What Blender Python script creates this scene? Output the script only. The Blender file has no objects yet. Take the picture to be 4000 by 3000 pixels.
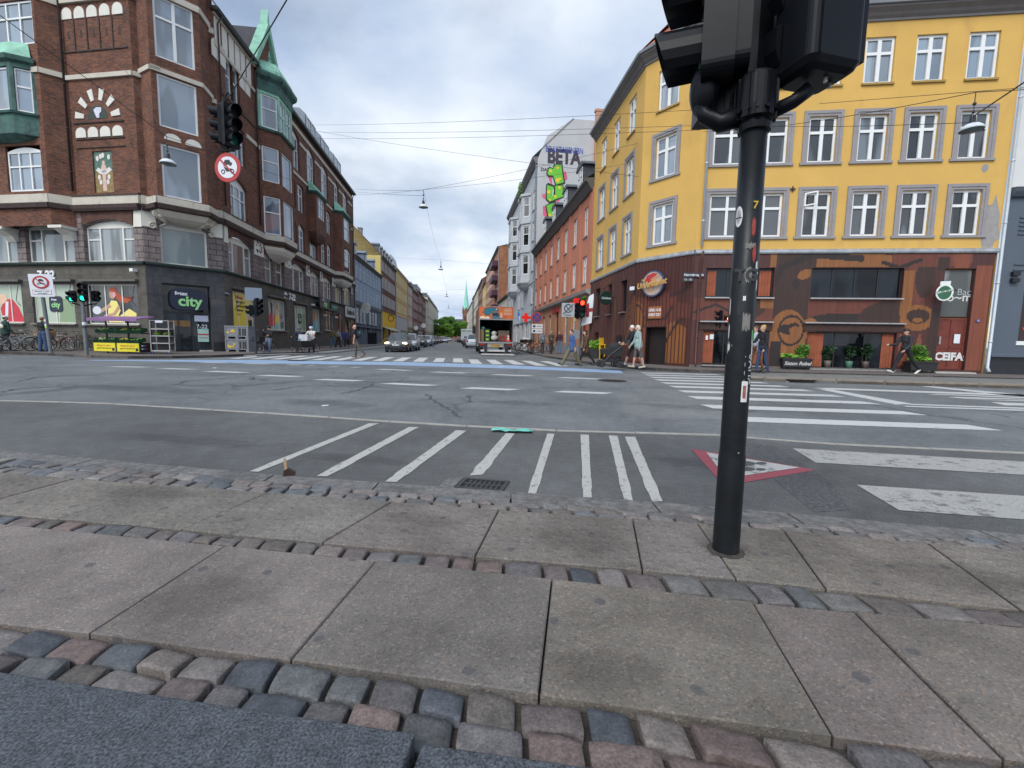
import bpy, bmesh, math, random
import numpy as np
from mathutils import Matrix, Vector
R_=math.radians
SC=bpy.context.scene;COL=SC.collection
rnd=random.Random(7)
# ---------------- camera ----------------
FPX=1735.0;CAM_H=1.0
_d=np.array([-302.,-17300.,-FPX]);_d/=np.linalg.norm(_d)
_Z=-_d;_f=np.array([0,0,-1.]);_Y=_f-_f.dot(_Z)*_Z;_Y/=np.linalg.norm(_Y);_X=np.cross(_Y,_Z)
RW=np.array([_X,_Y,_Z])
cam=bpy.data.cameras.new('camera');camo=bpy.data.objects.new('camera',cam);COL.objects.link(camo)
cam.sensor_width=36;cam.lens=FPX/4000*36;cam.clip_end=4000;cam.clip_start=.05
m4=Matrix([list(RW[0])+[0],list(RW[1])+[0],list(RW[2])+[CAM_H],[0,0,0,1]]);camo.matrix_world=m4
SC.camera=camo
# ---------------- world, sun, exposure ----------------
SUN_EL=R_(48);SUN_AZ=R_(205)   # compass-like: 0 = +Y, clockwise
W=bpy.data.worlds.new('World');SC.world=W;W.use_nodes=True
nt=W.node_tree;nt.nodes.clear();N=nt.nodes.new;L=nt.links.new
sky=N('ShaderNodeTexSky');sky.sky_type='NISHITA';sky.sun_disc=False;sky.sun_elevation=SUN_EL;sky.sun_rotation=SUN_AZ
sky.air_density=1.0;sky.dust_density=.6;sky.ozone_density=2.0
tc=N('ShaderNodeTexCoord');sep=N('ShaderNodeSeparateXYZ');L(tc.outputs['Generated'],sep.inputs[0])
# project the view direction on a cloud deck overhead
mz=N('ShaderNodeMath');mz.operation='MAXIMUM';L(sep.outputs[2],mz.inputs[0]);mz.inputs[1].default_value=0.0
az_=N('ShaderNodeMath');az_.operation='ADD';L(mz.outputs[0],az_.inputs[0]);az_.inputs[1].default_value=.22
dv=N('ShaderNodeVectorMath');dv.operation='DIVIDE';L(tc.outputs['Generated'],dv.inputs[0])
cmb=N('ShaderNodeCombineXYZ');[L(az_.outputs[0],cmb.inputs[i]) for i in range(3)];L(cmb.outputs[0],dv.inputs[1])
mp=N('ShaderNodeMapping');mp.inputs['Location'].default_value=(3.1,1.2,0);mp.inputs['Scale'].default_value=(1.0,1.0,.6);L(dv.outputs[0],mp.inputs[0])
n1=N('ShaderNodeTexNoise');n1.inputs['Scale'].default_value=.62;n1.inputs['Detail'].default_value=7;n1.inputs['Roughness'].default_value=.55;n1.inputs['Distortion'].default_value=.15;L(mp.outputs[0],n1.inputs['Vector'])
n2=N('ShaderNodeTexNoise');n2.inputs['Scale'].default_value=1.15;n2.inputs['Detail'].default_value=7;n2.inputs['Roughness'].default_value=.5;L(mp.outputs[0],n2.inputs['Vector'])
r1=N('ShaderNodeValToRGB');r1.color_ramp.elements[0].position=.36;r1.color_ramp.elements[1].position=.52;r1.color_ramp.elements[0].color=(.25,.25,.25,1);L(n1.outputs[0],r1.inputs[0])
r2=N('ShaderNodeValToRGB');e=r2.color_ramp.elements;e[0].position=.3;e[0].color=(3.0,4.1,6.0,1);e[1].position=.66;e[1].color=(8.9,9.3,9.7,1);L(n2.outputs[0],r2.inputs[0])
mx=N('ShaderNodeMix');mx.data_type='RGBA';L(r1.outputs[0],mx.inputs[0]);L(r2.outputs[0],mx.inputs[7])
skm=N('ShaderNodeMix');skm.data_type='RGBA';skm.blend_type='MULTIPLY';skm.inputs[0].default_value=1;L(sky.outputs[0],skm.inputs[6]);skm.inputs[7].default_value=(1.15,1.05,.95,1);L(skm.outputs[2],mx.inputs[6])
# an overcast sky is brightest overhead and towards the veiled sun
sv=N('ShaderNodeVectorMath');sv.operation='DOT_PRODUCT';L(tc.outputs['Generated'],sv.inputs[0]);sv.inputs[1].default_value=(math.sin(SUN_AZ)*math.cos(SUN_EL),math.cos(SUN_AZ)*math.cos(SUN_EL),math.sin(SUN_EL))
sr=N('ShaderNodeMapRange');sr.interpolation_type='SMOOTHSTEP';L(sv.outputs['Value'],sr.inputs[0]);sr.inputs[1].default_value=.25;sr.inputs[2].default_value=.9;sr.inputs[3].default_value=.86;sr.inputs[4].default_value=1.5
gm=N('ShaderNodeVectorMath');gm.operation='SCALE';L(mx.outputs[2],gm.inputs[0]);L(sr.outputs[0],gm.inputs['Scale'])
bg=N('ShaderNodeBackground');bg.inputs[1].default_value=.118;L(gm.outputs[0],bg.inputs[0])
wo=N('ShaderNodeOutputWorld');L(bg.outputs[0],wo.inputs[0])
sl=bpy.data.lights.new('sun','SUN');sl.energy=1.5;sl.angle=R_(24);sl.color=(1,.97,.92);so=bpy.data.objects.new('sun',sl);COL.objects.link(so)
sd=Vector((math.sin(SUN_AZ)*math.cos(SUN_EL),math.cos(SUN_AZ)*math.cos(SUN_EL),math.sin(SUN_EL)));so.rotation_euler=sd.to_track_quat('Z','Y').to_euler()
SC.view_settings.view_transform='Standard';SC.view_settings.look='None';SC.view_settings.exposure=.30;SC.view_settings.gamma=1;SC.view_settings.use_curve_mapping=False
# ---------------- coordinates ----------------
def gp(px,py,z=0.):
    r=RW@np.array([px-2000,-(py-1500),-FPX]);t=(z-CAM_H)/r[2];return (float(r[0]*t),float(r[1]*t),z)
K=4000/2212
def gk(px,py,z=0.): return gp(px*K,py*K,z)
def dirv(az): return (math.sin(R_(az)),math.cos(R_(az)))
class Fr:
    """vertical frame: x runs left to right seen from the street along azimuth az, -y faces the street"""
    def __init__(s,a,az):
        s.a=a;s.az=az;s.u=dirv(az);s.n=(s.u[1],-s.u[0])
    def M(s,x=0,z=0,d=0): return Matrix.Translation((s.a[0]+s.u[0]*x+s.n[0]*d,s.a[1]+s.u[1]*x+s.n[1]*d,z))@Matrix.Rotation(R_(90-s.az),4,'Z')
    def w(s,x,z=0,d=0): return (s.a[0]+s.u[0]*x+s.n[0]*d,s.a[1]+s.u[1]*x+s.n[1]*d,z)
def TM(x,y,z=0,rz=0): return Matrix.Translation((x,y,z))@Matrix.Rotation(R_(rz),4,'Z')
# ---------------- materials ----------------
MATS={}
def _m(name):
    m=bpy.data.materials.new(name);m.use_nodes=True;nt=m.node_tree;b=nt.nodes['Principled BSDF'];return m,nt,b
def c4(c): return (c[0],c[1],c[2],1)
def mat(name,col,rough=.7,var=.12,sc=3.,bump=0.,bsc=40.,metal=0.,spec=.5,coord='Object',dirt=None,emit=None,rnd_=0.):
    if name in MATS: return MATS[name]
    m,nt,b=_m(name);N=nt.nodes.new;L=nt.links.new
    b.inputs['Roughness'].default_value=rough;b.inputs['Metallic'].default_value=metal;b.inputs['Specular IOR Level'].default_value=spec
    tc=N('ShaderNodeTexCoord');v=tc.outputs[coord]
    n=N('ShaderNodeTexNoise');n.inputs['Scale'].default_value=sc;n.inputs['Detail'].default_value=6;n.inputs['Roughness'].default_value=.65;L(v,n.inputs['Vector'])
    r=N('ShaderNodeValToRGB');r.color_ramp.elements[0].position=.3;r.color_ramp.elements[1].position=.7
    r.color_ramp.elements[0].color=c4([c*(1-var) for c in col]);r.color_ramp.elements[1].color=c4([min(1,c*(1+var)) for c in col]);L(n.outputs[0],r.inputs[0])
    out=r.outputs[0]
    if dirt:
        n3=N('ShaderNodeTexNoise');n3.inputs['Scale'].default_value=dirt[0];n3.inputs['Detail'].default_value=8;n3.inputs['Roughness'].default_value=.7
        mpp=N('ShaderNodeMapping');mpp.inputs['Scale'].default_value=(1,1,.35) if coord!='UV' else (1,.35,1);L(v,mpp.inputs[0]);L(mpp.outputs[0],n3.inputs['Vector'])
        rr=N('ShaderNodeValToRGB');rr.color_ramp.elements[0].position=dirt[2];rr.color_ramp.elements[1].position=dirt[2]+.15;L(n3.outputs[0],rr.inputs[0])
        mm=N('ShaderNodeMix');mm.data_type='RGBA';L(rr.outputs[0],mm.inputs[0]);L(out,mm.inputs[6]);mm.inputs[7].default_value=c4(dirt[1]);out=mm.outputs[2]
    if rnd_:
        oi=N('ShaderNodeObjectInfo');hs=N('ShaderNodeHueSaturation');ma=N('ShaderNodeMapRange');ma.inputs[3].default_value=1-rnd_;ma.inputs[4].default_value=1+rnd_;L(oi.outputs['Random'],ma.inputs[0]);L(ma.outputs[0],hs.inputs['Value']);L(out,hs.inputs['Color']);out=hs.outputs[0]
    L(out,b.inputs['Base Color'])
    if bump:
        nb=N('ShaderNodeTexNoise');nb.inputs['Scale'].default_value=bsc;nb.inputs['Detail'].default_value=5;L(v,nb.inputs['Vector'])
        bp=N('ShaderNodeBump');bp.inputs['Strength'].default_value=bump;bp.inputs['Distance'].default_value=.01;L(nb.outputs[0],bp.inputs['Height']);L(bp.outputs[0],b.inputs['Normal'])
    if emit: b.inputs['Emission Color'].default_value=c4(col);b.inputs['Emission Strength'].default_value=emit
    MATS[name]=m;return m
def brickmat(name,c1,c2,mortar,bw=.24,bh=.067,ms=.011,big=None):
    if name in MATS: return MATS[name]
    m,nt,b=_m(name);N=nt.nodes.new;L=nt.links.new;b.inputs['Roughness'].default_value=.85;b.inputs['Specular IOR Level'].default_value=.25
    tc=N('ShaderNodeTexCoord');v=tc.outputs['UV']
    br=N('ShaderNodeTexBrick');br.inputs['Scale'].default_value=1;br.inputs['Brick Width'].default_value=bw;br.inputs['Row Height'].default_value=bh;br.inputs['Mortar Size'].default_value=ms;br.inputs['Mortar Smooth'].default_value=.4
    br.inputs['Color1'].default_value=c4(c1);br.inputs['Color2'].default_value=c4(c2);br.inputs['Mortar'].default_value=c4(mortar);br.inputs['Bias'].default_value=-.1;L(v,br.inputs['Vector'])
    n=N('ShaderNodeTexNoise');n.inputs['Scale'].default_value=1.1;n.inputs['Detail'].default_value=9;n.inputs['Roughness'].default_value=.75;L(v,n.inputs['Vector'])
    r=N('ShaderNodeValToRGB');r.color_ramp.elements[0].position=.33;r.color_ramp.elements[1].position=.68;r.color_ramp.elements[0].color=(.55,.55,.58,1);r.color_ramp.elements[1].color=(1.35,1.25,1.15,1);L(n.outputs[0],r.inputs[0])
    mm=N('ShaderNodeMix');mm.data_type='RGBA';mm.blend_type='MULTIPLY';mm.inputs[0].default_value=1;L(br.outputs[0],mm.inputs[6]);L(r.outputs[0],mm.inputs[7]);out=mm.outputs[2]
    # single burnt / orange bricks
    n4=N('ShaderNodeTexNoise');n4.inputs['Scale'].default_value=9;n4.inputs['Detail'].default_value=2;mp4=N('ShaderNodeMapping');mp4.inputs['Scale'].default_value=(.5,1.6,1);L(v,mp4.inputs[0]);L(mp4.outputs[0],n4.inputs['Vector'])
    r4=N('ShaderNodeValToRGB');r4.color_ramp.elements[0].position=.56;r4.color_ramp.elements[1].position=.68;L(n4.outputs[0],r4.inputs[0]);mf=N('ShaderNodeMath');mf.operation='MULTIPLY';mf.inputs[1].default_value=.55;L(r4.outputs[0],mf.inputs[0])
    m5=N('ShaderNodeMix');m5.data_type='RGBA';L(mf.outputs[0],m5.inputs[0]);L(out,m5.inputs[6]);m5.inputs[7].default_value=c4(big or [min(1,c*1.7) for c in c1]);L(m5.outputs[2],b.inputs['Base Color'])
    bp=N('ShaderNodeBump');bp.inputs['Strength'].default_value=.5;bp.inputs['Distance'].default_value=.01;bp.invert=True;L(br.outputs['Fac'],bp.inputs['Height']);L(bp.outputs[0],b.inputs['Normal'])
    MATS[name]=m;return m
def glassmat(name,col=(.10,.12,.14),rough=.03,ior=2.0,var=.5,curtain=None):
    if name in MATS: return MATS[name]
    m,nt,b=_m(name);N=nt.nodes.new;L=nt.links.new
    b.inputs['Roughness'].default_value=rough;b.inputs['IOR'].default_value=ior;b.inputs['Specular IOR Level'].default_value=.5
    tc=N('ShaderNodeTexCoord');oi=N('ShaderNodeObjectInfo')
    ad=N('ShaderNodeVectorMath');ad.operation='ADD';L(tc.outputs['Object'],ad.inputs[0]);sc=N('ShaderNodeVectorMath');sc.operation='SCALE';sc.inputs['Scale'].default_value=50;
    cb=N('ShaderNodeCombineXYZ');L(oi.outputs['Random'],cb.inputs[0]);L(oi.outputs['Random'],cb.inputs[1]);L(cb.outputs[0],sc.inputs[0]);L(sc.outputs[0],ad.inputs[1])
    mpp=N('ShaderNodeMapping');mpp.inputs['Scale'].default_value=(1.1,1,.25);L(ad.outputs[0],mpp.inputs[0])
    n=N('ShaderNodeTexNoise');n.inputs['Scale'].default_value=1.2;n.inputs['Detail'].default_value=1;L(mpp.outputs[0],n.inputs['Vector'])
    r=N('ShaderNodeValToRGB');r.color_ramp.elements[0].position=.46;r.color_ramp.elements[1].position=.54
    r.color_ramp.elements[0].color=c4([c*(1-var) for c in col]);r.color_ramp.elements[1].color=c4([c*(1+var*1.6) for c in col] if curtain is None else curtain);L(n.outputs[0],r.inputs[0]);L(r.outputs[0],b.inputs['Base Color'])
    bn=N('ShaderNodeTexNoise');bn.inputs['Scale'].default_value=.8;L(ad.outputs[0],bn.inputs['Vector']);bp=N('ShaderNodeBump');bp.inputs['Strength'].default_value=.25;bp.inputs['Distance'].default_value=.03;L(bn.outputs[0],bp.inputs['Height']);L(bp.outputs[0],b.inputs['Normal'])
    MATS[name]=m;return m
# ---------------- mesh builder ----------------
class MB:
    def __init__(s): s.v=[];s.f=[];s.mi=[];s.cur=0
    def add(s,vs,fs,mi=None):
        o=len(s.v);s.v.extend([tuple(v) for v in vs]);s.f.extend([tuple(i+o for i in f) for f in fs]);s.mi.extend([s.cur if mi is None else mi]*len(fs));return s
    def box(s,x0,x1,y0,y1,z0,z1,mi=None,M=None):
        vs=[(x0,y0,z0),(x1,y0,z0),(x1,y1,z0),(x0,y1,z0),(x0,y0,z1),(x1,y0,z1),(x1,y1,z1),(x0,y1,z1)]
        if M is not None: vs=[M@Vector(v) for v in vs]
        return s.add(vs,[(0,3,2,1),(4,5,6,7),(0,1,5,4),(1,2,6,5),(2,3,7,6),(3,0,4,7)],mi)
    def prism(s,poly,a0,a1,axis='z',M=None,mi=None):
        n=len(poly)
        if axis=='z': f=lambda p,a:(p[0],p[1],a)
        elif axis=='y': f=lambda p,a:(p[0],a,p[1])
        else: f=lambda p,a:(a,p[0],p[1])
        vs=[f(p,a0) for p in poly]+[f(p,a1) for p in poly]
        if M is not None: vs=[M@Vector(v) for v in vs]
        ar=sum(poly[i][0]*poly[(i+1)%n][1]-poly[(i+1)%n][0]*poly[i][1] for i in range(n));fl=(ar<0)!=(axis=='y')
        if a1<a0: fl=not fl
        fs=[tuple(range(n-1,-1,-1)),tuple(range(n,2*n))]+[(i,(i+1)%n,(i+1)%n+n,i+n) for i in range(n)]
        if fl: fs=[tuple(reversed(f)) for f in fs]
        return s.add(vs,fs,mi)
    def tube(s,pts,r,n=8,mi=None,cap=True):
        pts=[Vector(p) for p in pts];rs=r if isinstance(r,(list,tuple)) else [r]*len(pts);vs=[];fs=[]
        pd=None
        for i,p in enumerate(pts):
            d=(pts[min(i+1,len(pts)-1)]-pts[max(i-1,0)]);d=d.normalized() if d.length>1e-9 else Vector((0,0,1))
            if pd is None: a=d.orthogonal().normalized()
            else: a=(a-d*a.dot(d));a=a.normalized() if a.length>1e-6 else d.orthogonal().normalized()
            pd=d;b=d.cross(a)
            for k in range(n):
                t=2*math.pi*k/n;vs.append(p+(a*math.cos(t)+b*math.sin(t))*rs[i])
        for i in range(len(pts)-1):
            for k in range(n): fs.append((i*n+k,i*n+(k+1)%n,(i+1)*n+(k+1)%n,(i+1)*n+k))
        if cap: fs.append(tuple(range(n-1,-1,-1)));fs.append(tuple(range((len(pts)-1)*n,len(pts)*n)))
        return s.add(vs,fs,mi)
    def lathe(s,prof,n=16,M=None,mi=None,a0=0,a1=2*math.pi):
        full=abs(a1-a0-2*math.pi)<1e-6;m=n if full else n+1;vs=[];fs=[]
        for r,z in prof:
            for k in range(m): t=a0+(a1-a0)*k/n;vs.append((r*math.cos(t),r*math.sin(t),z))
        for i in range(len(prof)-1):
            for k in range(n): k2=(k+1)%m;fs.append((i*m+k,i*m+k2,(i+1)*m+k2,(i+1)*m+k))
        if M is not None: vs=[M@Vector(v) for v in vs]
        return s.add(vs,fs,mi)
    def ell(s,c,r,n=12,m=8,M=None,mi=None):
        vs=[];fs=[]
        for i in range(m+1):
            t=math.pi*i/m
            for k in range(n): p=2*math.pi*k/n;vs.append((c[0]+r[0]*math.sin(t)*math.cos(p),c[1]+r[1]*math.sin(t)*math.sin(p),c[2]+r[2]*math.cos(t)))
        for i in range(m):
            for k in range(n): fs.append((i*n+k,(i+1)*n+k,(i+1)*n+(k+1)%n,i*n+(k+1)%n))
        if M is not None: vs=[M@Vector(v) for v in vs]
        return s.add(vs,fs,mi)
    def poly(s,pts,mi=None): return s.add(pts,[tuple(range(len(pts)))],mi)
    def torus(s,c,R,r,axis='x',n=24,m=6,mi=None,M=None):
        vs=[];fs=[]
        for i in range(n):
            t=2*math.pi*i/n
            for k in range(m):
                p=2*math.pi*k/m;q=(R+r*math.cos(p));a,b,h=q*math.cos(t),q*math.sin(t),r*math.sin(p)
                vs.append({'x':(c[0]+h,c[1]+a,c[2]+b),'y':(c[0]+a,c[1]+h,c[2]+b),'z':(c[0]+a,c[1]+b,c[2]+h)}[axis])
        for i in range(n):
            for k in range(m): fs.append((i*m+k,((i+1)%n)*m+k,((i+1)%n)*m+(k+1)%m,i*m+(k+1)%m))
        if M is not None: vs=[M@Vector(v) for v in vs]
        return s.add(vs,fs,mi)
    def mesh(s,name,mats,smooth=False,uv=True,fixn=False):
        me=bpy.data.meshes.new(name);me.from_pydata(s.v,[],s.f);me.update()
        for m in (mats if isinstance(mats,(list,tuple)) else [mats]): me.materials.append(m)
        me.polygons.foreach_set('material_index',s.mi)
        if fixn:
            bm=bmesh.new();bm.from_mesh(me);bmesh.ops.remove_doubles(bm,verts=bm.verts,dist=1e-5);bmesh.ops.recalc_face_normals(bm,faces=bm.faces);bm.to_mesh(me);bm.free()
        if smooth: me.polygons.foreach_set('use_smooth',[True]*len(me.polygons))
        if uv:
            ul=me.uv_layers.new(name='UVMap');vv=me.vertices;data=ul.data
            for p in me.polygons:
                n=p.normal
                if abs(n.z)>.75: f=lambda c:(c.x,c.y)
                else:
                    l=math.hypot(n.x,n.y) or 1;tx,ty=-n.y/l,n.x/l;f=lambda c:(c.x*tx+c.y*ty,c.z)
                for li in p.loop_indices: data[li].uv=f(vv[me.loops[li].vertex_index].co)
        return me
WM={}
def wm(o): return WM.get(o.name,Matrix.Identity(4))
def tag(o,label=None,cat=None,group=None,kind=None):
    if label: o['label']=label
    if cat: o['category']=cat
    if group: o['group']=group
    if kind: o['kind']=kind
    return o
def put(name,me,M=None,parent=None,**k):
    """link mesh data me as an object whose world matrix is M"""
    M=M or Matrix.Identity(4);o=bpy.data.objects.new(name,me);COL.objects.link(o);WM[o.name]=M.copy()
    if parent is not None: o.parent=parent;o.matrix_basis=wm(parent).inverted()@M
    else: o.matrix_basis=M
    return tag(o,**k)
def obj(name,mb,mats,M=None,parent=None,smooth=False,fixn=False,local=True,**k):
    """mb coordinates are local to M; M None with a parent: coordinates are the parent's own"""
    if M is None: M=wm(parent) if (parent is not None and local) else Matrix.Identity(4)
    return put(name,mb.mesh(name,mats,smooth,fixn=fixn),M,parent,**k)
SPLIT={'granite_shop_wall','sandstone_bands','brick_spandrels','brick_cornice','cream_infill_panels','copper_ledge','plaster_panels','gutter','sandstone_blocks','rusticated_wall','brick_wall','brick_relief','volute_brackets','cornice','roof','gable_coping','shop_cornice','string_course'}
def pieces(mb):
    """split a builder into its separate pieces (touching or nearly touching faces stay together)"""
    n=len(mb.v);p=list(range(n))
    def find(i):
        while p[i]!=i: p[i]=p[p[i]];i=p[i]
        return i
    for f in mb.f:
        for j in f[1:]: p[find(j)]=find(f[0])
    box={}
    for i,v in enumerate(mb.v):
        r=find(i);b=box.setdefault(r,[list(v),list(v)])
        for k in range(3): b[0][k]=min(b[0][k],v[k]);b[1][k]=max(b[1][k],v[k])
    ks=list(box)
    if len(ks)>400: return [mb]
    for a in range(len(ks)):
        for c in range(a+1,len(ks)):
            x,y=box[ks[a]],box[ks[c]]
            if all(x[0][k]-.12<y[1][k] and y[0][k]-.12<x[1][k] for k in range(3)): p[find(ks[a])]=find(ks[c])
    gr={}
    for f,m in zip(mb.f,mb.mi): gr.setdefault(find(f[0]),[]).append((f,m))
    out=[]
    for fs in gr.values():
        q=MB();mp={}
        for f,m in fs:
            q.f.append(tuple(mp.setdefault(i,len(mp)) for i in f));q.mi.append(m)
        q.v=[mb.v[i] for i in mp];out.append(q)
    return out
def worldobj(name,mb,mats,parent=None,smooth=False,**k):
    """mb is in world coordinates"""
    if parent is not None and name in SPLIT and not smooth:
        o=None
        for q in pieces(mb):
            Mi=wm(parent).inverted();me=q.mesh(name,mats,smooth);me.transform(Mi);o=put(name,me,wm(parent),parent,**k)
        return o
    if parent is not None:
        Mi=wm(parent).inverted();me=mb.mesh(name,mats,smooth);me.transform(Mi);return put(name,me,wm(parent),parent,**k)
    return put(name,mb.mesh(name,mats,smooth),None,None,**k)
def root(name,M,**k):
    o=bpy.data.objects.new(name,None);o.empty_display_size=.3;COL.objects.link(o);o.matrix_basis=M;WM[o.name]=M.copy();return tag(o,**k)
def kids(o): return [c for c in o.children]
def copy_tree(o,M,label=None,parent=None):
    c=o.copy();COL.objects.link(c);rel=None
    if parent is None: c.matrix_basis=M;WM[c.name]=M.copy()
    else: c.parent=parent;WM[c.name]=wm(parent)@c.matrix_basis
    if label: c['label']=label
    for ch in o.children: copy_tree(ch,None,None,c)
    return c
def text(name,s,size,m,M,parent=None,ext=.004,bold=0.,align='CENTER',shear=0.,sx=1.,**k):
    cu=bpy.data.curves.new(name,'FONT');cu.body=s;cu.size=size;cu.extrude=ext;cu.offset=bold;cu.align_x=align;cu.align_y='CENTER';cu.shear=shear;cu.materials.append(m);cu.resolution_u=4
    to=bpy.data.objects.new('tmp',cu);COL.objects.link(to);dg=bpy.context.evaluated_depsgraph_get();dg.update();me=bpy.data.meshes.new_from_object(to.evaluated_get(dg));bpy.data.objects.remove(to);bpy.data.curves.remove(cu);me.name=name
    if not me.materials: me.materials.append(m)
    Mt=M@Matrix.Rotation(R_(90),4,'X')@Matrix.Diagonal((sx,1,1,1))
    return put(name,me,Mt,parent,**k)
# ================= GROUND =================
def asphalt(name,base,spk,crack=True,scale=1.,rough=.9):
    m,nt,b=_m(name);N=nt.nodes.new;L=nt.links.new;b.inputs['Roughness'].default_value=rough;b.inputs['Specular IOR Level'].default_value=.3
    tc=N('ShaderNodeTexCoord');v=tc.outputs['Object']
    n=N('ShaderNodeTexNoise');n.inputs['Scale'].default_value=.45;n.inputs['Detail'].default_value=7;n.inputs['Roughness'].default_value=.65;L(v,n.inputs['Vector'])
    r=N('ShaderNodeValToRGB');r.color_ramp.elements[0].position=.32;r.color_ramp.elements[1].position=.68;r.color_ramp.elements[0].color=c4([c*.7 for c in base]);r.color_ramp.elements[1].color=c4([c*1.2 for c in base]);L(n.outputs[0],r.inputs[0])
    vo=N('ShaderNodeTexNoise');vo.inputs['Scale'].default_value=95*scale;vo.inputs['Detail'].default_value=3;vo.inputs['Roughness'].default_value=.8;L(v,vo.inputs['Vector'])
    rs=N('ShaderNodeValToRGB');e=rs.color_ramp.elements;e[0].position=.36;e[0].color=(.5,.5,.5,1);e[1].position=.52;e[1].color=(1,1,1,1);e2=e.new(.64);e2.color=(1,1,1,1);e3=e.new(.72);e3.color=(spk,spk,spk*.97,1);L(vo.outputs[0],rs.inputs[0])
    m1=N('ShaderNodeMix');m1.data_type='RGBA';m1.blend_type='MULTIPLY';m1.inputs[0].default_value=1;L(r.outputs[0],m1.inputs[6]);L(rs.outputs[0],m1.inputs[7]);out=m1.outputs[2]
    nl=N('ShaderNodeTexNoise');nl.inputs['Scale'].default_value=7;nl.inputs['Detail'].default_value=6;nl.inputs['Roughness'].default_value=.8;L(v,nl.inputs['Vector'])
    rl=N('ShaderNodeValToRGB');rl.color_ramp.elements[0].position=.35;rl.color_ramp.elements[1].position=.65;rl.color_ramp.elements[0].color=(.84,.84,.84,1);rl.color_ramp.elements[1].color=(1.12,1.12,1.12,1);L(nl.outputs[0],rl.inputs[0])
    m3=N('ShaderNodeMix');m3.data_type='RGBA';m3.blend_type='MULTIPLY';m3.inputs[0].default_value=1;L(out,m3.inputs[6]);L(rl.outputs[0],m3.inputs[7]);out=m3.outputs[2]
    if crack:
        nw=N('ShaderNodeTexNoise');nw.inputs['Scale'].default_value=1.3;nw.inputs['Detail'].default_value=5;L(v,nw.inputs['Vector']);av=N('ShaderNodeVectorMath');av.operation='MULTIPLY_ADD';L(nw.outputs['Color'],av.inputs[0]);av.inputs[1].default_value=(1.3,1.3,0);L(v,av.inputs[2])
        vc=N('ShaderNodeTexVoronoi');vc.feature='DISTANCE_TO_EDGE';vc.inputs['Scale'].default_value=.33;L(av.outputs[0],vc.inputs['Vector'])
        rc=N('ShaderNodeValToRGB');rc.color_ramp.elements[0].position=.0;rc.color_ramp.elements[1].position=.02;rc.color_ramp.elements[0].color=(1,1,1,1);rc.color_ramp.elements[1].color=(0,0,0,1);L(vc.outputs['Distance'],rc.inputs[0])
        ng=N('ShaderNodeTexNoise');ng.inputs['Scale'].default_value=.25;L(v,ng.inputs['Vector']);rg=N('ShaderNodeValToRGB');rg.color_ramp.elements[0].position=.44;rg.color_ramp.elements[1].position=.54;L(ng.outputs[0],rg.inputs[0])
        mu=N('ShaderNodeMath');mu.operation='MULTIPLY';L(rc.outputs[0],mu.inputs[0]);L(rg.outputs[0],mu.inputs[1]);m2_=N('ShaderNodeMath');m2_.operation='MULTIPLY';m2_.inputs[1].default_value=.55;L(mu.outputs[0],m2_.inputs[0])
        m4_=N('ShaderNodeMix');m4_.data_type='RGBA';L(m2_.outputs[0],m4_.inputs[0]);L(out,m4_.inputs[6]);m4_.inputs[7].default_value=(.035,.036,.037,1);out=m4_.outputs[2]
    L(out,b.inputs['Base Color'])
    bp=N('ShaderNodeBump');bp.inputs['Strength'].default_value=.55;bp.inputs['Distance'].default_value=.006;L(vo.outputs[0],bp.inputs['Height']);L(bp.outputs[0],b.inputs['Normal'])
    MATS[name]=m;return m
A_ROAD=asphalt('asphalt',(.165,.174,.178),2.1);A_CYC=asphalt('asphalt_dark',(.118,.120,.120),2.0,crack=False);A_PATCH=asphalt('asphalt_patch',(.185,.187,.19),1.9,crack=False)
A_ROUGH=asphalt('asphalt_rough',(.10,.10,.103),4.5,crack=False,scale=.38)
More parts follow.
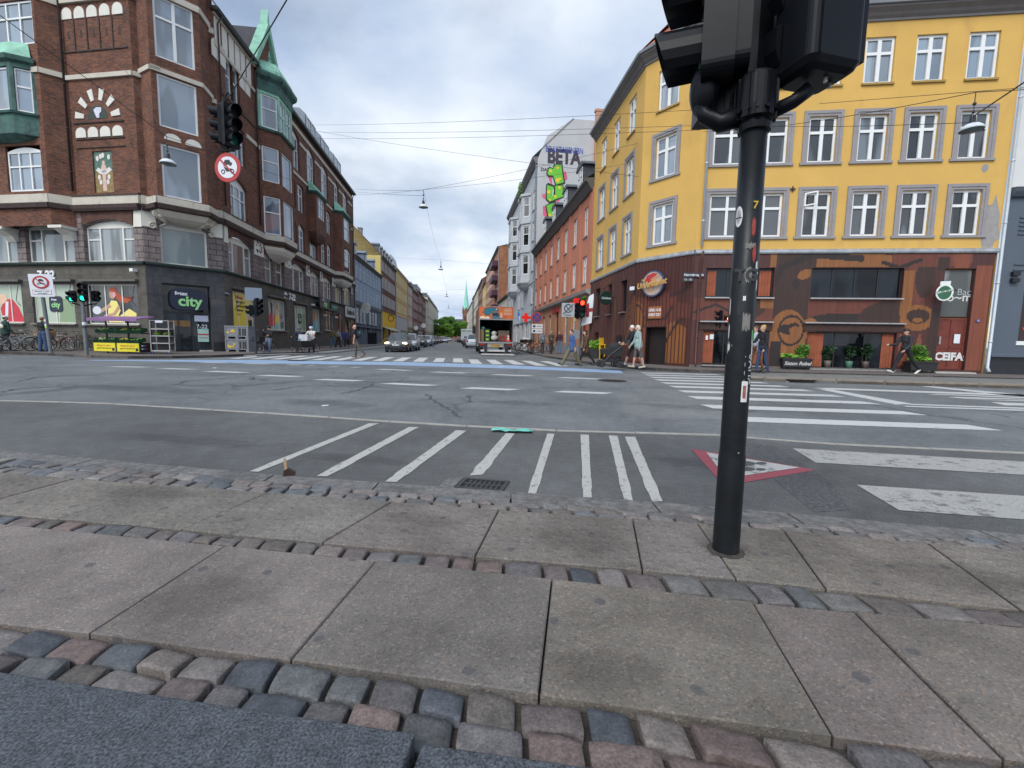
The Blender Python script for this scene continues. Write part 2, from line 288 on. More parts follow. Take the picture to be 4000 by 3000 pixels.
def conc(name,base,bumps=0.,stain=.5):
    m,nt,b=_m(name);N=nt.nodes.new;L=nt.links.new;b.inputs['Roughness'].default_value=.88;b.inputs['Specular IOR Level'].default_value=.3
    tc=N('ShaderNodeTexCoord');v=tc.outputs['Object']
    n=N('ShaderNodeTexNoise');n.inputs['Scale'].default_value=1.6;n.inputs['Detail'].default_value=8;n.inputs['Roughness'].default_value=.65;L(v,n.inputs['Vector'])
    r=N('ShaderNodeValToRGB');r.color_ramp.elements[0].position=.33;r.color_ramp.elements[1].position=.66;r.color_ramp.elements[0].color=c4([c*.6 for c in base]);r.color_ramp.elements[1].color=c4([c*1.15 for c in base]);L(n.outputs[0],r.inputs[0])
    at=N('ShaderNodeAttribute');at.attribute_name='tint';ma=N('ShaderNodeMix');ma.data_type='RGBA';ma.blend_type='MULTIPLY';ma.inputs[0].default_value=1;L(r.outputs[0],ma.inputs[6]);L(at.outputs['Color'],ma.inputs[7]);out=ma.outputs[2]
    # exposed aggregate: pale, warm and dark stones
    vo=N('ShaderNodeTexVoronoi');vo.inputs['Scale'].default_value=150;L(v,vo.inputs['Vector'])
    hs=N('ShaderNodeSeparateColor');L(vo.outputs['Color'],hs.inputs[0])
    rs=N('ShaderNodeValToRGB');e=rs.color_ramp.elements;e[0].position=0;e[0].color=(.55,.53,.52,1);e[1].position=.25;e[1].color=(1,1,1,1)
    for p,c in ((.72,(1,1,1,1)),(.8,(1.35,1.2,1.05,1)),(.9,(1.35,1.12,.95,1)),(.96,(1.75,1.7,1.6,1))): q=e.new(p);q.color=c
    rs.color_ramp.interpolation='LINEAR';L(hs.outputs[0],rs.inputs[0])
    m1=N('ShaderNodeMix');m1.data_type='RGBA';m1.blend_type='MULTIPLY';m1.inputs[0].default_value=.65;L(out,m1.inputs[6]);L(rs.outputs[0],m1.inputs[7]);out=m1.outputs[2]
    # old gum and stains
    vg=N('ShaderNodeTexVoronoi');vg.voronoi_dimensions='2D';vg.inputs['Scale'].default_value=2.6;L(v,vg.inputs['Vector']);ns=N('ShaderNodeTexNoise');ns.inputs['Scale'].default_value=14;L(v,ns.inputs['Vector'])
    aa=N('ShaderNodeMath');aa.operation='MULTIPLY_ADD';aa.inputs[1].default_value=.09;L(ns.outputs[0],aa.inputs[0]);L(vg.outputs['Distance'],aa.inputs[2])
    rg=N('ShaderNodeValToRGB');rg.color_ramp.elements[0].position=.088;rg.color_ramp.elements[1].position=.105;rg.color_ramp.elements[0].color=(1,1,1,1);rg.color_ramp.elements[1].color=(0,0,0,1);L(aa.outputs[0],rg.inputs[0])
    mg=N('ShaderNodeMath');mg.operation='MULTIPLY';mg.inputs[1].default_value=stain*1.3;L(rg.outputs[0],mg.inputs[0])
    m2=N('ShaderNodeMix');m2.data_type='RGBA';L(mg.outputs[0],m2.inputs[0]);L(out,m2.inputs[6]);m2.inputs[7].default_value=(.06,.063,.07,1);L(m2.outputs[2],b.inputs['Base Color'])
    bp=N('ShaderNodeBump');bp.inputs['Strength'].default_value=.45;bp.inputs['Distance'].default_value=.003;L(vo.outputs['Distance'],bp.inputs['Height'])
    if bumps:
        vb=N('ShaderNodeTexVoronoi');vb.voronoi_dimensions='2D';vb.inputs['Scale'].default_value=13;vb.inputs['Randomness'].default_value=.55;L(v,vb.inputs['Vector'])
        rb=N('ShaderNodeValToRGB');rb.color_ramp.elements[0].position=.08;rb.color_ramp.elements[1].position=.3;rb.color_ramp.elements[0].color=(1,1,1,1);rb.color_ramp.elements[1].color=(0,0,0,1);L(vb.outputs['Distance'],rb.inputs[0])
        b2=N('ShaderNodeBump');b2.inputs['Strength'].default_value=bumps;b2.inputs['Distance'].default_value=.012;L(rb.outputs[0],b2.inputs['Height']);L(bp.outputs[0],b2.inputs['Normal']);L(b2.outputs[0],b.inputs['Normal'])
    else: L(bp.outputs[0],b.inputs['Normal'])
    MATS[name]=m;return m
CONC=conc('paving_concrete',(.172,.152,.138));CONCB=conc('paving_concrete_knobbed',(.165,.150,.138),bumps=.45)
def stonemat(name,scale=60,spec=.35,lo=.78,hi=1.3):
    m,nt,b=_m(name);N=nt.nodes.new;L=nt.links.new;b.inputs['Roughness'].default_value=.62;b.inputs['Specular IOR Level'].default_value=spec
    tc=N('ShaderNodeTexCoord');v=tc.outputs['Object'];at=N('ShaderNodeAttribute');at.attribute_name='tint'
    n=N('ShaderNodeTexNoise');n.inputs['Scale'].default_value=scale*.3;n.inputs['Detail'].default_value=9;n.inputs['Roughness'].default_value=.75;L(v,n.inputs['Vector'])
    r=N('ShaderNodeValToRGB');r.color_ramp.elements[0].position=.3;r.color_ramp.elements[1].position=.72;r.color_ramp.elements[0].color=(.6,.6,.6,1);r.color_ramp.elements[1].color=(1.45,1.42,1.38,1);L(n.outputs[0],r.inputs[0])
    m1=N('ShaderNodeMix');m1.data_type='RGBA';m1.blend_type='MULTIPLY';m1.inputs[0].default_value=1;L(at.outputs['Color'],m1.inputs[6]);L(r.outputs[0],m1.inputs[7])
    n2=N('ShaderNodeTexNoise');n2.inputs['Scale'].default_value=scale*2.2;n2.inputs['Detail'].default_value=4;L(v,n2.inputs['Vector']);r2=N('ShaderNodeValToRGB');r2.color_ramp.elements[0].position=.35;r2.color_ramp.elements[1].position=.66;r2.color_ramp.elements[0].color=(lo,lo,lo,1);r2.color_ramp.elements[1].color=(hi,hi,hi,1);L(n2.outputs[0],r2.inputs[0])
    m2=N('ShaderNodeMix');m2.data_type='RGBA';m2.blend_type='MULTIPLY';m2.inputs[0].default_value=1;L(m1.outputs[2],m2.inputs[6]);L(r2.outputs[0],m2.inputs[7]);L(m2.outputs[2],b.inputs['Base Color'])
    bp=N('ShaderNodeBump');bp.inputs['Strength'].default_value=.6;bp.inputs['Distance'].default_value=.008;L(n.outputs[0],bp.inputs['Height']);L(bp.outputs[0],b.inputs['Normal'])
    MATS[name]=m;return m
COBM=stonemat('cobble_stone');GRAN=stonemat('granite_slab',scale=70,lo=.5,hi=2.2)
SOIL=mat('joint_soil',(.05,.042,.034),.95,.45,30,bump=.9,bsc=120)
KERBM=mat('kerb_granite',(.135,.13,.125),.85,.45,22,bump=1,bsc=60,dirt=(3,(.07,.068,.065),.5))
def sheet(name,pts,z,m,thick=0,**k):
    mb=MB();p=[(q[0],q[1]) for q in pts]
    ar=sum(p[i][0]*p[(i+1)%len(p)][1]-p[(i+1)%len(p)][0]*p[i][1] for i in range(len(p)))
    if ar<0: p=p[::-1]
    if thick: mb.prism(p,z-thick,z)
    else: mb.poly([(a,b,z) for a,b in p])
    me=mb.mesh(name,m);
    bm=bmesh.new();bm.from_mesh(me);bmesh.ops.triangulate(bm,faces=[f for f in bm.faces if len(f.verts)>4]);bm.to_mesh(me);bm.free()
    return put(name,me,kind='structure',**k)
sheet('ground',[(-1500,-1500),(1500,-1500),(1500,1500),(-1500,1500)],-.3,mat('ground',(.12,.12,.12)))
RZ=-.12
sheet('road',[(-160,-12),(160,-12),(160,60),(60,70),(60,700),(-160,700)],RZ,A_ROAD)
# near side: cycle track, kerb strip, cobbles, slabs
def line_ext(pts,x0,x1):
    a,b=pts[0],pts[1];c,d=pts[-2],pts[-1]
    s0=(b[1]-a[1])/(b[0]-a[0]);s1=(d[1]-c[1])/(d[0]-c[0]);out=[(x0,a[1]+(x0-a[0])*s0)]+[(p[0],p[1]) for p in pts]+[(x1,d[1]+(x1-d[0])*s1)];return out
CZ=-.085
seam=[gk(*p,RZ) for p in ((0,870),(220,875),(620,900),(900,920),(1180,935),(1540,945),(1700,960),(2212,985))]
AE=[gk(*p,-.03) for p in ((0,972),(600,1027),(1130,1064),(1420,1084),(1700,1108),(2212,1156))]
CT=[gk(*p,0) for p in ((0,985),(600,1040),(1130,1083),(1540,1113),(2212,1170))]
CB=[gk(*p,0) for p in ((0,1020),(600,1065),(1080,1100),(1530,1130),(2212,1190))]
X0,X1=-14,9
seamE=[(-40,9.0),(-14,7.3)]+[p[:2] for p in seam]+[(9,3.75),(30,1.2)]
AEe=line_ext(AE,-40,30);CTe=line_ext(CT,-40,30);CBe=line_ext(CB,-40,30)
def yat(l,x):
    for a,b in zip(l,l[1:]):
        if a[0]<=x<=b[0]: return a[1]+(b[1]-a[1])*(x-a[0])/(b[0]-a[0])
    return l[0][1] if x<l[0][0] else l[-1][1]
def band(name,l1,l2,z,m,x0,x1,n=60,**k):
    mb=MB();vs=[]
    for i in range(n+1):
        x=x0+(x1-x0)*i/n;vs+= [(x,yat(l2,x),z),(x,yat(l1,x),z)]
    mb.add(vs,[(2*i,2*i+2,2*i+3,2*i+1) for i in range(n)]);return put(name,mb.mesh(name,m),kind='structure',**k)
band('cycle_track',seamE,AEe,CZ,A_CYC,-39,29,170)
def strip(name,l1,l2,z,m,thick,x0,x1,step,gap=.012,jit=0,kind='structure'):
    """a row of kerb stones between two lines"""
    mb=MB();x=x0
    while x<x1:
        w=step*(1+rnd.uniform(-.15,.15));a,b=x+gap/2,min(x+w,x1)-gap/2
        p=[(a,yat(l1,a)),(b,yat(l1,b)),(b,yat(l2,b)),(a,yat(l2,a))];dz=rnd.uniform(-jit,jit)
        mb.prism(p,z-thick,z+dz);x+=w
    return put(name,mb.mesh(name,m),kind=kind)
strip('kerb_stones',[(a,b) for a,b in AEe],[(a,b+.0) for a,b in CTe],-.028,KERBM,.1,-14,9,.9,jit=.003)
# flat seam stones between the cycle track and the road
S2=[(a,b-.07) for a,b in seamE]
strip('kerb_line',seamE,S2,CZ+.008,mat('kerb_pale',(.30,.285,.255),.85,.2,9,bump=.4,bsc=60),.06,-20,14,1.0,jit=.003)
def cobbles(name,lt,lb,rows,z,x0,x1,size,ztilt=.006,under=.03,mats=None,cols=None,slant=0.):
    vs=[];fs=[];tc=[]
    cols=cols or [(.115,.105,.112),(.155,.135,.128),(.075,.088,.105),(.15,.098,.088),(.115,.11,.105),(.085,.093,.10),(.16,.13,.115),(.12,.092,.09),(.062,.075,.098),(.10,.085,.075)]
    g=6
    for r in range(rows):
        x=x0+rnd.uniform(0,size)
        while x<x1:
            w=size*rnd.uniform(.78,1.28);c=rnd.choice(cols);k=rnd.uniform(.7,1.15);av=sum(c)/3;c=[(q*.62+av*.38*t_)*k for q,t_ in zip(c,(1.04,1,.97))]
            t0,t1=r/rows,(r+1)/rows;gx=.006+rnd.uniform(0,.006)
            def P(u,t): xx=x+u*w;ya,yb=yat(lt,xx),yat(lb,xx);return xx+slant*(ya-yb)*t, ya+(yb-ya)*t
            a=[rnd.uniform(-.012,.012) for _ in range(8)];tx,ty=rnd.uniform(-1,1)*ztilt,rnd.uniform(-1,1)*ztilt;zz=z+rnd.uniform(-.006,.003);o=len(vs)
            ph=[rnd.uniform(0,6.28) for _ in range(4)]
            n=g+4
            for i in range(n):
                for j in range(n):
                    # the outer ring drops down as the stone's side
                    u=(min(max(i-2,0),g-1))/(g-1);t=(min(max(j-2,0),g-1))/(g-1)
                    ex=abs(2*u-1)**5;ey=abs(2*t-1)**5
                    cor=(ex*ey)*.022   # rounded corners
                    uu=(gx/w)+(1-2*gx/w)*(u+(.5-u)*cor*2)+(a[0]*(1-t)+a[1]*t)*.35*(1-u)+(a[2]*(1-t)+a[3]*t)*.35*u
                    tt=t0+(t1-t0)*((.045)+(.91)*(t+(.5-t)*cor*2)+(a[4]*(1-u)+a[5]*u)*1.5*(1-abs(2*t-1)))
                    px,py=P(uu,tt);dz=-.0022*(ex+ey)+tx*(2*u-1)+ty*(2*t-1)+.0018*math.sin(9*u+ph[0])*math.sin(7*t+ph[1])
                    if i in (0,n-1) or j in (0,n-1): dz-=under
                    elif i in (1,n-2) or j in (1,n-2): dz-=.0045;px+=(u-.5)*.004;py-=(t-.5)*.004
                    vs.append((px,py,zz+dz))
            for i in range(n-1):
                for j in range(n-1): fs.append((o+i*n+j,o+i*n+j+1,o+(i+1)*n+j+1,o+(i+1)*n+j))
            tc+= [c]*(n*n);x+=w+.002
    me=bpy.data.meshes.new(name);me.from_pydata(vs,[],fs);me.update();me.materials.append(COBM)
    ca=me.color_attributes.new('tint','FLOAT_COLOR','POINT');
    ca.data.foreach_set('color',np.array([[*c,1] for c in tc]).ravel());me.polygons.foreach_set('use_smooth',[True]*len(me.polygons))
    return put(name,me,kind='structure')
cobbles('cobble_strip',CTe,[(a,b+.008) for a,b in CBe],2,-.004,-12,7,.135,cols=[(.145,.14,.14),(.175,.16,.15),(.10,.115,.135),(.165,.135,.125),(.13,.125,.125)])
R2U=line_ext([gk(*p) for p in ((0,1110),(500,1155),(870,1190),(1530,1245),(2212,1320))],-40,30)
R2L=line_ext([gk(*p) for p in ((0,1132),(480,1177),(1190,1250),(1620,1299),(2212,1357))],-40,30)
R3U=line_ext([gk(*p) for p in ((0,1350),(250,1377),(800,1455),(1390,1537),(2140,1642))],-40,30)
cobbles('cobble_strip',[(a,b-.005) for a,b in R2U],[(a,b+.005) for a,b in R2L],1,.0,-9,6,.135)
R3L=[(a,b-.62) for a,b in R3U]
cobbles('cobble_strip',[(a,b-.007) for a,b in R3U],R3L,6,.0,-6,5,.15,ztilt=.01,under=.05)
sheet('paving_bed',CTe+[(30,-12),(-40,-12)],-.033,SOIL)
def slabs(name,lt,lb,joints,z,m,th=.06,gap=.007):
    """joints: list of ((xtop,ytop),(xbottom,ybottom)) ground points; slabs between successive joints"""
    vs=[];fs=[];tc=[]
    for (a,b),(c,d) in zip(joints,joints[1:]):
        def on(l,p): return (p[0],yat(l,p[0]))
        t=rnd.uniform(.88,1.1);col=(t*rnd.uniform(.97,1.04),t,t*rnd.uniform(.95,1.03));dz=rnd.uniform(-.003,.003)
        q=[Vector((*on(lb,b),0)),Vector((*on(lb,d),0)),Vector((*on(lt,c),0)),Vector((*on(lt,a),0))];cen=sum(q,Vector())/4
        def ins(k,zz):
            out=[]
            for i in range(4):
                p=q[i];e1=(q[(i+1)%4]-p).normalized();e2=(q[i-1]-p).normalized();out.append((p.x+(e1.x+e2.x)*k,p.y+(e1.y+e2.y)*k,zz))
            return out
        o=len(vs);tilt=[rnd.uniform(-.0025,.0025) for _ in range(4)]
        top=[(x,y,zz+tilt[i]) for i,(x,y,zz) in enumerate(ins(gap/2+.004,z+dz))]
        vs+=ins(gap/2,z-th)+ins(gap/2,z-.004+dz)+top;tc+=[col]*12
        for i in range(4):
            j=(i+1)%4;fs+=[(o+i,o+j,o+4+j,o+4+i),(o+4+i,o+4+j,o+8+j,o+8+i)]
        fs.append((o+8,o+9,o+10,o+11))
    me=bpy.data.meshes.new(name);me.from_pydata(vs,[],fs);me.update();me.materials.append(m)
    ca=me.color_attributes.new('tint','FLOAT_COLOR','POINT');ca.data.foreach_set('color',np.array([[*c,1] for c in tc]).ravel())
    return put(name,me,kind='structure')
def J(l): return [(gk(*a)[:2],gk(*b)[:2]) for a,b in l]
j1=J([((360,1040),(130,1118)),((585,1062),(395,1142)),((850,1080),(700,1168)),((1078,1100),(1026,1200)),((1364,1116),(1390,1236)),((1505,1128),(1590,1250)),((1690,1143),(1785,1272))])
def ext(j,n0,n1,w):
    j=list(j)
    for i in range(n0): (a,b),(c,d)=j[0];j.insert(0,((a-w,b),(c-w,d)))
    for i in range(n1): (a,b),(c,d)=j[-1];j.append(((a+w*1.0,b),(c+w*1.0,d)))
    return j
j1=ext(j1,11,6,.66)
slabs('pavement',[(a,b-.004) for a,b in CBe],[(a,b+.004) for a,b in R2U],j1,0,CONCB)
j2=J([((20,1140),(-620,1275)),((488,1178),(190,1370)),((812,1215),(625,1432)),((1192,1250),(1164,1500)),((1625,1300),(1800,1592)),((1845,1322),(2175,1648))])
j2=ext(j2,8,6,.62)
slabs('pavement',[(a,b-.004) for a,b in R2L],[(a,b+.003) for a,b in R3U],j2,.004,CONC)
# blue-grey granite blocks at the front
def granite(pts,z):
    mb=MB();mb.prism(pts,z-.075,z);me=mb.mesh('granite_kerb',GRAN)
    bm=bmesh.new();bm.from_mesh(me);bmesh.ops.recalc_face_normals(bm,faces=bm.faces);bmesh.ops.bevel(bm,geom=[e for e in bm.edges],offset=.006,segments=2,affect='EDGES',profile=.5);bm.to_mesh(me);bm.free()
    ca=me.color_attributes.new('tint','FLOAT_COLOR','POINT');ca.data.foreach_set('color',np.array([[.046,.052,.061,1]]*len(me.vertices)).ravel())
    return put('granite_kerb',me,kind='structure')
g0=gk(0,1450,.045);g1=gk(897,1583,.045);g2=gk(870,1659,.045);sx=(g1[1]-g0[1])/(g1[0]-g0[0])
g2=(g1[0]+(g2[0]-g1[0])*4,g1[1]+(g2[1]-g1[1])*4)
granite([(g0[0]-2.2,g0[1]-2.2*sx),(g1[0],g1[1]),g2,(g0[0]-2.2,-.9)],.045)
h1=gk(905,1605,.03);h2=gk(1300,1659,.03)
granite([(h1[0]+.008,h1[1]),(h2[0],h2[1]),(h2[0]+2.5,h2[1]-.35),(2.2,-.9),(g2[0]+.01,g2[1])],.03)
def stainmat(name,c):
    m,nt,b=_m(name);N=nt.nodes.new;L=nt.links.new;b.inputs['Base Color'].default_value=c4(c);b.inputs['Roughness'].default_value=.8
    tc=N('ShaderNodeTexCoord');le=N('ShaderNodeVectorMath');le.operation='LENGTH';L(tc.outputs['Object'],le.inputs[0]);n=N('ShaderNodeTexNoise');n.inputs['Scale'].default_value=2.2;n.inputs['Detail'].default_value=8;n.inputs['Roughness'].default_value=.65;L(tc.outputs['Object'],n.inputs['Vector'])
    a=N('ShaderNodeMath');a.operation='MULTIPLY_ADD';L(n.outputs[0],a.inputs[0]);a.inputs[1].default_value=-1.5;L(le.outputs['Value'],a.inputs[2]);r=N('ShaderNodeMapRange');L(a.outputs[0],r.inputs[0]);r.inputs[1].default_value=-.35;r.inputs[2].default_value=.15;r.inputs[3].default_value=.17;r.inputs[4].default_value=0.
    t=N('ShaderNodeBsdfTransparent');ms=N('ShaderNodeMixShader');L(r.outputs[0],ms.inputs[0]);L(t.outputs[0],ms.inputs[1]);L(b.outputs[0],ms.inputs[2]);L(ms.outputs[0],nt.nodes['Material Output'].inputs[0]);MATS[name]=m;return m
STAIN=stainmat('spill_stain',(.04,.034,.03));STAINR=stainmat('oil_stain',(.025,.026,.028))
def stain(px,py,z,rx,ry,rot=0,m=None):
    x,y=gk(px,py,z)[:2];mb=MB();n=20;mb.poly([(1.0*math.cos(2*math.pi*i/n),1.0*math.sin(2*math.pi*i/n),0) for i in range(n)]);put('stain',mb.mesh('stain',m or STAIN),TM(x,y,z,rot)@Matrix.Diagonal((rx,ry,1,1)),kind='structure')
for q in ((1250,1165,.008,.36,.20,-10),(1560,1340,.011,.22,.3,40),(900,1120,.008,.3,.12,-10),(430,1290,.011,.35,.2,20),(300,1060,.008,.5,.16,-8),(1300,1440,.011,.25,.12,0),(2050,1240,.008,.4,.2,-10),(1560,1180,.008,.17,.12,0)): stain(*q)
for q in ((700,870,RZ+.003,1.2,.5,-15),(1500,880,RZ+.003,1.3,.45,-15),(300,840,RZ+.003,2.5,.6,-12),(1100,870,RZ+.003,1.0,.35,-12),(1000,812,RZ+.003,2.5,.5,-10),(400,950,CZ+.003,1.2,.25,-12),(750,990,CZ+.003,.8,.2,-12),(1500,1000,CZ+.003,.5,.25,-12)): stain(*q,m=STAINR)
TARM=mat('tar_seam',(.045,.046,.048),.7,.4,9)
def seam_line(pts,w=.07):
    mb=MB();r=random.Random(len(pts));P_=[gp(1000+X/2.212,1340+Y/2.212,RZ)[:2] for X,Y in pts];q=[]
    for a,b in zip(P_,P_[1:]):
        for i in range(8): t=i/8;q.append((a[0]*(1-t)+b[0]*t+r.uniform(-.04,.04),a[1]*(1-t)+b[1]*t+r.uniform(-.04,.04)))
    vs=[]
    for i,(x,y) in enumerate(q):
        j=min(i+1,len(q)-1);k=max(i-1,0);dx,dy=q[j][0]-q[k][0],q[j][1]-q[k][1];l=math.hypot(dx,dy) or 1;h=w/2*r.uniform(.3,1.3);vs+=[(x-dy/l*h,y+dx/l*h,RZ+.0025),(x+dy/l*h,y-dx/l*h,RZ+.0025)]
    mb.add(vs,[(2*i+1,2*i+3,2*i+2,2*i) for i in range(len(q)-1)]);put('tar_seam',mb.mesh('tar_seam',TARM),kind='structure')
for l in ([(-650,350),(-600,328),(-430,318),(-220,300),(-60,290),(0,300),(-50,320)],[(150,410),(300,385),(480,362),(700,372),(830,372),(1060,385)],[(740,437),(860,415),(980,372),(1020,345)],[(850,300),(900,290),(1100,286),(1310,300),(1230,330),(1020,342),(900,332)],[(150,275),(250,268),(360,275)],[(-2100,340),(-1900,300),(-1700,285),(-1400,282),(-1300,290)],[(-2200,425),(-2050,395),(-1800,380),(-1600,378)],[(-720,355),(-520,372),(-300,365)],[(1475,440),(1530,500),(1640,560),(1780,650)],[(1835,455),(1850,520)]): seam_line(l)
# ================= ROAD MARKINGS =================
def wornmat(name,col,base,amt=.5,sc=7):
    m,nt,b=_m(name);N=nt.nodes.new;L=nt.links.new;b.inputs['Roughness'].default_value=.8
    tc=N('ShaderNodeTexCoord');n=N('ShaderNodeTexNoise');n.inputs['Scale'].default_value=sc;n.inputs['Detail'].default_value=10;n.inputs['Roughness'].default_value=.75;L(tc.outputs['Object'],n.inputs['Vector'])
    r=N('ShaderNodeValToRGB');r.color_ramp.elements[0].position=amt-.04;r.color_ramp.elements[1].position=amt+.05;r.color_ramp.elements[0].color=c4(base);r.color_ramp.elements[1].color=c4(col);L(n.outputs[0],r.inputs[0])
    n2=N('ShaderNodeTexNoise');n2.inputs['Scale'].default_value=60;n2.inputs['Detail'].default_value=4;L(tc.outputs['Object'],n2.inputs['Vector']);r2=N('ShaderNodeValToRGB');r2.color_ramp.elements[0].color=(.75,.75,.75,1);r2.color_ramp.elements[0].position=.35;r2.color_ramp.elements[1].position=.55;L(n2.outputs[0],r2.inputs[0])
    m1=N('ShaderNodeMix');m1.data_type='RGBA';m1.blend_type='MULTIPLY';m1.inputs[0].default_value=1;L(r.outputs[0],m1.inputs[6]);L(r2.outputs[0],m1.inputs[7]);L(m1.outputs[2],b.inputs['Base Color']);MATS[name]=m;return m
WP=wornmat('road_paint_white',(.50,.50,.485),(.19,.195,.2),.37);WPW=wornmat('road_paint_worn',(.40,.395,.37),(.16,.16,.16),.43,9);BLU=wornmat('road_paint_blue',(.25,.35,.50),(.55,.58,.6),.36,1.3);REDP=wornmat('road_paint_red',(.27,.055,.075),(.1,.1,.1),.32,20)
def marks(name,polys,z,m,**k):
    mb=MB()
    for i,p in enumerate(polys):
        ar=sum(p[i][0]*p[(i+1)%len(p)][1]-p[(i+1)%len(p)][0]*p[i][1] for i in range(len(p)))
        p=p if ar>0 else p[::-1];mb.poly([(q[0],q[1],z) for q in p])
    me=mb.mesh(name,m);bm=bmesh.new();bm.from_mesh(me);bmesh.ops.triangulate(bm,faces=bm.faces);bm.to_mesh(me);bm.free()
    return put(name,me,kind='structure',**k)
def cr(x0): return lambda X,Y,z=RZ: gp(x0+X/2.212,1340+Y/2.212,z)[:2]
q0,q1,q2,q3=cr(0),cr(1000),cr(2000),cr(3000)
def seg(a,b,w,perp=None):
    dx,dy=b[0]-a[0],b[1]-a[1];l=math.hypot(dx,dy);nx,ny=(-dy/l*w/2,dx/l*w/2);
    s=w*.35;ux,uy=dx/l*s,dy/l*s
    return [(a[0]+nx+ux,a[1]+ny+uy),(b[0]+nx+ux,b[1]+ny+uy),(b[0]-nx-ux,b[1]-ny-uy),(a[0]-nx-ux,a[1]-ny-uy)]
MZ=RZ+.004
P=[]
for f,a,b in ((q0,(965,204),(1262,209)),(q0,(1405,221),(1672,228)),(q0,(1805,244),(2115,257)),(q1,(60,279),(362,291)),(q1,(545,314),(893,327)),(q1,(1132,349),(1527,368)),(q2,(400,419),(833,436))): P.append(seg(f(*a),f(*b),.32))
P.append(seg(q1(1815,388),q2(28,405),.32))
for f,a,b in ((q0,(1740,168),(1975,172)),(q1,(-95,178),(125,182)),(q1,(275,189),(395,190)),(q1,(450,195),(495,195)),(q1,(652,204),(698,205)),(q1,(838,211),(888,212)),(q1,(1060,226),(1328,237)),(q1,(1528,250),(1813,260)),(q2,(-157,272),(162,285)),(q2,(415,299),(752,312))): P.append(seg(f(*a),f(*b),.3))
marks('lane_markings',P,MZ,WP)
# zebra across the side street: bars along the street
P=[]
ux,uy=dirv(-7.4)
for i in range(17):
    x=-13.3+i*.955;
    if x>2.3: break
    y0=19.5-(x-.6)*.13+ (0 if x>-4 else .1);y0=19.35 if x>.4 else (19.9 if x>-2 else 20.9+min(0,(x+6)*.02));
    P.append([(x,y0),(x+.5,y0-.02),(x+.5+ux*4.3,y0+uy*4.3),(x+ux*4.3,y0+uy*4.3)])
marks('zebra_crossing',P,MZ,WP)
# blue cycle lane
up=[q0(800,146),q0(1500,147),q1(0,147),q1(750,160),q1(1300,165),q1(2212,193),q2(400,214),q2(930,235)]
lo=[q0(800,152),q0(1500,161),q1(0,176),q1(1100,190),q1(2212,222),q2(500,242),q2(960,263)]
mb=MB();
up_,lo_=sorted(up),sorted(lo)
vs=[]
for i in range(41):
    x=-16.9+(4.2+16.9)*i/40;vs+=[(x-.3*(i==40),yat(lo_,x),MZ),(x,yat(up_,x),MZ)]
mb.add(vs,[(2*i,2*i+2,2*i+3,2*i+1) for i in range(40)]);put('cycle_lane',mb.mesh('cycle_lane',BLU),kind='structure')
# zebra across the main road (right): bars parallel to the traffic
L_=[(4.82,16.9),(4.65,15.9),(4.5,14.9),(4.4,14.05),(4.24,13.1),(4.14,12.15),(4.03,11.15),(3.84,9.93),(3.57,8.6),(3.31,7.2)]
P=[]
zl=lambda y: 4.86-(16.9-y)*.115-(0.018*max(0,11-y)**2)*.35
for y,h in ((16.2,.42),(15.2,.42),(14.25,.42),(13.3,.42),(12.35,.42),(11.4,.42),(10.35,.42),(9.25,.45),(8.0,.45),(6.75,.45)):
    xl=yat([(b,a) for a,b in sorted([(a,b) for a,b in L_],key=lambda t:t[1])],y);xr=yat([(7.45,6.62),(8.78,6.97),(9.92,7.16),(10.89,7.24),(11.78,7.24),(17,7.3)],y)
    P.append([(xl-.03,y),(xr,y-(xr-xl)*.115),(xr+.06,y-h-(xr-xl)*.115+.03),(xl-.0,y-h)])
marks('zebra_crossing',P,MZ,WP)
P=[[gk(1625,921),gk(2130,944),gk(2250,968),gk(1610,935)],[gk(1715,969),gk(2300,1005),gk(2300,1030),gk(1755,998)],[gk(1850,1048),gk(2300,1075),gk(2300,1130),gk(1940,1102)]]
P=[[gp(*[c*K for c in a],CZ)[:2] for a in l] for l in ([(1712,969),(2300,1003),(2300,1032),(1762,1000)],[(1850,1048),(2300,1078),(2300,1130),(1942,1103)])]
marks('zebra_crossing',[[ (a,b) for a,b in l] for l in P],CZ+.004,wornmat('road_paint_near',(.33,.325,.305),(.12,.12,.12),.42,9))
# lines of the lanes on the right
P=[[q3(380,389),q3(540,389),q3(2212,445),q3(2212,462),q3(540,402)],[q3(540,400),q3(1250,527),q3(1105,533),q3(440,400)],[q3(1250,527),q3(2212,560),q3(2212,572),q3(1180,533)],[q3(1165,543),q3(2212,577),q3(2212,589),q3(1200,552)],[q3(1320,375),q3(1420,375),q3(2212,447),q3(2212,462),q3(2050,452)],[q3(1375,444),q3(1460,441),q3(2212,468),q3(2212,478)],[q3(1540,467),q3(1640,467),q3(2212,484),q3(2212,490),q3(1700,481)],[q3(1690,487),q3(2212,497),q3(2212,505)],[q3(1925,512),q3(2212,522),q3(2212,542),q3(2050,540)]]
marks('lane_markings',P,MZ,WP)
# road patches
marks('road_patch',[[q2(770,262),q2(1075,250),q2(1810,330),q2(1810,664),q2(995,664),q2(900,446),q2(1105,446),q2(1020,342),q2(790,318)]],RZ+.002,A_PATCH)
marks('road_patch',[[gp(2650+X*.4724,1700+Y*.4724,CZ)[:2] for X,Y in ((520,60),(800,90),(1270,400),(1420,620),(1130,640),(850,420),(760,330),(560,180))]],CZ+.002,A_ROUGH)
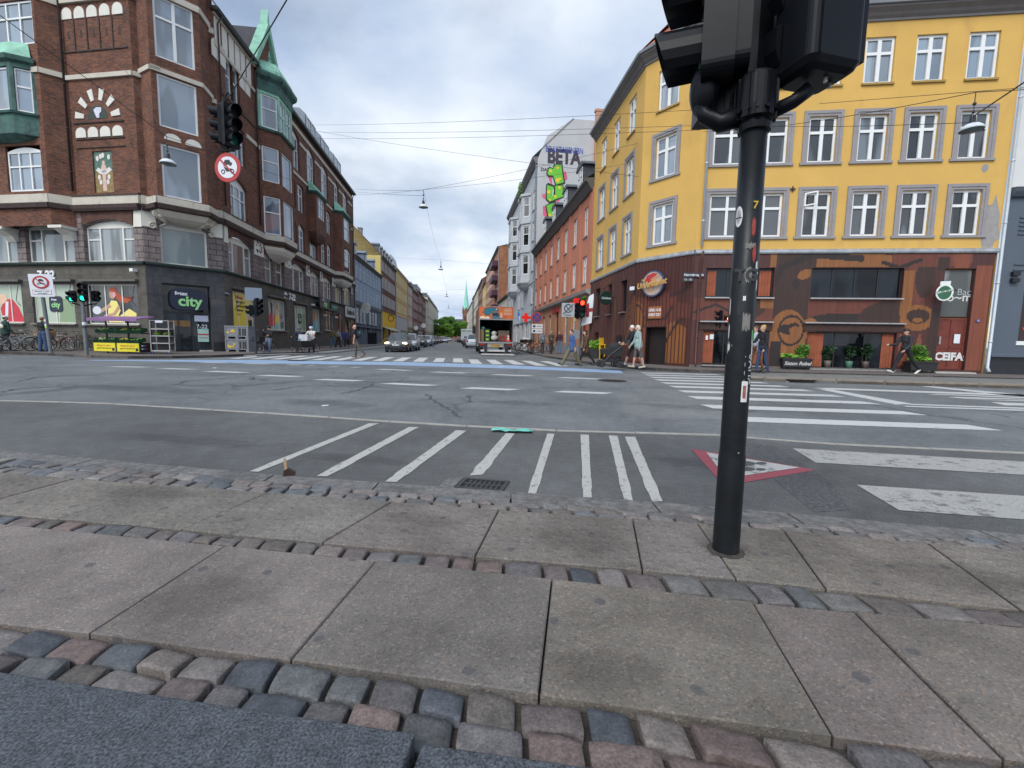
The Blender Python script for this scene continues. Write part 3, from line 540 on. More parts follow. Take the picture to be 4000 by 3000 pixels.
# slanting bars on the cycle track
P=[]
tops=[(797,915),(883,923),(985,930),(1093,936),(1182,937),(1254,939),(1315,941),(1350,944)];tope=[(818,915),(905,923),(1008,931),(1112,937),(1198,938),(1272,940),(1334,942),(1372,944)]
bots=[(539,1019),(684,1029),(832,1041),(1014,1028),(1140,1067),(1260,1075),(1348,1080),(1409,1084)];bote=[(558,1020),(707,1030),(856,1042),(1043,1026),(1158,1067),(1278,1076),(1367,1082),(1431,1084)]
for a,b,c,d in zip(tops,tope,bote,bots):
    p=[gk(*q,CZ)[:2] for q in (a,b,c,d)];n=26;l=[];r=[]
    for i in range(n+1):
        t=i/n;wid=1.0+rnd.uniform(-.05,.05)+(.18 if .78<t<.92 else 0);A=[p[0][k]*(1-t)+p[3][k]*t for k in (0,1)];B=[p[1][k]*(1-t)+p[2][k]*t for k in (0,1)];cx,cy=(A[0]+B[0])/2,(A[1]+B[1])/2
        l.append((cx+(A[0]-cx)*wid,cy+(A[1]-cy)*wid));r.append((cx+(B[0]-cx)*wid,cy+(B[1]-cy)*wid))
    for i in range(n): P.append([l[i],r[i],r[i+1],l[i+1]])
marks('cycle_track_markings',P,CZ+.004,wornmat('road_paint_bars',(.40,.395,.37),(.16,.16,.155),.40,14))
tr=lambda l,z=CZ:[gp(2650+X*.4724,1700+Y*.4724,z)[:2] for X,Y in l]
marks('warning_triangle',[tr([(103,114),(1135,290),(500,402)][::1]+[(360,400)])],CZ+.004,REDP)
marks('warning_triangle_field',[tr([(232,147),(1005,273),(517,343),(380,345)])],CZ+.007,WPW)
mb=[]
def ov(cx,cy,rx,ry,a=0,n=16): return [(cx+rx*math.cos(t)*math.cos(a)-ry*math.sin(t)*math.sin(a),cy+rx*math.cos(t)*math.sin(a)+ry*math.sin(t)*math.cos(a)) for t in [2*math.pi*i/n for i in range(n)]]
marks('warning_triangle_figures',[tr(ov(540,240,100,19,.03)),tr(ov(684,240,46,11,.02)),tr(ov(530,287,105,17,.02)),tr(ov(680,291,40,10,.02)),tr(ov(310,207,10,5))],CZ+.010,mat('road_paint_dark',(.06,.065,.07)))
# far pavements
PAV=mat('far_pavement',(.16,.145,.135),.85,.25,1.5,bump=.4,bsc=30);PAVR=mat('far_pavement_cobbles',(.13,.108,.098),.85,.35,5,bump=.6,bsc=30)
LK=[(-60,26.0),(-40,23.4),(-25.4,21.35),(-21.8,20.75),(-19.5,19.75),(-18.2,19.3),(-16.6,19.15),(-15.3,19.9),(-14.5,21.3),(-14.1,23),(-12.95,28.5),(-15.3,45),(-37.1,213),(-60,380)]
Lin=[(-60,380),(-110,380),(-110,26)]
sheet('pavement',LK+Lin,0,PAVR,thick=.3)
def kerbline(name,pts,w,z,m,zb=-.14):
    mb=MB()
    for a,b in zip(pts,pts[1:]):
        dx,dy=b[0]-a[0],b[1]-a[1];l=math.hypot(dx,dy);n=max(1,int(l/1.1));nx,ny=-dy/l*w,dx/l*w
        for i in range(n):
            t0,t1=(i+.01)/n,(i+.99)/n
            p=[(a[0]+dx*t0,a[1]+dy*t0),(a[0]+dx*t1,a[1]+dy*t1),(a[0]+dx*t1+nx,a[1]+dy*t1+ny),(a[0]+dx*t0+nx,a[1]+dy*t0+ny)]
            mb.prism(p,zb,z)
    return put(name,mb.mesh(name,m),kind='structure')
kerbline('kerb',LK[:11],.16,.006,KERBM);kerbline('kerb',LK[10:13],.16,.006,KERBM)
sheet('cycle_track',[(-13.35,23.2),(-11.75,28),(-13.6,45),(-35.4,213),(-37.0,213),(-15.25,45),(-12.9,28.5),(-14.05,23.2)],-.05,mat('side_cycle_track',(.2,.2,.2),.9,.15,2),thick=.2)
RK=[(-24,235),(-2.55,68),(-.6,57),(2.1,28.9),(3.0,24.4),(3.76,20.9),(4.7,18.35),(5.6,17.2),(7.0,16.5),(9.2,16.2),(13.2,15.6),(17.3,15.0),(60,10.0)]
sheet('pavement',RK+[(60,40),(60,235)],.0,PAVR,thick=.3)
kerbline('kerb',RK[:3],.16,.006,KERBM);kerbline('kerb',RK[2:],.16,.006,KERBM)
IK=[(6.9,13.75),(7.6,13.35),(9.5,12.95),(12.0,12.6),(14.3,12.3),(60,7.0)]
sheet('cycle_track',IK+[(60,10.0),(17.3,15.0),(13.2,15.6),(9.2,16.2),(8.2,16.35),(7.2,14.9)],-.0425,mat('bus_cycle_track',(.17,.165,.155),.9,.2,2,bump=.3,bsc=40),thick=.25)
kerbline('kerb',IK,.18,.002,mat('kerb_sandstone',(.24,.20,.16),.85,.25,4,bump=.5,bsc=40))
# ================= BUILDING HELPERS =================
def wallgrid(mb,fr,x0,x1,z0,z1,ops,d=0.,depth=.12,arch=None,mi=0):
    """front wall with rectangular openings and reveals; ops: (xa,xb,za,zb[,rise]) rise: segmental arch height above zb"""
    ops=[o if len(o)>4 else (*o,0) for o in ops]
    xs=sorted(set([x0,x1]+[v for o in ops for v in o[:2] if x0<v<x1]));zs=sorted(set([z0,z1]+[v for o in ops for v in (o[2],o[3]+o[4]) if z0<v<z1]))
    for xa,xb in zip(xs,xs[1:]):
        z=z0
        for za,zb in zip(zs,zs[1:]):
            cx,cz=(xa+xb)/2,(za+zb)/2
            if any(o[0]<cx<o[1] and o[2]<cz<o[3]+o[4] for o in ops): continue
            mb.add([fr.w(xa,za,d),fr.w(xb,za,d),fr.w(xb,zb,d),fr.w(xa,zb,d)],[(0,1,2,3)],mi)
    for xa,xb,za,zb,r in ops:
        e=d-depth
        if r<=0:
            for p in (((xa,za),(xa,zb)),((xa,zb),(xb,zb)),((xb,zb),(xb,za)),((xb,za),(xa,za))):
                (a,b),(c,g)=p;mb.add([fr.w(a,b,d),fr.w(c,g,d),fr.w(c,g,e),fr.w(a,b,e)],[(0,1,2,3)],mi)
        else:
            n=8;arc=[(xa+(xb-xa)*i/n, zb+r*(1-(2*i/n-1)**2)) for i in range(n+1)]
            pts=[(xa,za)]+arc+[(xb,za),(xa,za)]
            for a,b in zip(pts,pts[1:]): mb.add([fr.w(*a,d),fr.w(*b,d),fr.w(*b,e),fr.w(*a,e)],[(0,1,2,3)],mi)
            for a,b in zip(arc,arc[1:]): mb.add([fr.w(*a,d),fr.w(*b,d),fr.w(b[0],zb+r,d),fr.w(a[0],zb+r,d)],[(0,1,2,3)],mi)
WINC={}
def window_meshes(kind,w,h,fm,gm):
    key=(kind,round(w,2),round(h,2),fm.name,gm.name)
    if key in WINC: return WINC[key]
    f=MB();t=.07
    def bar(xa,xb,za,zb,y0=-.03,y1=.05): f.box(xa,xb,y0,y1,za,zb)
    t=.085 if w>.8 else .06
    bar(-w/2,w/2,0,t);bar(-w/2,w/2,h-t,h);bar(-w/2,-w/2+t,t,h-t);bar(w/2-t,w/2,t,h-t)
    if kind=='cross':      # danish four-light window
        zc=h*.66;bar(-w/2+t,w/2-t,zc-.05,zc+.05,-.045);bar(-.065,.065,t,zc-.05,-.045);bar(-.065,.065,zc+.05,h-t,-.045)
    elif kind=='triple':
        zc=h*.64;k=w*.27
        for x in (-w/2+k,w/2-k): bar(x-.045,x+.045,t,h-t,-.045)
        bar(-w/2+t,-w/2+k-.045,zc-.035,zc+.035);bar(w/2-k+.045,w/2-t,zc-.035,zc+.035)
    elif kind=='tri6':
        zc=h*.62
        for x in (-w/6,w/6): bar(x-.04,x+.04,t,h-t,-.04)
        bar(-w/2+t,w/2-t,zc-.04,zc+.04,-.045)
    elif kind=='sash': bar(-w/2+t,w/2-t,h*.58-.04,h*.58+.04,-.04)
    elif kind=='mull2': bar(-.04,.04,t,h-t,-.04)
    elif kind=='mull3':
        for x in (-w/6,w/6): bar(x-.03,x+.03,t,h-t,-.03)
    elif kind=='trans':    # sash with barred top light
        bar(-w/2+t,w/2-t,h*.6-.04,h*.6+.04,-.04)
        for i in (1,2,3): x=-w/2+w*i/4;bar(x-.015,x+.015,h*.6+.04,h-t,-.01)
    elif kind=='quad':
        zc=h*.66;bar(-w/2+t,w/2-t,zc-.05,zc+.05,-.045)
        for i in (1,2,3): x=-w/2+w*i/4;bar(x-.05,x+.05,t,zc-.05,-.045);bar(x-.05,x+.05,zc+.05,h-t,-.045)
    g=MB();g.box(-w/2+t*.5,w/2-t*.5,.015,.03,t*.5,h-t*.5)
    r=(f.mesh('window_frame',fm),g.mesh('pane',gm));WINC[key]=r;return r
def window(parent,fr,x,z,w,h,kind,fm,gm,d=0.,sill=None,surround=None,lean=0,arch=0,label=None,name='window'):
    M=fr.M(x,z,d-.10);fmh,gmh=window_meshes(kind,w,h,fm,gm)
    o=put(name,fmh,M,parent);put('pane',gmh,M@Matrix.Translation((0,0,0)),o)
    if label: o['label']=label
    if arch:
        n=10;p=[(-w/2,h)]+[(-w/2+w*i/n,h+arch*(1-(2*i/n-1)**2)) for i in range(n+1)];p=p[1:]
        mb=MB();mb.prism([(a,b) for a,b in p],-.03,.04,'y');put('window_head',mb.mesh('window_head',fm),M,o)
    if sill:
        sm,ov,th=sill;key=('sill',round(w,2),sm.name,ov,th)
        if key not in WINC: mb=MB();mb.prism([(-.085-.0,-th),(-.085,0.0),(.12,.03),(.12,-th)][::1],-w/2-ov,w/2+ov,'x');mb.v=[(v[0],v[1]-.08,v[2]) for v in mb.v];WINC[key]=mb.mesh('sill',sm)
        put('sill',WINC[key],M,o)
    if surround:
        sm,b,pr=surround;key=('sur',round(w,2),round(h,2),sm.name,b)
        if key not in WINC:
            mb=MB();
            for (k0,k1,p_) in ((b,b*.45,pr),(b*.45,0.0,pr*.55)):
                mb.box(-w/2-k0,-w/2-k1,-.10-p_,-.098,-.0,h+k1);mb.box(w/2+k1,w/2+k0,-.10-p_,-.098,-.0,h+k1);mb.box(-w/2-k0,w/2+k0,-.10-p_,-.098,h+k1,h+k0)
            WINC[key]=mb.mesh('surround',sm)
        put('surround',WINC[key],M,o)
    return o
def band_(mb,fr,x0,x1,prof,mi=None,e0=0,e1=0):
    """sweep a (outward,z) profile along the facade"""
    vs=[fr.w(x0-e0*p[0],p[1],p[0]) for p in prof]+[fr.w(x1+e1*p[0],p[1],p[0]) for p in prof];n=len(prof)
    mb.add(vs,[(i,i+n,(i+1)%n+n,(i+1)%n) for i in range(n)]+[tuple(range(n)),tuple(range(2*n-1,n-1,-1))],mi)
def rectprof(d0,d1,z0,z1): return [(d0,z0),(d1,z0),(d1,z1),(d0,z1)]
def footroof(fr,x0,x1,ze,zr,dep,mb,eave=.35,mi=0,z_th=.12):
    """pitched roof: front slope from eave to ridge and a back slope"""
    a=[fr.w(x0,ze,eave),fr.w(x1,ze,eave),fr.w(x1,zr,-dep/2),fr.w(x0,zr,-dep/2)];mb.add(a,[(0,1,2,3)],mi)
    b=[fr.w(x0,ze,-dep-.2),fr.w(x1,ze,-dep-.2),fr.w(x1,zr,-dep/2),fr.w(x0,zr,-dep/2)];mb.add(b,[(1,0,3,2)],mi)
    mb.add([fr.w(x0,ze,eave),fr.w(x0,ze,-dep-.2),fr.w(x0,zr,-dep/2)],[(0,1,2)],mi);mb.add([fr.w(x1,ze,eave),fr.w(x1,ze,-dep-.2),fr.w(x1,zr,-dep/2)],[(0,1,2)],mi)
WHITE=mat('white_paint',(.74,.75,.74),.5,.04,2);CREAMP=mat('cream_paint',(.70,.68,.62),.55,.06,2);DARKM=mat('dark_metal',(.02,.022,.025),.45,.2,5);ZINC=mat('zinc',(.36,.40,.43),.45,.12,3,metal=.35);ZINCL=mat('zinc_light',(.55,.6,.64),.5,.08,3,metal=.2)
GL=glassmat('window_glass',(.035,.04,.048),ior=1.8,curtain=(.14,.16,.18,1));GLD=glassmat('dark_window_glass',(.022,.026,.03),ior=1.7,curtain=(.075,.08,.085,1));GLS=glassmat('sky_window_glass',(.13,.17,.21),ior=2.3,var=.25);GLW=glassmat('curtained_window_glass',(.16,.18,.185),ior=1.8,var=.35)
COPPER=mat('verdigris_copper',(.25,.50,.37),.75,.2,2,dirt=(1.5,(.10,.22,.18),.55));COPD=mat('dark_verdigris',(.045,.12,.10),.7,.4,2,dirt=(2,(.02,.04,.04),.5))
def downpipe(parent,fr,x,z0,z1,d=.1,r=.05,m=None,foot=True):
    mb=MB();p=[fr.w(x,z1,d+.25),fr.w(x,z1-.35,d),fr.w(x,z0+.25,d)]+([fr.w(x,z0+.08,d+.1)] if foot else []);mb.tube(p,r,8)
    z=z0+1.2
    while z<z1-1: mb.tube([fr.w(x,z,d),fr.w(x,z+.05,d)],r*1.25,8);z+=2.2
    return worldobj('downpipe',mb,m or ZINC,parent,smooth=True)
# ================= YELLOW CORNER BUILDING =================
Y1=gp(2690,1433);Y2=gp(3844,1460);Y0=gp(2473,1419)
azf=lambda a,b: math.degrees(math.atan2(b[0]-a[0],b[1]-a[1]))
FA=Fr(Y1,azf(Y1,Y2));FB=Fr(Y0,azf(Y0,Y1));FC=Fr(Y0,174.0)
YEL=mat('yellow_stucco',(.62,.38,.10),.9,.07,.5,bump=.25,bsc=25,coord='UV',dirt=(.5,(.52,.31,.09),.55));GREYF=mat('grey_render_frame',(.27,.255,.26),.85,.12,4,bump=.2,bsc=30,coord='Object');SILLY=mat('ochre_sill',(.34,.22,.06),.8,.2,5)
CORN=mat('cornice_grey',(.16,.15,.15),.8,.12,3);TILE=mat('red_roof_tiles',(.33,.11,.06),.8,.3,6,bump=.8,bsc=12)
yb=root('yellow_corner_building',Matrix.Translation((Y1[0],Y1[1],0)),label='yellow four-storey corner building with grey window frames above a painted brown bar',cat='building')
WY=[(5.2,1.67),(7.97,1.69),(10.76,1.62)]
colsA=[4.43,6.2,7.93,9.67];colsC=[-5.85,-3.66,-1.5]
mb=MB();op=[]
for z,h in WY:
    op+=[(c-.51,c+.51,z,z+h) for c in colsA]+[(.44,3.2,z,z+h)]
wallgrid(mb,FA,0,10.93,4.62,12.95,op)
wallgrid(mb,FB,0,2.80,4.62,12.95,[(.69,1.69,z,z+h) for z,h in WY])
wallgrid(mb,FC,-7.55,0,4.62,12.95,[(c-.48,c+.48,z,z+h) for c in colsC for z,h in WY])
mb.add([FC.w(-7.55,4.62,0),FC.w(-7.55,12.95,0),FC.w(-7.55,12.95,-9),FC.w(-7.55,4.62,-9)],[(0,1,2,3)]);mb.add([FA.w(10.93,0,0),FA.w(10.93,12.95,0),FA.w(10.93,12.95,-9),FA.w(10.93,0,-9)],[(0,1,2,3)])
worldobj('wall',mb,YEL,yb)
# peeled plaster patches (real material change)
mb=MB()
def blob(fr,cx,cz,rx,rz,d,seed=0,n=14,m=.3):
    r=random.Random(seed);return [fr.w(cx+rx*math.cos(2*math.pi*i/n)*(1+r.uniform(-m,m)),cz+rz*math.sin(2*math.pi*i/n)*(1+r.uniform(-m,m)),d) for i in range(n)]
for a in ((10.6,5.5,.3,1.0,3),(10.15,7.6,.12,.16,5)): worldobj('bare_render_patch',MB().poly(blob(FA,*a[:4],.003,a[4])),mat('bare_render',(.30,.28,.27),.9,.15,5),yb)
for i,(z,h) in enumerate(WY):
    sr=(GREYF,.2,.05) if i<2 else None;si=(GREYF,.26,.09) if i<2 else (SILLY,.06,.07)
    for j,c in enumerate(colsA): window(yb,FA,c,z,1.0,h,'cross',WHITE,[GLD,GLD,GL,GLD][(i+j)%4] if i<2 else GLS,sill=si,surround=sr)
    window(yb,FA,1.82,z,2.74,h,'quad',WHITE,GLD if i<2 else GL,sill=si,surround=sr)
    window(yb,FB,1.19,z,.98,h,'cross',WHITE,GLS,sill=si,surround=sr)
    for c in colsC: window(yb,FC,c,z,.94,h,'cross',WHITE,GLS,sill=si,surround=sr)
# open casement sash (first floor)
mb=MB();
for a in ((0,.44,0,.05),(0,.44,.45,.5),(0,.05,.05,.45),(.39,.44,.05,.45)): mb.box(a[0],a[1],-.02,.02,a[2],a[3])
obj('open_sash',mb,WHITE,FA.M(3.98,6.35,0)@Matrix.Rotation(R_(-38),4,'Z'),yb)
mb=MB();CP=[(0.0,12.9),(.05,12.9),(.05,12.98),(.13,13.05),(.18,13.12),(.26,13.18),(.32,13.22),(.32,13.32),(0,13.32)]
band_(mb,FA,0,10.93,CP,e0=.45);band_(mb,FB,0,2.80,CP,e0=.25,e1=.25);band_(mb,FC,-7.55,0,CP,e1=.2)
worldobj('cornice',mb,CORN,yb)
mb=MB();GP=[(.30,13.30),(.40,13.30),(.43,13.39),(.30,13.39)]
band_(mb,FA,0,10.93,GP,e0=.45);band_(mb,FB,0,2.80,GP,e0=.25,e1=.25);band_(mb,FC,-7.55,0,GP,e1=.2);worldobj('gutter',mb,mat('gutter_zinc',(.25,.27,.29),.5),yb)
mb=MB()
for fr,a,b in ((FA,-.3,10.93),(FB,-.2,3.0),(FC,-7.55,.2)): mb.add([fr.w(a,13.37,.38),fr.w(b,13.37,.38),fr.w(b-(1.2 if fr is FB else 0),17.4,-3.6),fr.w(a+(1.2 if fr is FB else 0),17.4,-3.6)],[(0,1,2,3)])
worldobj('roof',mb,TILE,yb)
mb=MB();SP=[(0.0,4.55),(.07,4.55),(.09,4.60),(.09,4.68),(.04,4.72),(0,4.74)]
band_(mb,FA,0,10.93,SP,e0=.08);band_(mb,FB,0,2.80,SP,e0=.05,e1=.05);band_(mb,FC,-7.55,0,SP,e1=.05);worldobj('flashing_strip',mb,mat('flashing',(.42,.44,.46),.4,.3,4,metal=.6),yb)
downpipe(yb,FA,.22,4.6,12.9,.09,.05,ZINCL,foot=False);downpipe(yb,FA,.22,.0,4.6,.09,.045,mat('pipe_brown',(.10,.035,.03),.6));downpipe(yb,FA,10.98,0,13.4,.09,.055,ZINCL)
mb=MB();mb.lathe([(0,0),(.10,.01),(.05,.03),(.02,.05)],5,FA.M(3.35,7.0,.0)@Matrix.Rotation(R_(90),4,'X'));obj('wall_anchor',MB().box(-.1,.1,-.04,0,-.02,.02).box(-.02,.02,-.04,0,-.1,.1),DARKM,FA.M(3.5,7.0,.02),yb)
# ---- bar cladding ----
def boardmat(name,col,var=.2):
    m,nt,b=_m(name);N=nt.nodes.new;L=nt.links.new;b.inputs['Roughness'].default_value=.6
    tc=N('ShaderNodeTexCoord');mp_=N('ShaderNodeMapping');mp_.inputs['Scale'].default_value=(3.5,.25,1);L(tc.outputs['UV'],mp_.inputs[0])
    n=N('ShaderNodeTexNoise');n.inputs['Scale'].default_value=2;n.inputs['Detail'].default_value=8;n.inputs['Roughness'].default_value=.65;L(mp_.outputs[0],n.inputs['Vector'])
    r=N('ShaderNodeValToRGB');r.color_ramp.elements[0].position=.3;r.color_ramp.elements[1].position=.7;r.color_ramp.elements[0].color=c4([c*(1-var*1.5) for c in col]);r.color_ramp.elements[1].color=c4([c*(1+var) for c in col]);L(n.outputs[0],r.inputs[0]);L(r.outputs[0],b.inputs['Base Color'])
    w=N('ShaderNodeTexWave');w.inputs['Scale'].default_value=1.15;w.wave_profile='SAW';w.bands_direction='X';w.inputs['Distortion'].default_value=0;L(tc.outputs['UV'],w.inputs['Vector']);bp=N('ShaderNodeBump');bp.inputs['Strength'].default_value=.8;bp.inputs['Distance'].default_value=.03;L(w.outputs[0],bp.inputs['Height']);L(bp.outputs[0],b.inputs['Normal'])
    MATS[name]=m;return m
CL=boardmat('cladding_oxblood',(.07,.021,.017));M_OR=boardmat('mural_orange',(.23,.085,.022));M_RED=boardmat('mural_red',(.13,.034,.02));M_DK=boardmat('mural_black',(.022,.013,.012));M_BR=boardmat('mural_brown',(.04,.018,.013));M_PK=boardmat('mural_rust',(.2,.055,.028))
opA=[(.47,3.07,2.85,4.0),(.5,3.03,.12,1.5),(4.45,7.77,2.85,4.0),(4.5,7.74,.07,1.5),(9.2,10.25,.12,3.97)]
opB=[(.67,1.64,-.02,1.64)];opC=[(-6.4,-5.45,2.44,4.05),(-4.02,-3.33,2.44,4.02),(-2.02,-1.15,2.43,3.97),(-6.3,-5.55,0,1.5)]
mb=MB()
wallgrid(mb,FA,0,10.85,.0,4.56,opA,.02,.16);wallgrid(mb,FB,0,2.80,.0,4.56,opB,.02,.5);wallgrid(mb,FC,-7.5,0,.0,4.56,opC,.02,.16)
def battens(fr,x0,x1,ops,step):
    x=x0
    while x<x1:
        iv=[(.14,4.55)]
        for o in ops:
            if o[0]-.03<x<o[1]+.03:
                nv=[]
                for a,b in iv:
                    if o[3]<=a or o[2]>=b: nv.append((a,b))
                    else:
                        if o[2]-a>.05: nv.append((a,o[2]))
                        if b-o[3]>.05: nv.append((o[3],b))
                iv=nv
        for a,b in iv: mb.prism([fr.w(x-.02,0,.0208)[:2],fr.w(x-.012,0,.052)[:2],fr.w(x+.012,0,.052)[:2],fr.w(x+.02,0,.0208)[:2]],a,b)
        x+=step*rnd.uniform(.85,1.15)
battens(FB,.1,2.75,opB,.17);battens(FC,-7.4,-.05,opC,.19)
worldobj('bar_cladding',mb,CL,yb)
worldobj('plinth',MB().prism([FA.w(0,0,.035)[:2],FA.w(9.15,0,.035)[:2],FA.w(9.15,0,-.1)[:2],FA.w(0,0,-.1)[:2]],0,.10),mat('plinth_stone',(.12,.11,.10),.9,.3,5),yb)
# mural (painted swirls and beasts of the wall; generic shapes)
def inside(o,x,z): return o[0]<x<o[1] and o[2]<z<o[3]
def mural(fr,shapes,ops,L0,L1,parent=yb,z1=4.54,name='mural'):
    """rasterise painted shapes on a fine grid of cells, leaving the openings free"""
    s=.045;nx=int((L1-L0)/s);nz=int((z1-.12)/s);by={}
    for i in range(nx):
        for j in range(nz):
            x=L0+(i+.5)*s;z=.12+(j+.5)*s
            if any(o[0]-s/2<x<o[1]+s/2 and o[2]-s/2<z<o[3]+s/2 for o in ops): continue
            k=None
            for m,f in shapes:
                if f(x,z): k=m
            if k is not None: by.setdefault(k,[]).append((i,j))
    mb=MB();keys=list(by)
    for mi,k in enumerate(keys):
        cells=set(by[k])
        for i in sorted({c[0] for c in cells}):
            js=sorted(j for a,j in cells if a==i);st=js[0];pr=js[0]
            for j in js[1:]+[None]:
                if j is None or j!=pr+1:
                    xa=L0+i*s;mb.add([fr.w(xa,.12+st*s,.0245),fr.w(xa+s,.12+st*s,.0245),fr.w(xa+s,.12+(pr+1)*s,.0245),fr.w(xa,.12+(pr+1)*s,.0245)],[(0,1,2,3)],mi);st=j
                pr=j
    worldobj(name,mb,keys,parent)
def el(cx,cz,rx,rz,a=0): return lambda x,z:(((x-cx)*math.cos(a)+(z-cz)*math.sin(a))/rx)**2+((-(x-cx)*math.sin(a)+(z-cz)*math.cos(a))/rz)**2<1
def ring(cx,cz,rx,rz,t): return lambda x,z:(1-t)**2<((x-cx)/rx)**2+((z-cz)/rz)**2<1
def blk(a,b,c,d): return lambda x,z:a<x<b and c<z<d
def curve(pts,w):
    def f(x,z):
        for p,q in zip(pts,pts[1:]):
            dx,dz=q[0]-p[0],q[1]-p[1];t=max(0,min(1,((x-p[0])*dx+(z-p[1])*dz)/(dx*dx+dz*dz)));
            if (x-p[0]-t*dx)**2+(z-p[1]-t*dz)**2<w*w: return True
        return False
    return f
def above(f0): return lambda x,z:z>f0(x)
mural(FA,[(M_OR,lambda x,z:2.9<x<7.3 and z>3.95 and z<4.6-.13*(x-6.2)**2*(x>6.2)),(M_BR,blk(3.1,4.6,1.6,4.6)),(M_DK,curve([(2.9,3.0),(3.3,4.0),(4.4,4.5),(6.2,4.35)],.12)),(M_OR,el(4.2,3.75,.28,.18,.4)),(M_DK,el(3.9,3.35,.14,.22)),
 (M_RED,lambda x,z:4.4<x<8.0 and 1.5<z<2.83),(M_DK,el(5.7,1.75,1.6,.5)),(M_BR,el(7.2,2.1,.95,.62,.2)),(M_OR,el(3.72,1.35,.72,1.02)),(M_OR,el(4.55,1.75,.3,.3)),(M_DK,ring(3.85,1.55,.5,.62,.16)),(M_DK,el(3.65,1.6,.28,.18)),(M_DK,el(3.85,1.62,.33,.2,.5)),(M_OR,el(3.95,1.58,.2,.13,.5)),
 (M_DK,blk(3.12,3.5,.1,1.1)),(M_RED,lambda x,z:7.9<x<8.6 and 2.0<z<4.55),(M_OR,lambda x,z:7.75<x<8.15 and 2.2<z<3.9),(M_BR,el(8.55,3.6,.35,.75)),(M_OR,el(8.4,2.1,.62,.5)),(M_BR,el(8.42,2.16,.42,.28)),(M_OR,el(8.42,2.02,.2,.09)),(M_PK,lambda x,z:7.85<x<8.75 and .2<z<1.5 and z<.5+1.0*abs(math.sin(x*9))),(M_BR,lambda x,z:8.85<x<9.2 and z<2.5),
 (M_PK,lambda x,z:10.25<x<10.85 and z<4.1),(M_RED,lambda x,z:7.3<x<9.6 and z>4.02),(M_PK,el(9.75,4.35,.33,.5)),(M_BR,lambda x,z:8.9<x<9.3 and 3.9<z<4.4),(M_DK,curve([(7.0,4.2),(7.6,4.0),(8.3,4.3)],.07)),
 (M_RED,lambda x,z:0<x<3.1 and 1.9<z<2.83),(M_BR,el(2.3,2.4,.62,.4,.5)),(M_OR,lambda x,z:2.6<x<3.1 and 2.4<z<2.84),(M_DK,curve([(0,2.2),(.9,2.55),(1.9,2.1)],.05))],opA,.05,10.82)
mural(FB,[(M_PK,lambda x,z:z<2.3 and x<.62),(M_RED,lambda x,z:1.62<z<3.0 and x<2.1),(M_OR,lambda x,z:1.7<x<2.6 and z<1.9-.5*abs(x-2.0)),(M_DK,curve([(1.62,.9),(2.0,1.6),(2.5,2.1),(2.8,2.35)],.05)),(M_DK,curve([(.3,1.85),(.9,2.05),(1.6,2.0),(1.9,2.5)],.06)),(M_OR,el(.05,1.9,.5,.95)),(M_DK,ring(.1,1.9,.42,.8,.14)),(M_DK,curve([(.7,2.9),(1.3,2.8),(2.0,3.0),(2.8,3.3)],.05)),(M_RED,el(1.1,2.8,.7,.5)),(M_RED,lambda x,z:x>1.9 and 2.0<z<3.1-.2*x)],opB,.03,2.77)
mural(FC,[(M_RED,el(-4.2,4.1,1.5,.75)),(M_PK,el(-4.7,4.15,.9,.45)),(M_OR,el(-4.3,4.3,.7,.3)),(M_DK,curve([(-5.5,3.2),(-5,3.9),(-3.2,4.1),(-2.4,3.7)],.07)),(M_OR,el(-.62,1.75,.62,1.0)),(M_DK,ring(-.62,1.75,.45,.8,.18)),(M_DK,ring(-.55,1.9,.2,.35,.3)),(M_OR,el(-.2,2.3,.35,.9)),(M_BR,el(-2.9,2.1,.5,1.2)),(M_RED,el(-5.0,1.4,.45,.9)),(M_DK,ring(-5.0,1.4,.3,.6,.2)),(M_PK,el(-7.1,1.2,.4,1.4)),(M_RED,el(-2.4,1.0,.7,.5)),(M_OR,curve([(-3.0,.9),(-2.7,2.2),(-2.8,3.2)],.1))],opC,-7.45,-.02)
# bar windows
CURT=mat('orange_curtain',(.27,.075,.035),.85,.3,3)
def curtain(parent,M,w,h,m=CURT,amp=.035,folds=7,name='curtain'):
    mb=MB();n=folds*8;vs=[]
    for i in range(n+1):
        x=-w/2+w*i/n;y=amp*math.sin(2*math.pi*i/8)+amp*.4*math.sin(i*1.7);vs+=[(x,y,0),(x,y*.8,h)]
    mb.add(vs,[(2*i,2*i+2,2*i+3,2*i+1) for i in range(n)]);return obj(name,mb,m,M,parent,smooth=True)
GB=glassmat('bar_glass',(.008,.010,.013),ior=1.4,rough=.03)
DKF=mat('dark_window_frame',(.02,.018,.02),.5);STEEL=mat('steel_trim',(.45,.43,.42),.35,.2,5,metal=.7)
def barwin(fr,xa,xb,za,zb,n,curts=(),name='bar_window'):
    w=xb-xa;h=zb-za;M=fr.M((xa+xb)/2,za,-.12);f=MB();t=.04
    f.box(-w/2,w/2,-.02,.03,0,t);f.box(-w/2,w/2,-.02,.03,h-t,h);
    for i in range(n+1): x=-w/2+w*i/n;x=min(max(x,-w/2+t/2),w/2-t/2);f.box(x-t/2,x+t/2,-.02,.03,t,h-t)
    o=obj(name,f,DKF,M,yb);g=MB();g.box(-w/2+.02,w/2-.02,0.004,.016,.02,h-.02);obj('pane',g,GB,M,o)
    for a,b,m in curts:
        cm=curtain(o,M@Matrix.Translation(((a+b)/2-(xa+xb)/2,-.018,.06)),b-a,h-.16 if zb>2 else h-.1,m,amp=.012,folds=max(3,int((b-a)*10)))
    mb=MB();mb.box(-w/2-.02,w/2+.02,-.2,-.06,-.06,-.01);obj('sill_trim',mb,STEEL,fr.M((xa+xb)/2,za,-.06),o)
    return o
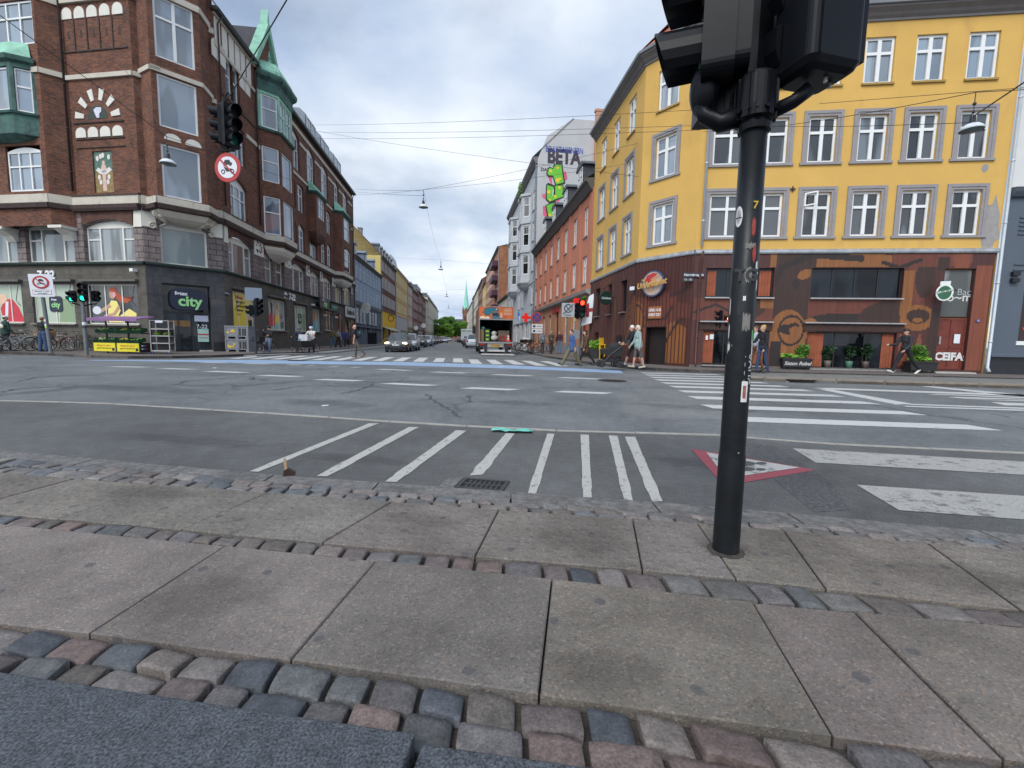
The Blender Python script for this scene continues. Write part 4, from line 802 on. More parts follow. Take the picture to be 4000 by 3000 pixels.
barwin(FA,.47,3.07,2.85,4.0,3,((.55,.9,CURT),(2.55,3.0,CURT)));barwin(FA,.5,3.03,.12,1.5,3,((.52,.95,CURT),(2.4,2.9,CURT)))
barwin(FA,4.45,7.77,2.85,4.0,4);barwin(FA,4.5,7.74,.07,1.5,3,((4.52,5.15,CURT),(7.3,7.72,CURT)))
for x in (-5.92,-3.67,-1.58): barwin(FC,x-.45 if x<-5 else x-.34,x+.45 if x<-5 else x+.34,2.45,4.0,1)
for a,b in ((.3,3.12),(4.3,7.95)):
    mb=MB();mb.box(a,b,-.16,-.0,-.03,.02);obj('awning_rail',mb,STEEL,FA.M(0,1.87,.0),yb);mb=MB();mb.box(a,b,-.06,-.021,-.33,-.03);obj('valance_board',mb,mat('valance',(.045,.02,.015),.7,.3,5),FA.M(0,1.87,0),yb)
# doorway backed by a black panel standing in for its unlit interior, door on the right with glass above
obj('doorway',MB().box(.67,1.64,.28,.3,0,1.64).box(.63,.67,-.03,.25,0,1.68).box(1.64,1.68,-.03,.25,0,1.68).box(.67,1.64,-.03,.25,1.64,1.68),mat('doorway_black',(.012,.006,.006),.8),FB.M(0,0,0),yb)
bd=obj('door',MB().box(9.22,10.23,.10,.14,.14,2.12).box(9.22,10.23,.08,.10,.14,.22).box(9.22,9.29,.08,.10,.22,2.05).box(10.16,10.23,.08,.10,.22,2.05).box(9.69,9.76,.08,.10,.22,2.05).box(9.29,10.16,.08,.10,.95,1.03).box(9.22,10.23,.08,.10,2.05,2.12),mat('red_door',(.15,.03,.018),.5,.25,4),FA.M(0,0,0),yb)
obj('door_handle',MB().box(9.30,9.36,.03,.08,1.1,1.4),STEEL,FA.M(0,0,0),bd)
obj('fanlight',MB().box(9.24,10.21,.1,.12,2.17,3.92),glassmat('dusty_glass',(.14,.15,.145),rough=.35,ior=1.5,var=.4),FA.M(0,0,0),yb)
PAP=mat('paper_white',(.68,.70,.74),.7,.03,2);SPR=mat('spray_white',(.62,.62,.6),.6,.15,20);SPRG=mat('spray_grey',(.35,.38,.38),.6,.2,20)
obj('notice',MB().box(9.84,10.05,.068,.072,1.15,1.5),PAP,FA.M(0,0,0),bd);
text('graffiti_lettering','CEIFA·',.40,SPR,FA.M(9.78,.62,-.07),bd,ext=.002,bold=.02,sx=.95)
text('graffiti_lettering','So~m',.46,SPR,FA.M(9.78,2.9,-.094),yb,ext=.002,bold=.004,sx=1.0);text('graffiti_lettering','Bac',.34,SPRG,FA.M(10.02,3.1,-.094),yb,ext=.002,bold=.0)
obj('door_step',MB().box(9.0,10.4,-.35,0,0,.05),mat('step_stone',(.42,.41,.38),.8,.1,4),FA.M(0,0,.02),yb)
obj('house_number',MB().box(-.06,.06,-.03,-.02,-.05,.05),mat('enamel_blue',(.03,.05,.2),.4),FA.M(10.5,2.02,.03),yb);text('house_number_text','52',.09,PAP,FA.M(10.5,2.02,.062),yb,ext=.001)
for x,z,w,h in ((.62,1.12,.09,.18),(.78,1.15,.15,.2)): obj('notice',MB().box(x,x+w,-.03,-.026,z,z+h),PAP,FA.M(0,0,-.08),yb)
# ---- signs on the yellow building ----
GOLD=mat('gold_letters',(.55,.33,.10),.4,.1,3);RED=mat('sign_red',(.42,.03,.03),.45,.1,5);GREENS=mat('sign_green',(.02,.11,.05),.4,.1,4);BLK=mat('black_paint',(.012,.013,.015),.4,.2,6);NAVY=mat('navy',(.012,.018,.04),.4,.1,3)
def disc(r,y0,y1,n=32,cx=0,cz=0): return MB().prism([(cx+r*math.cos(2*math.pi*i/n),cz+r*math.sin(2*math.pi*i/n)) for i in range(n)],y0,y1,'y')
sg=root('bar_sign',FB.M(1.0,3.52,.1),label='round painted bar sign with gold script lettering over the chamfered corner door',cat='sign')
M=wm(sg)
obj('rim',disc(.56,-.1,.0),mat('sign_rim_blue',(.04,.07,.16),.4),None,sg);obj('face',disc(.50,-.115,-.1),mat('sign_face',(.42,.33,.27),.5,.35,4),None,sg)
mb=MB();mb.prism([(-.42,.1),(-.3,.36),(.0,.46),(.22,.42),(.05,.2),(-.2,.05)],-.121,-.116,'y');obj('picture',mb,RED,None,sg)
mb=MB();mb.prism([(-.1,.2),(.1,.3),(.36,.34),(.2,.2),(.1,-.05),(-.05,-.35),(-.2,-.36),(-.12,-.1),(.0,.05)],-.127,-.122,'y');obj('picture',mb,mat('sign_tan',(.5,.25,.12),.5,.2,6),None,sg)
text('lettering','Understellet',.36,GOLD,M@Matrix.Translation((.02,-.24,-.02))@Matrix.Rotation(R_(-6),4,'Y'),sg,ext=.02,bold=.006,shear=.3,sx=.82);text('lettering','café',.13,GOLD,M@Matrix.Translation((-.38,-.24,.18)),sg,ext=.01,bold=.003)
sg=root('opening_hours_board',FB.M(1.1,2.28,.06),label='orange wooden board reading open 14-05 every day above the corner doorway',cat='sign');M=wm(sg)
obj('board',MB().box(-.33,.33,-.03,0,-.26,.26),mat('board_orange',(.30,.10,.03),.6,.2,4),None,sg);text('lettering','OPEN 14 05',.17,PAP,M@Matrix.Translation((0,-.034,.1)),sg,ext=.002,bold=.004,sx=.72);text('lettering','EVERY DAY',.17,PAP,M@Matrix.Translation((0,-.034,-.1)),sg,ext=.002,bold=.004,sx=.72)
sg=root('street_name_sign',FA.M(-.02,3.72,.06),label='dark street name sign reading Nørrebrogade on the corner downpipe',cat='sign');M=wm(sg)
obj('plate',MB().box(-.42,.42,-.02,0,-.09,.09),mat('plate_dark',(.03,.03,.035),.4),None,sg);text('lettering','Nørrebrogade',.13,PAP,M@Matrix.Translation((0,-.023,0)),sg,ext=.001,bold=.002);obj('number_plate',MB().box(-.44,.0,-.02,0,-.26,-.12),mat('plate_dark',(.03,.03,.035)),None,sg);text('lettering','52 - 38',.1,PAP,M@Matrix.Translation((-.22,-.023,-.19)),sg,ext=.001)
sg=root('street_name_sign',FB.M(-.17,3.42,.08),label='small white street plate between the bar sign and the side window',cat='sign');obj('plate',MB().box(-.13,.13,-.02,0,-.08,.08),PAP,None,sg);obj('number_plate',MB().box(-.06,.08,-.02,0,-.24,-.12),mat('plate_dark',(.03,.03,.035)),None,sg)
M0=TM(*FC.w(-2.75,0,.55)[:2],3.22,14);sg=root('beer_sign',M0,label='round dark green beer sign on a bracket beside the side windows',cat='sign')
obj('disc',disc(.33,-.06,.06),mat('beer_green',(.008,.03,.02),.4),None,sg);obj('rim',MB().torus((0,0,0),.33,.025,'y',28,6),BLK,None,sg,smooth=True);text('lettering','Carlsberg',.16,PAP,M0@Matrix.Translation((0,-.065,-.02)),sg,ext=.003,bold=.002,shear=.2,sx=.85)
obj('bracket',MB().tube([(0.3,0,.05),(.75,-.1,.05)],.018,6),BLK,None,sg)
M0=FA.M(8.95,3.08,.42)@Matrix.Rotation(R_(-32),4,'Z');sg=root('beer_sign',M0,label='white and green oval beer lightbox projecting beside the graffitied door',cat='sign')
mb=MB();ovl=[(.24*math.cos(t),-.05+.31*math.sin(t)) for t in [2*math.pi*i/28 for i in range(28)]];mb.prism(ovl,-.07,.07,'y');mb.prism([(-.14,.22),(.14,.22),(.14,.36),(-.14,.36)],-.068,.068,'y');obj('lightbox',mb,mat('sign_white',(.72,.74,.72),.4),None,sg)
obj('emblem',MB().prism([(.19*math.cos(t),-.06+.25*math.sin(t)) for t in [2*math.pi*i/24 for i in range(24)]],-.078,-.071,'y'),GREENS,None,sg);obj('emblem_band',MB().prism([(-.23,-.1),(.21,-.0),(.21,.06),(-.23,-.03)],-.084,-.079,'y'),mat('sign_white',(.7,.7,.7)),None,sg);text('lettering','TUBORG',.11,GREENS,M0@Matrix.Translation((-.01,-.087,-.02))@Matrix.Rotation(R_(-12),4,'Y'),sg,ext=.001,bold=.003)
obj('bracket',MB().tube([(.0,.05,.05),(.35,.3,.05)],.02,6),BLK,None,sg)
# ================= SLATE-GREY SHOP NEXT DOOR =================
SG=mat('slate_shopfront',(.085,.105,.135),.6,.08,1);gs=root('grey_shop_building',Matrix.Translation((*FA.w(11.1)[:2],0)),label='slate grey shopfront under a white upper storey at the right edge',cat='building')
mb=MB();wallgrid(mb,FA,11.06,19,.7,6.7,[(11.95,17,1.12,3.4)],.03,.2);wallgrid(mb,FA,11.06,19,0,.7,[],.0,.1,mi=1);wallgrid(mb,FA,11.06,19,6.75,16,[],.0,.1,mi=2)
worldobj('wall',mb,[SG,mat('shop_base_black',(.02,.022,.026),.4),mat('white_wall',(.62,.62,.6),.9,.05,1,coord='UV')],gs)
mb=MB();band_(mb,FA,11.06,19,[(0,.66),(.12,.66),(.12,.74),(0,.78)]);band_(mb,FA,11.06,19,[(0,6.5),(.15,6.55),(.25,6.7),(.3,6.85),(0,6.9)]);
for z in (3.9,4.1,5.2,5.35,5.5,5.65,5.8): band_(mb,FA,11.5,19,rectprof(.02,.07,z,z+.05))
worldobj('trim',mb,SG,gs)
o=obj('window',MB().box(11.95,17,.12,.16,1.12,3.4),mat('poster_dark',(.035,.02,.02),.4),FA.M(),gs)
mb=MB();[mb.box(11.9,17,-.06,.05,1.12,1.27),];obj('sill',mb,WHITE,FA.M(),gs)
obj('wall_lamp',MB().box(12.0,12.4,-.12,-.02,3.38,3.48),mat('warm_lamp',(.9,.75,.45),.4,emit=1.0),FA.M(),gs)
for x,z,rx,rz,c in ((12.5,2.35,.3,.12,(.45,.12,.04)),(12.55,2.1,.28,.1,(.5,.3,.05)),(12.35,1.75,.16,.09,(.6,.05,.02)),(12.6,2.6,.24,.07,(.4,.2,.08)),(12.4,2.8,.18,.09,(.5,.1,.03)),(12.7,1.5,.3,.03,(.45,.2,.05))): obj('poster_food',MB().prism(ov(x,z,rx,rz),.105,.118,'y'),mat('food%g'%x,c,.5,.3,9),FA.M(),o)
for z in (3.05,3.3): obj('wall_speaker',MB().box(11.42,11.66,-.16,-.0,z+.4,z+.55),BLK,FA.M(),gs)
# ================= RED BRICK CORNER BUILDING =================
A1=gp(588,1374);A2=gp(890,1372)
FL=Fr(A1,98.5);FCH=Fr(A1,azf(A1,A2));FR=Fr(A2,-6.5);CW=math.hypot(A2[0]-A1[0],A2[1]-A1[1])
BRK=brickmat('red_brick',(.19,.075,.045),(.085,.038,.03),(.13,.105,.09),big=(.36,.125,.05));BRKD=brickmat('dark_brick',(.14,.06,.042),(.075,.04,.034),(.08,.07,.065))
STN=mat('pale_sandstone',(.52,.48,.40),.85,.12,1.2,coord='UV',bump=.2,bsc=20,dirt=(.9,(.25,.22,.17),.56));LIMEP=mat('lime_white',(.66,.64,.57),.8,.08,2)
RUST=brickmat('rusticated_granite',(.24,.205,.205),(.17,.15,.152),(.055,.05,.05),bw=.62,bh=.31,ms=.022,big=(.2,.17,.16));
GRN=brickmat('granite_cladding',(.115,.11,.098),(.10,.096,.085),(.045,.043,.04),bw=1.35,bh=1.02,ms=.008,big=(.12,.115,.10));GRND=brickmat('granite_cladding_dark',(.08,.083,.094),(.07,.073,.083),(.03,.03,.035),bw=.95,bh=1.02,ms=.008,big=(.09,.09,.1))
COPL=mat('dark_copper_ledge',(.03,.05,.045),.6,.3,5)
rb=root('red_brick_corner_building',Matrix.Translation((A1[0],A1[1],0)),label='dark red brick corner building with green copper oriel and grey granite shop floor',cat='building')
LX=-14.;TOP=20.
mzL=[(-7.53,-4.34),(-3.72,-.56),(-11.4,-8.1)]
gL=[(-7.4,-4.63),(-3.85,-.59),(-10.9,-8.1)]
# ground floor walls
mb=MB();wallgrid(mb,FL,LX,0,0,4.66,[(a,b,1.45,3.6) for a,b in gL],0,.15);
Rg=[(.87,3.73,1.40,3.68),(5.94,9.13,1.38,3.68),(11.03,14.01,1.38,3.6),(15.6,17.9,1.42,3.58),(19.4,22.4,1.6,3.6),(23.6,26.0,.02,3.6),(27.4,31.6,.02,3.15)]
wallgrid(mb,FR,.0,32,0,4.66,Rg,0,.18)
worldobj('granite_shop_wall',mb,GRN,rb)
mb=MB();wallgrid(mb,FCH,0,CW,0,4.66,[(.66,2.88,.0,3.74)],0.0,.35);worldobj('granite_corner_wall',mb,GRND,rb)
worldobj('plinth',MB().prism([FCH.w(2.93,0,.04)[:2],FCH.w(CW+.02,0,.04)[:2],FCH.w(CW+.02,0,-.2)[:2],FCH.w(2.93,0,-.2)[:2]],0,.55),mat('plinth_black',(.02,.02,.022),.4),rb)
mb=MB();LP=[(0,4.60),(.10,4.60),(.18,4.66),(.20,4.74),(.0,4.80)]
band_(mb,FL,LX,0,LP,e1=.35);band_(mb,FCH,0,CW,LP,e0=.1,e1=.3);band_(mb,FR,0,32,LP,e0=.3);worldobj('copper_ledge',mb,COPL,rb)
# mezzanine (rusticated) walls 4.8-6.9 then brick spandrel to 7.5
mzR=[(.6,3.85),(5.45,7.05),(7.45,9.05),(10.6,13.95),(15.2,17.9),(18.95,22.1),(23.4,26.3),(27.2,30.4)]
mb=MB();wallgrid(mb,FL,LX,0,4.66,7.5,[(a,b,4.74,6.62,.32) for a,b in mzL],0,.25);wallgrid(mb,FCH,0,CW,4.66,7.5,[(.72,2.88,4.74,6.78,.38)],0,.25)
wallgrid(mb,FR,0,32,4.66,7.5,[(a,b,4.74,6.7 if b-a>2 else 6.6,.36 if b-a>2 else .22) for a,b in mzR],0,.25)
worldobj('rusticated_wall',mb,RUST,rb)
# brick arches above the windows (spandrels) and cream blocks between
def spandrel(fr,a,b,z0,rise,m=0):
    n=12;c=(a+b)/2;w=(b-a)/2
    pts=[(c+w*1.0*(2*i/n-1), z0+rise*(1-(2*i/n-1)**2)) for i in range(n+1)]
    mb.prism([(p[0],p[1]+.0) for p in pts]+[(b+.02,7.5),(a-.02,7.5)],-.05,.05,'y',fr.M())
mb=MB()
for a,b in mzL: spandrel(FL,a,b,6.66,.32)
for a,b in mzR: spandrel(FR,a,b,6.74 if b-a>2 else 6.63,.36 if b-a>2 else .22)
worldobj('brick_spandrels',mb,BRKD,rb)
mb=MB();
blocks=[(.12,.55,1),(3.95,5.35,0),(9.15,10.5,0),(14.1,15.0,0),(18.05,18.85,0),(22.2,23.3,0),(26.4,27.1,0),(30.5,31.2,0)]
for a,b,_ in blocks: mb.prism([(a,6.42),(b,6.42),(b-.06,7.5),(a+.06,7.5)],-.06,.02,'y',FR.M())
mb.prism([(.0-0.02,6.6),(.6,6.6),(.5,7.5),(0,7.5)],-.06,.02,'y',FCH.M());mb.prism([(3.0,6.6),(CW,6.6),(CW,7.5),(3.1,7.5)],-.06,.02,'y',FCH.M());mb.prism([(-.5,6.55),(.0,6.55),(.0,7.5),(-.42,7.5)],-.06,.02,'y',FL.M())
worldobj('sandstone_blocks',mb,LIMEP,rb)
mb=MB();rr=random.Random(5)
for a,b,_ in blocks[1:]:
    for k in range(14): x=(a+b)/2+rr.uniform(-.3,.3)*(b-a);z=6.95+rr.uniform(-.35,.35);mb.prism(ov(x,z,.07+.05*rr.random(),.05,rr.uniform(0,3),7),-.075,-.0605,'y',FR.M())
worldobj('carved_foliage',mb,mat('carving_black',(.025,.028,.022),.7),rb,kind='stuff')
# upper brick walls
floors=[(8.25,10.65),(11.65,14.28),(15.15,18.05)]
upR=[]
for f,(za,zb) in enumerate(floors):
    if f==0: c=[(1.15,3.35),(11.1,12.1),(12.45,14.05),(15.3,17.4),(18.7,20.2),(20.7,22.2),(29.2,30.4)]
    elif f==1: c=[(1.15,3.3),(11.0,12.1),(12.5,14.1),(20.7,22.3),(29.3,30.7)]
    else: c=[(1.17,2.05),(2.05,2.9),(11.15,13.3),(15.1,17.25),(19.2,21.5),(23.8,25.6),(27.4,29.5)]
    for a,b in c: upR.append((a,b,za if not(f==2 and a>3 and a<27) else za-.2,zb-.42 if f!=2 or a>3 else zb-.75,.40 if (f!=1) else .12))
mb=MB();wallgrid(mb,FR,0,32,7.5,18.95,upR,0,.2)
CHU=[]
wallgrid(mb,FCH,0,CW,7.5,TOP,[],0,.2)
wallgrid(mb,FL,LX,0,7.5,TOP,[(-2.78,-1.60,8.36,10.46)],0,.1)
mb.add([FR.w(32,0,0),FR.w(32,18.95,0),FR.w(32,18.95,-10),FR.w(32,0,-10)],[(0,1,2,3)])
worldobj('brick_wall',mb,BRK,rb)
# bands
mb=MB();sb=[(0,7.72),(.16,7.72),(.16,8.14),(0,8.14)]
band_(mb,FL,-4.05,0,sb,e1=.05);band_(mb,FR,3.4*0+.1,5.4,sb);band_(mb,FR,9.6,23.0,sb);band_(mb,FR,28.2,32,sb);band_(mb,FCH,0,.35,sb);band_(mb,FCH,3.4,CW,sb,e1=.2)
t=[(0,14.02),(.10,14.02),(.10,14.24),(0,14.24)];band_(mb,FL,-4.0,0,t);band_(mb,FCH,0,.35,t);band_(mb,FCH,3.4,CW,t);
for a,b in ((.0,.95),(3.5,5.35)): band_(mb,FR,a,b,rectprof(0,.08,13.7,13.95))
for a,b in ((9.7,15.0),(18.1,23.3),(28.1,29.0),(30.9,32)): band_(mb,FR,a,b,rectprof(0,.07,14.42,14.62))
for a,b in ((0,1.1),(9.7,11.1),(13.3,15.1),(17.3,19.2),(21.5,23.8),(25.6,27.3),(29.6,32)): band_(mb,FR,a,b,rectprof(0,.07,17.3,17.55))
t=[(0,17.7),(.12,17.7),(.12,17.98),(0,17.98)];band_(mb,FL,-4.0,0,t);band_(mb,FCH,0,.35,t);band_(mb,FCH,3.4,CW,t)
band_(mb,FR,0,5.1,rectprof(0,.1,17.62,17.9) if False else rectprof(0,.08,17.2-.0,17.36));band_(mb,FR,0,5.0,rectprof(0,.12,18.84,18.95));band_(mb,FR,9.4,32,rectprof(0,.08,18.2,18.5))
worldobj('sandstone_bands',mb,STN,rb)
mb=MB();
for i,x in enumerate((.42,1.22,2.0,2.72,3.43,4.2)): mb.box(x-.3,x+.28,-.03,.01,17.42,18.8)
for x,z in ((.08,16.53),(.88,16.53),(3.2,16.53),(3.95,16.53)):
    mb.prism([(x-.33,z),(x+.33,z)]+[(x+.33*math.cos(t),z+.62+.4*math.sin(t)) for t in [math.pi*i/8 for i in range(9)]],-.03,.01,'y')
me=mb;me.v=[tuple(FR.M()@Vector(v)) for v in me.v];worldobj('plaster_panels',me,LIMEP,rb)
mb=MB();mb.cur=0
ds=[(0,7.38),(.2,7.38),(.26,7.5),(.28,7.68),(.18,7.72),(0,7.72)]
band_(mb,FL,-4.05,0,ds,e1=.05);band_(mb,FR,0,5.4,ds,e0=.1);band_(mb,FR,9.6,23.0,ds);band_(mb,FR,28.2,32,ds);band_(mb,FCH,0,.35,ds);band_(mb,FCH,3.4,CW,ds,e1=.1)
band_(mb,FL,-4.05,0,[(0,8.14),(.2,8.14),(.2,8.2),(.05,8.26),(0,8.26)]);band_(mb,FR,.1,5.4,[(0,8.14),(.2,8.14),(.2,8.19),(0,8.24)]);band_(mb,FR,9.6,23,[(0,8.14),(.2,8.14),(.2,8.19),(0,8.24)]);band_(mb,FR,.6,5.0,rectprof(0,.06,14.9,14.98))
worldobj('brick_cornice',mb,mat('dark_brick_trim',(.055,.035,.03),.85,.4,8,bump=.8,bsc=20),rb)
# gutter and roofs
mb=MB();band_(mb,FR,-.2,5.0,[(0,18.95),(.35,18.95),(.42,19.1),(.3,19.14),(0,19.14)]);band_(mb,FR,9.4,32.2,[(0,18.9),(.4,18.92),(.45,19.08),(0,19.15)]);worldobj('gutter',mb,DARKM,rb)
SLATE=mat('roof_slate',(.035,.035,.042),.75,.3,3,bump=.5,bsc=30)
mb=MB();mb.add([FR.w(-.3,19.1,.3),FR.w(4.9,19.1,.3),FR.w(6.9,23.1,-2.6),FR.w(1.2,23.1,-2.6)],[(0,1,2,3)]);mb.add([FR.w(9.0,19.1,.3),FR.w(32.2,19.1,.3),FR.w(32.2,22.6,-3.0),FR.w(9.0,22.6,-3.0)],[(0,1,2,3)]);mb.add([FR.w(4.9,19.1,.3),FR.w(9.0,19.1,.3),FR.w(9.0,23.1,-3),FR.w(5.9,23.1,-3)],[(0,1,2,3)])
mb.add([FL.w(0,TOP,0),FL.w(LX,TOP,0),FL.w(LX,TOP+3,-4),FR.w(1.2,23.1,-2.6)],[(0,1,2,3)]);mb.add([FL.w(0,TOP,0),FR.w(0,TOP,0),FR.w(1.2,23.1,-2.6)],[(0,1,2)])
worldobj('roof',mb,SLATE,rb)
# gable over the side-street oriel
mb=MB();M=FR.M();mb.prism([(4.7,18.9),(9.3,18.9),(9.3,19.3),(7.2,22.4),(6.9,22.4),(4.7,19.3)],-.05,.25,'y',M);worldobj('gable',mb,BRK,rb)
mb=MB()
for a,b in (((4.45,18.9),(6.95,22.9)),((9.55,18.9),(7.15,22.9))):
    d=(.32 if a[0]<7 else -.32);mb.prism([a,(a[0]+d,a[1]),(7.05+d*.3,22.4),b],-.3,.35,'y',M)
mb.prism([(6.75,22.3),(7.35,22.3),(7.05,23.8)],-.25,.25,'y',M);worldobj('gable_coping',mb,COPPER,rb)
mb=MB();
for x0 in (4.6,9.4): mb.add([FR.w(x0,18.95,.2),FR.w(7.05,22.6,.2),FR.w(7.05,22.6,-7),FR.w(x0,18.95,-7)],[(0,1,2,3)])
worldobj('gable_roof',mb,SLATE,rb)
# dormers
for i,x in enumerate((15.3,19.6,24.2)):
    dm=obj('dormer',MB().prism([(.15,0),(3,0),(3,2.1),(.6,2.1),(.15,1.7)],-1.5,1.5,'x'),mat('dormer_zinc',(.22,.27,.32),.5,.12,3),FR.M(x+1.6,19.2,-.0),rb);
    window(rb,FR,x+1.6,19.35,2.5,1.4,'mull2',WHITE,GLS,d=.02)
# windows ground floor shop (printed posters behind glass)
def shopwin(fr,xa,xb,za,zb,back,nm=2,extra=None,label=None,dd=-.15):
    w=xb-xa;M=fr.M((xa+xb)/2,za,dd);f=MB();h=zb-za;t=.06
    f.box(-w/2,w/2,-.03,.03,0,t);f.box(-w/2,w/2,-.03,.03,h-t,h);f.box(-w/2,-w/2+t,-.03,.03,t,h-t);f.box(w/2-t,w/2,-.03,.03,t,h-t)
    for i in range(1,nm+1): x=-w/2+w*i/(nm+1);f.box(x-.03,x+.03,-.03,.03,t,h-t)
    o=obj('shop_window',f,CREAMP,M,rb);obj('pane',MB().box(-w/2+t,w/2-t,.0,.012,t,h-t),back,M,o)
    if extra: extra(o,M@Matrix.Translation((0,-.004,0)),w,h)
    aw=obj('awning_box',MB().box(xa-.15,xb+.15,-.22,.0,zb+.12,zb+.24),mat('awning_box_grey',(.10,.095,.085),.6),fr.M(),rb)
    mb=MB();mb.tube([(xa-.02,-.1,zb+.12),(xa+.22,-.12,zb-.9),(xa+.05,-.05,zb-1.2)],.015,5);mb.tube([(xb+.02,-.1,zb+.12),(xb-.22,-.12,zb-.9),(xb-.05,-.05,zb-1.2)],.015,5);obj('awning_arms',mb,DARKM,fr.M(),aw)
    obj('sill',MB().box(xa-.1,xb+.1,-.14,.0,za-.08,za-.0),mat('sill_stone',(.2,.19,.17),.8),fr.M(),rb)
    if label: o['label']=label
    return o
FG=mat('film_pale_green',(.45,.53,.42),.35,.05,1);FG2=mat('film_green',(.25,.34,.20),.4,.05,1);FY=mat('film_yellow',(.80,.62,.06),.4,.04,1);FYW=mat('film_light_yellow',(.85,.72,.22),.4,.04,1);SKIN=mat('skin',(.52,.30,.21),.55,.06,5);SKIN2=mat('skin_dark',(.10,.05,.03),.55);HAIRR=mat('hair_red',(.42,.08,.03),.6);FRED=mat('film_red',(.55,.03,.05),.4);FTEAL=mat('film_teal',(.2,.6,.62),.4);CITYG=mat('logo_green',(.32,.68,.28),.4,.03,2)
def shp(o,M,p,m,d,name='printed_shape'): return obj(name,MB().prism(p,-d-.002,-d,'y'),m,M,o)
def rr_(x0,x1,z0,z1,r,n=5):
    p=[]
    for cx,cz,a in ((x1-r,z1-r,0),(x0+r,z1-r,90),(x0+r,z0+r,180),(x1-r,z0+r,270)):
        for i in range(n+1): t=R_(a+90*i/n);p.append((cx+r*math.cos(t),cz+r*math.sin(t)))
    return p
def citylogo(o,M,s=1.,cx=0,cz=0):
    shp(o,M,rr_(cx-.45*s,cx+.45*s,cz-.45*s,cz+.45*s,.16*s),NAVY,.034,'logo_field');text('logo_lettering','city',.42*s,CITYG,M@Matrix.Translation((cx,-.04,cz-.05*s)),o,ext=.002,bold=.012*s);text('logo_lettering','føtex',.17*s,PAP,M@Matrix.Translation((cx-.1*s,-.04,cz+.25*s)),o,ext=.002,bold=.006*s)
def ex_city(o,M,w,h):
    shp(o,M,[(w*.05,.06),(w/2-.06,.06),(w/2-.06,h*.75),(w*.1,h*.6)],FG2,.002);citylogo(o,M,.95,0,h*.5)
def ex_woman(o,M,w,h):
    shp(o,M,[(-.45,.1),(.5,.1),(.2,.5),(.35,.75),(.15,1.25),(-.2,1.3),(-.45,.9)],FYW,.002);shp(o,M,ov(-.1,1.62,.2,.25),SKIN,.006);shp(o,M,[(-.32,1.8),(-.15,2.0),(.1,1.98),(.25,1.7),(.6,1.45),(1.1,1.35),(1.3,1.5),(.8,1.15),(.4,1.2),(.12,1.4),(.1,1.7)],HAIRR,.010)
    shp(o,M,[(-.35,1.1),(-.2,.95),(-1.0,.55),(-1.1,.7)],SKIN,.008);shp(o,M,[(.2,1.0),(.38,.95),(.0,.5),(-.7,.4),(-.7,.5),(-.1,.62)],SKIN,.013);shp(o,M,[(.2,.4),(1.3,.3),(1.35,.6),(.9,.85)],FYW,.004);shp(o,M,ov(-1.15,.75,.28,.22),PAP,.012);shp(o,M,ov(.02,1.6,.1,.14),mat('film_pink',(.7,.35,.4)),.016)
def ex_man(o,M,w,h):
    shp(o,M,[(-.2,.06),(w/2-.1,.06),(.9,.9),(.5,1.35),(.0,1.3),(-.35,.8)],FRED,.002);shp(o,M,[(-.1,.06),(.1,.06),(.25,1.2),(.05,1.2)],PAP,.006);shp(o,M,[(-w/2+.06,h*.45),(-.1,h*.5),(.2,h*.62),(.1,h*.75),(-w/2+.06,h*.7)],mat('film_peach',(.75,.5,.35)),.004)
def ex_eco(o,M,w,h):
    shp(o,M,[(-w/2+.06,.06),(w/2-.06,.06),(w/2-.06,h*.25),(0,h*.75),(-w/2+.06,h*.5)],FY,.002)
    for s,z,sz,m in (('Økologi,',1.95,.26,FRED),('der også er',1.68,.24,BLK),('godt for din',1.42,.24,BLK),('økonomi',1.16,.24,BLK)): text('poster_lettering',s,sz,m,M@Matrix.Translation((-.75,-.035,z)),o,ext=.002,bold=.004,align='LEFT',sx=.95)
    text('poster_lettering','Føtex økologi',.1,FRED,M@Matrix.Translation((-.75,-.035,.9)),o,ext=.002,align='LEFT');shp(o,M,ov(.95,.95,.28,.14),FTEAL,.008);shp(o,M,[(.8,.06),(1.3,.06),(1.25,.6),(.95,.8),(.75,.5)],NAVY,.006);shp(o,M,ov(1.0,.72,.2,.16),mat('film_pink',(.7,.35,.4)),.010)
def ex_pair(o,M,w,h):
    shp(o,M,[(-1.25,.3),(-.2,.3),(-.15,1.0),(-.45,1.3),(-.9,1.3),(-1.3,.9)],FRED,.003);shp(o,M,ov(-.65,1.55,.2,.28),SKIN2,.006);shp(o,M,ov(-.65,1.85,.26,.2),BLK,.009)
    shp(o,M,[(-.2,.06),(.6,.06),(.65,.9),(.35,1.25),(.0,1.2),(-.2,.8)],FY,.006);shp(o,M,ov(.2,1.45,.22,.27),mat('film_peach',(.75,.5,.35)),.010);shp(o,M,[(-.05,1.7),(.3,1.95),(.55,1.6),(.5,1.4),(.3,1.6)],mat('film_orange',(.7,.25,.04)),.013);shp(o,M,ov(.1,.3,.35,.28),FTEAL,.012);citylogo(o,M,.45,1.15,.45);shp(o,M,[(.85,.9),(1.15,.9),(1.1,1.3),(.95,1.35)],FRED,.006)
def ex_last(o,M,w,h):
    shp(o,M,[(-.4,.06),(.4,.06),(.35,1.1),(-.3,1.0)],mat('film_blue',(.05,.3,.5)),.003);shp(o,M,[(-.6,1.1),(.1,1.0),(.4,1.6),(-.3,1.9)],mat('film_orange',(.7,.25,.04)),.006);shp(o,M,ov(.35,.7,.3,.4),FTEAL,.009)
shopwin(FL,*gL[2],1.45,3.6,FG,2,ex_man);shopwin(FL,*gL[0],1.45,3.6,FG,1,ex_city);shopwin(FL,*gL[1],1.45,3.6,glassmat('shop_glass_dark',(.03,.035,.035),ior=1.6),2,ex_woman)
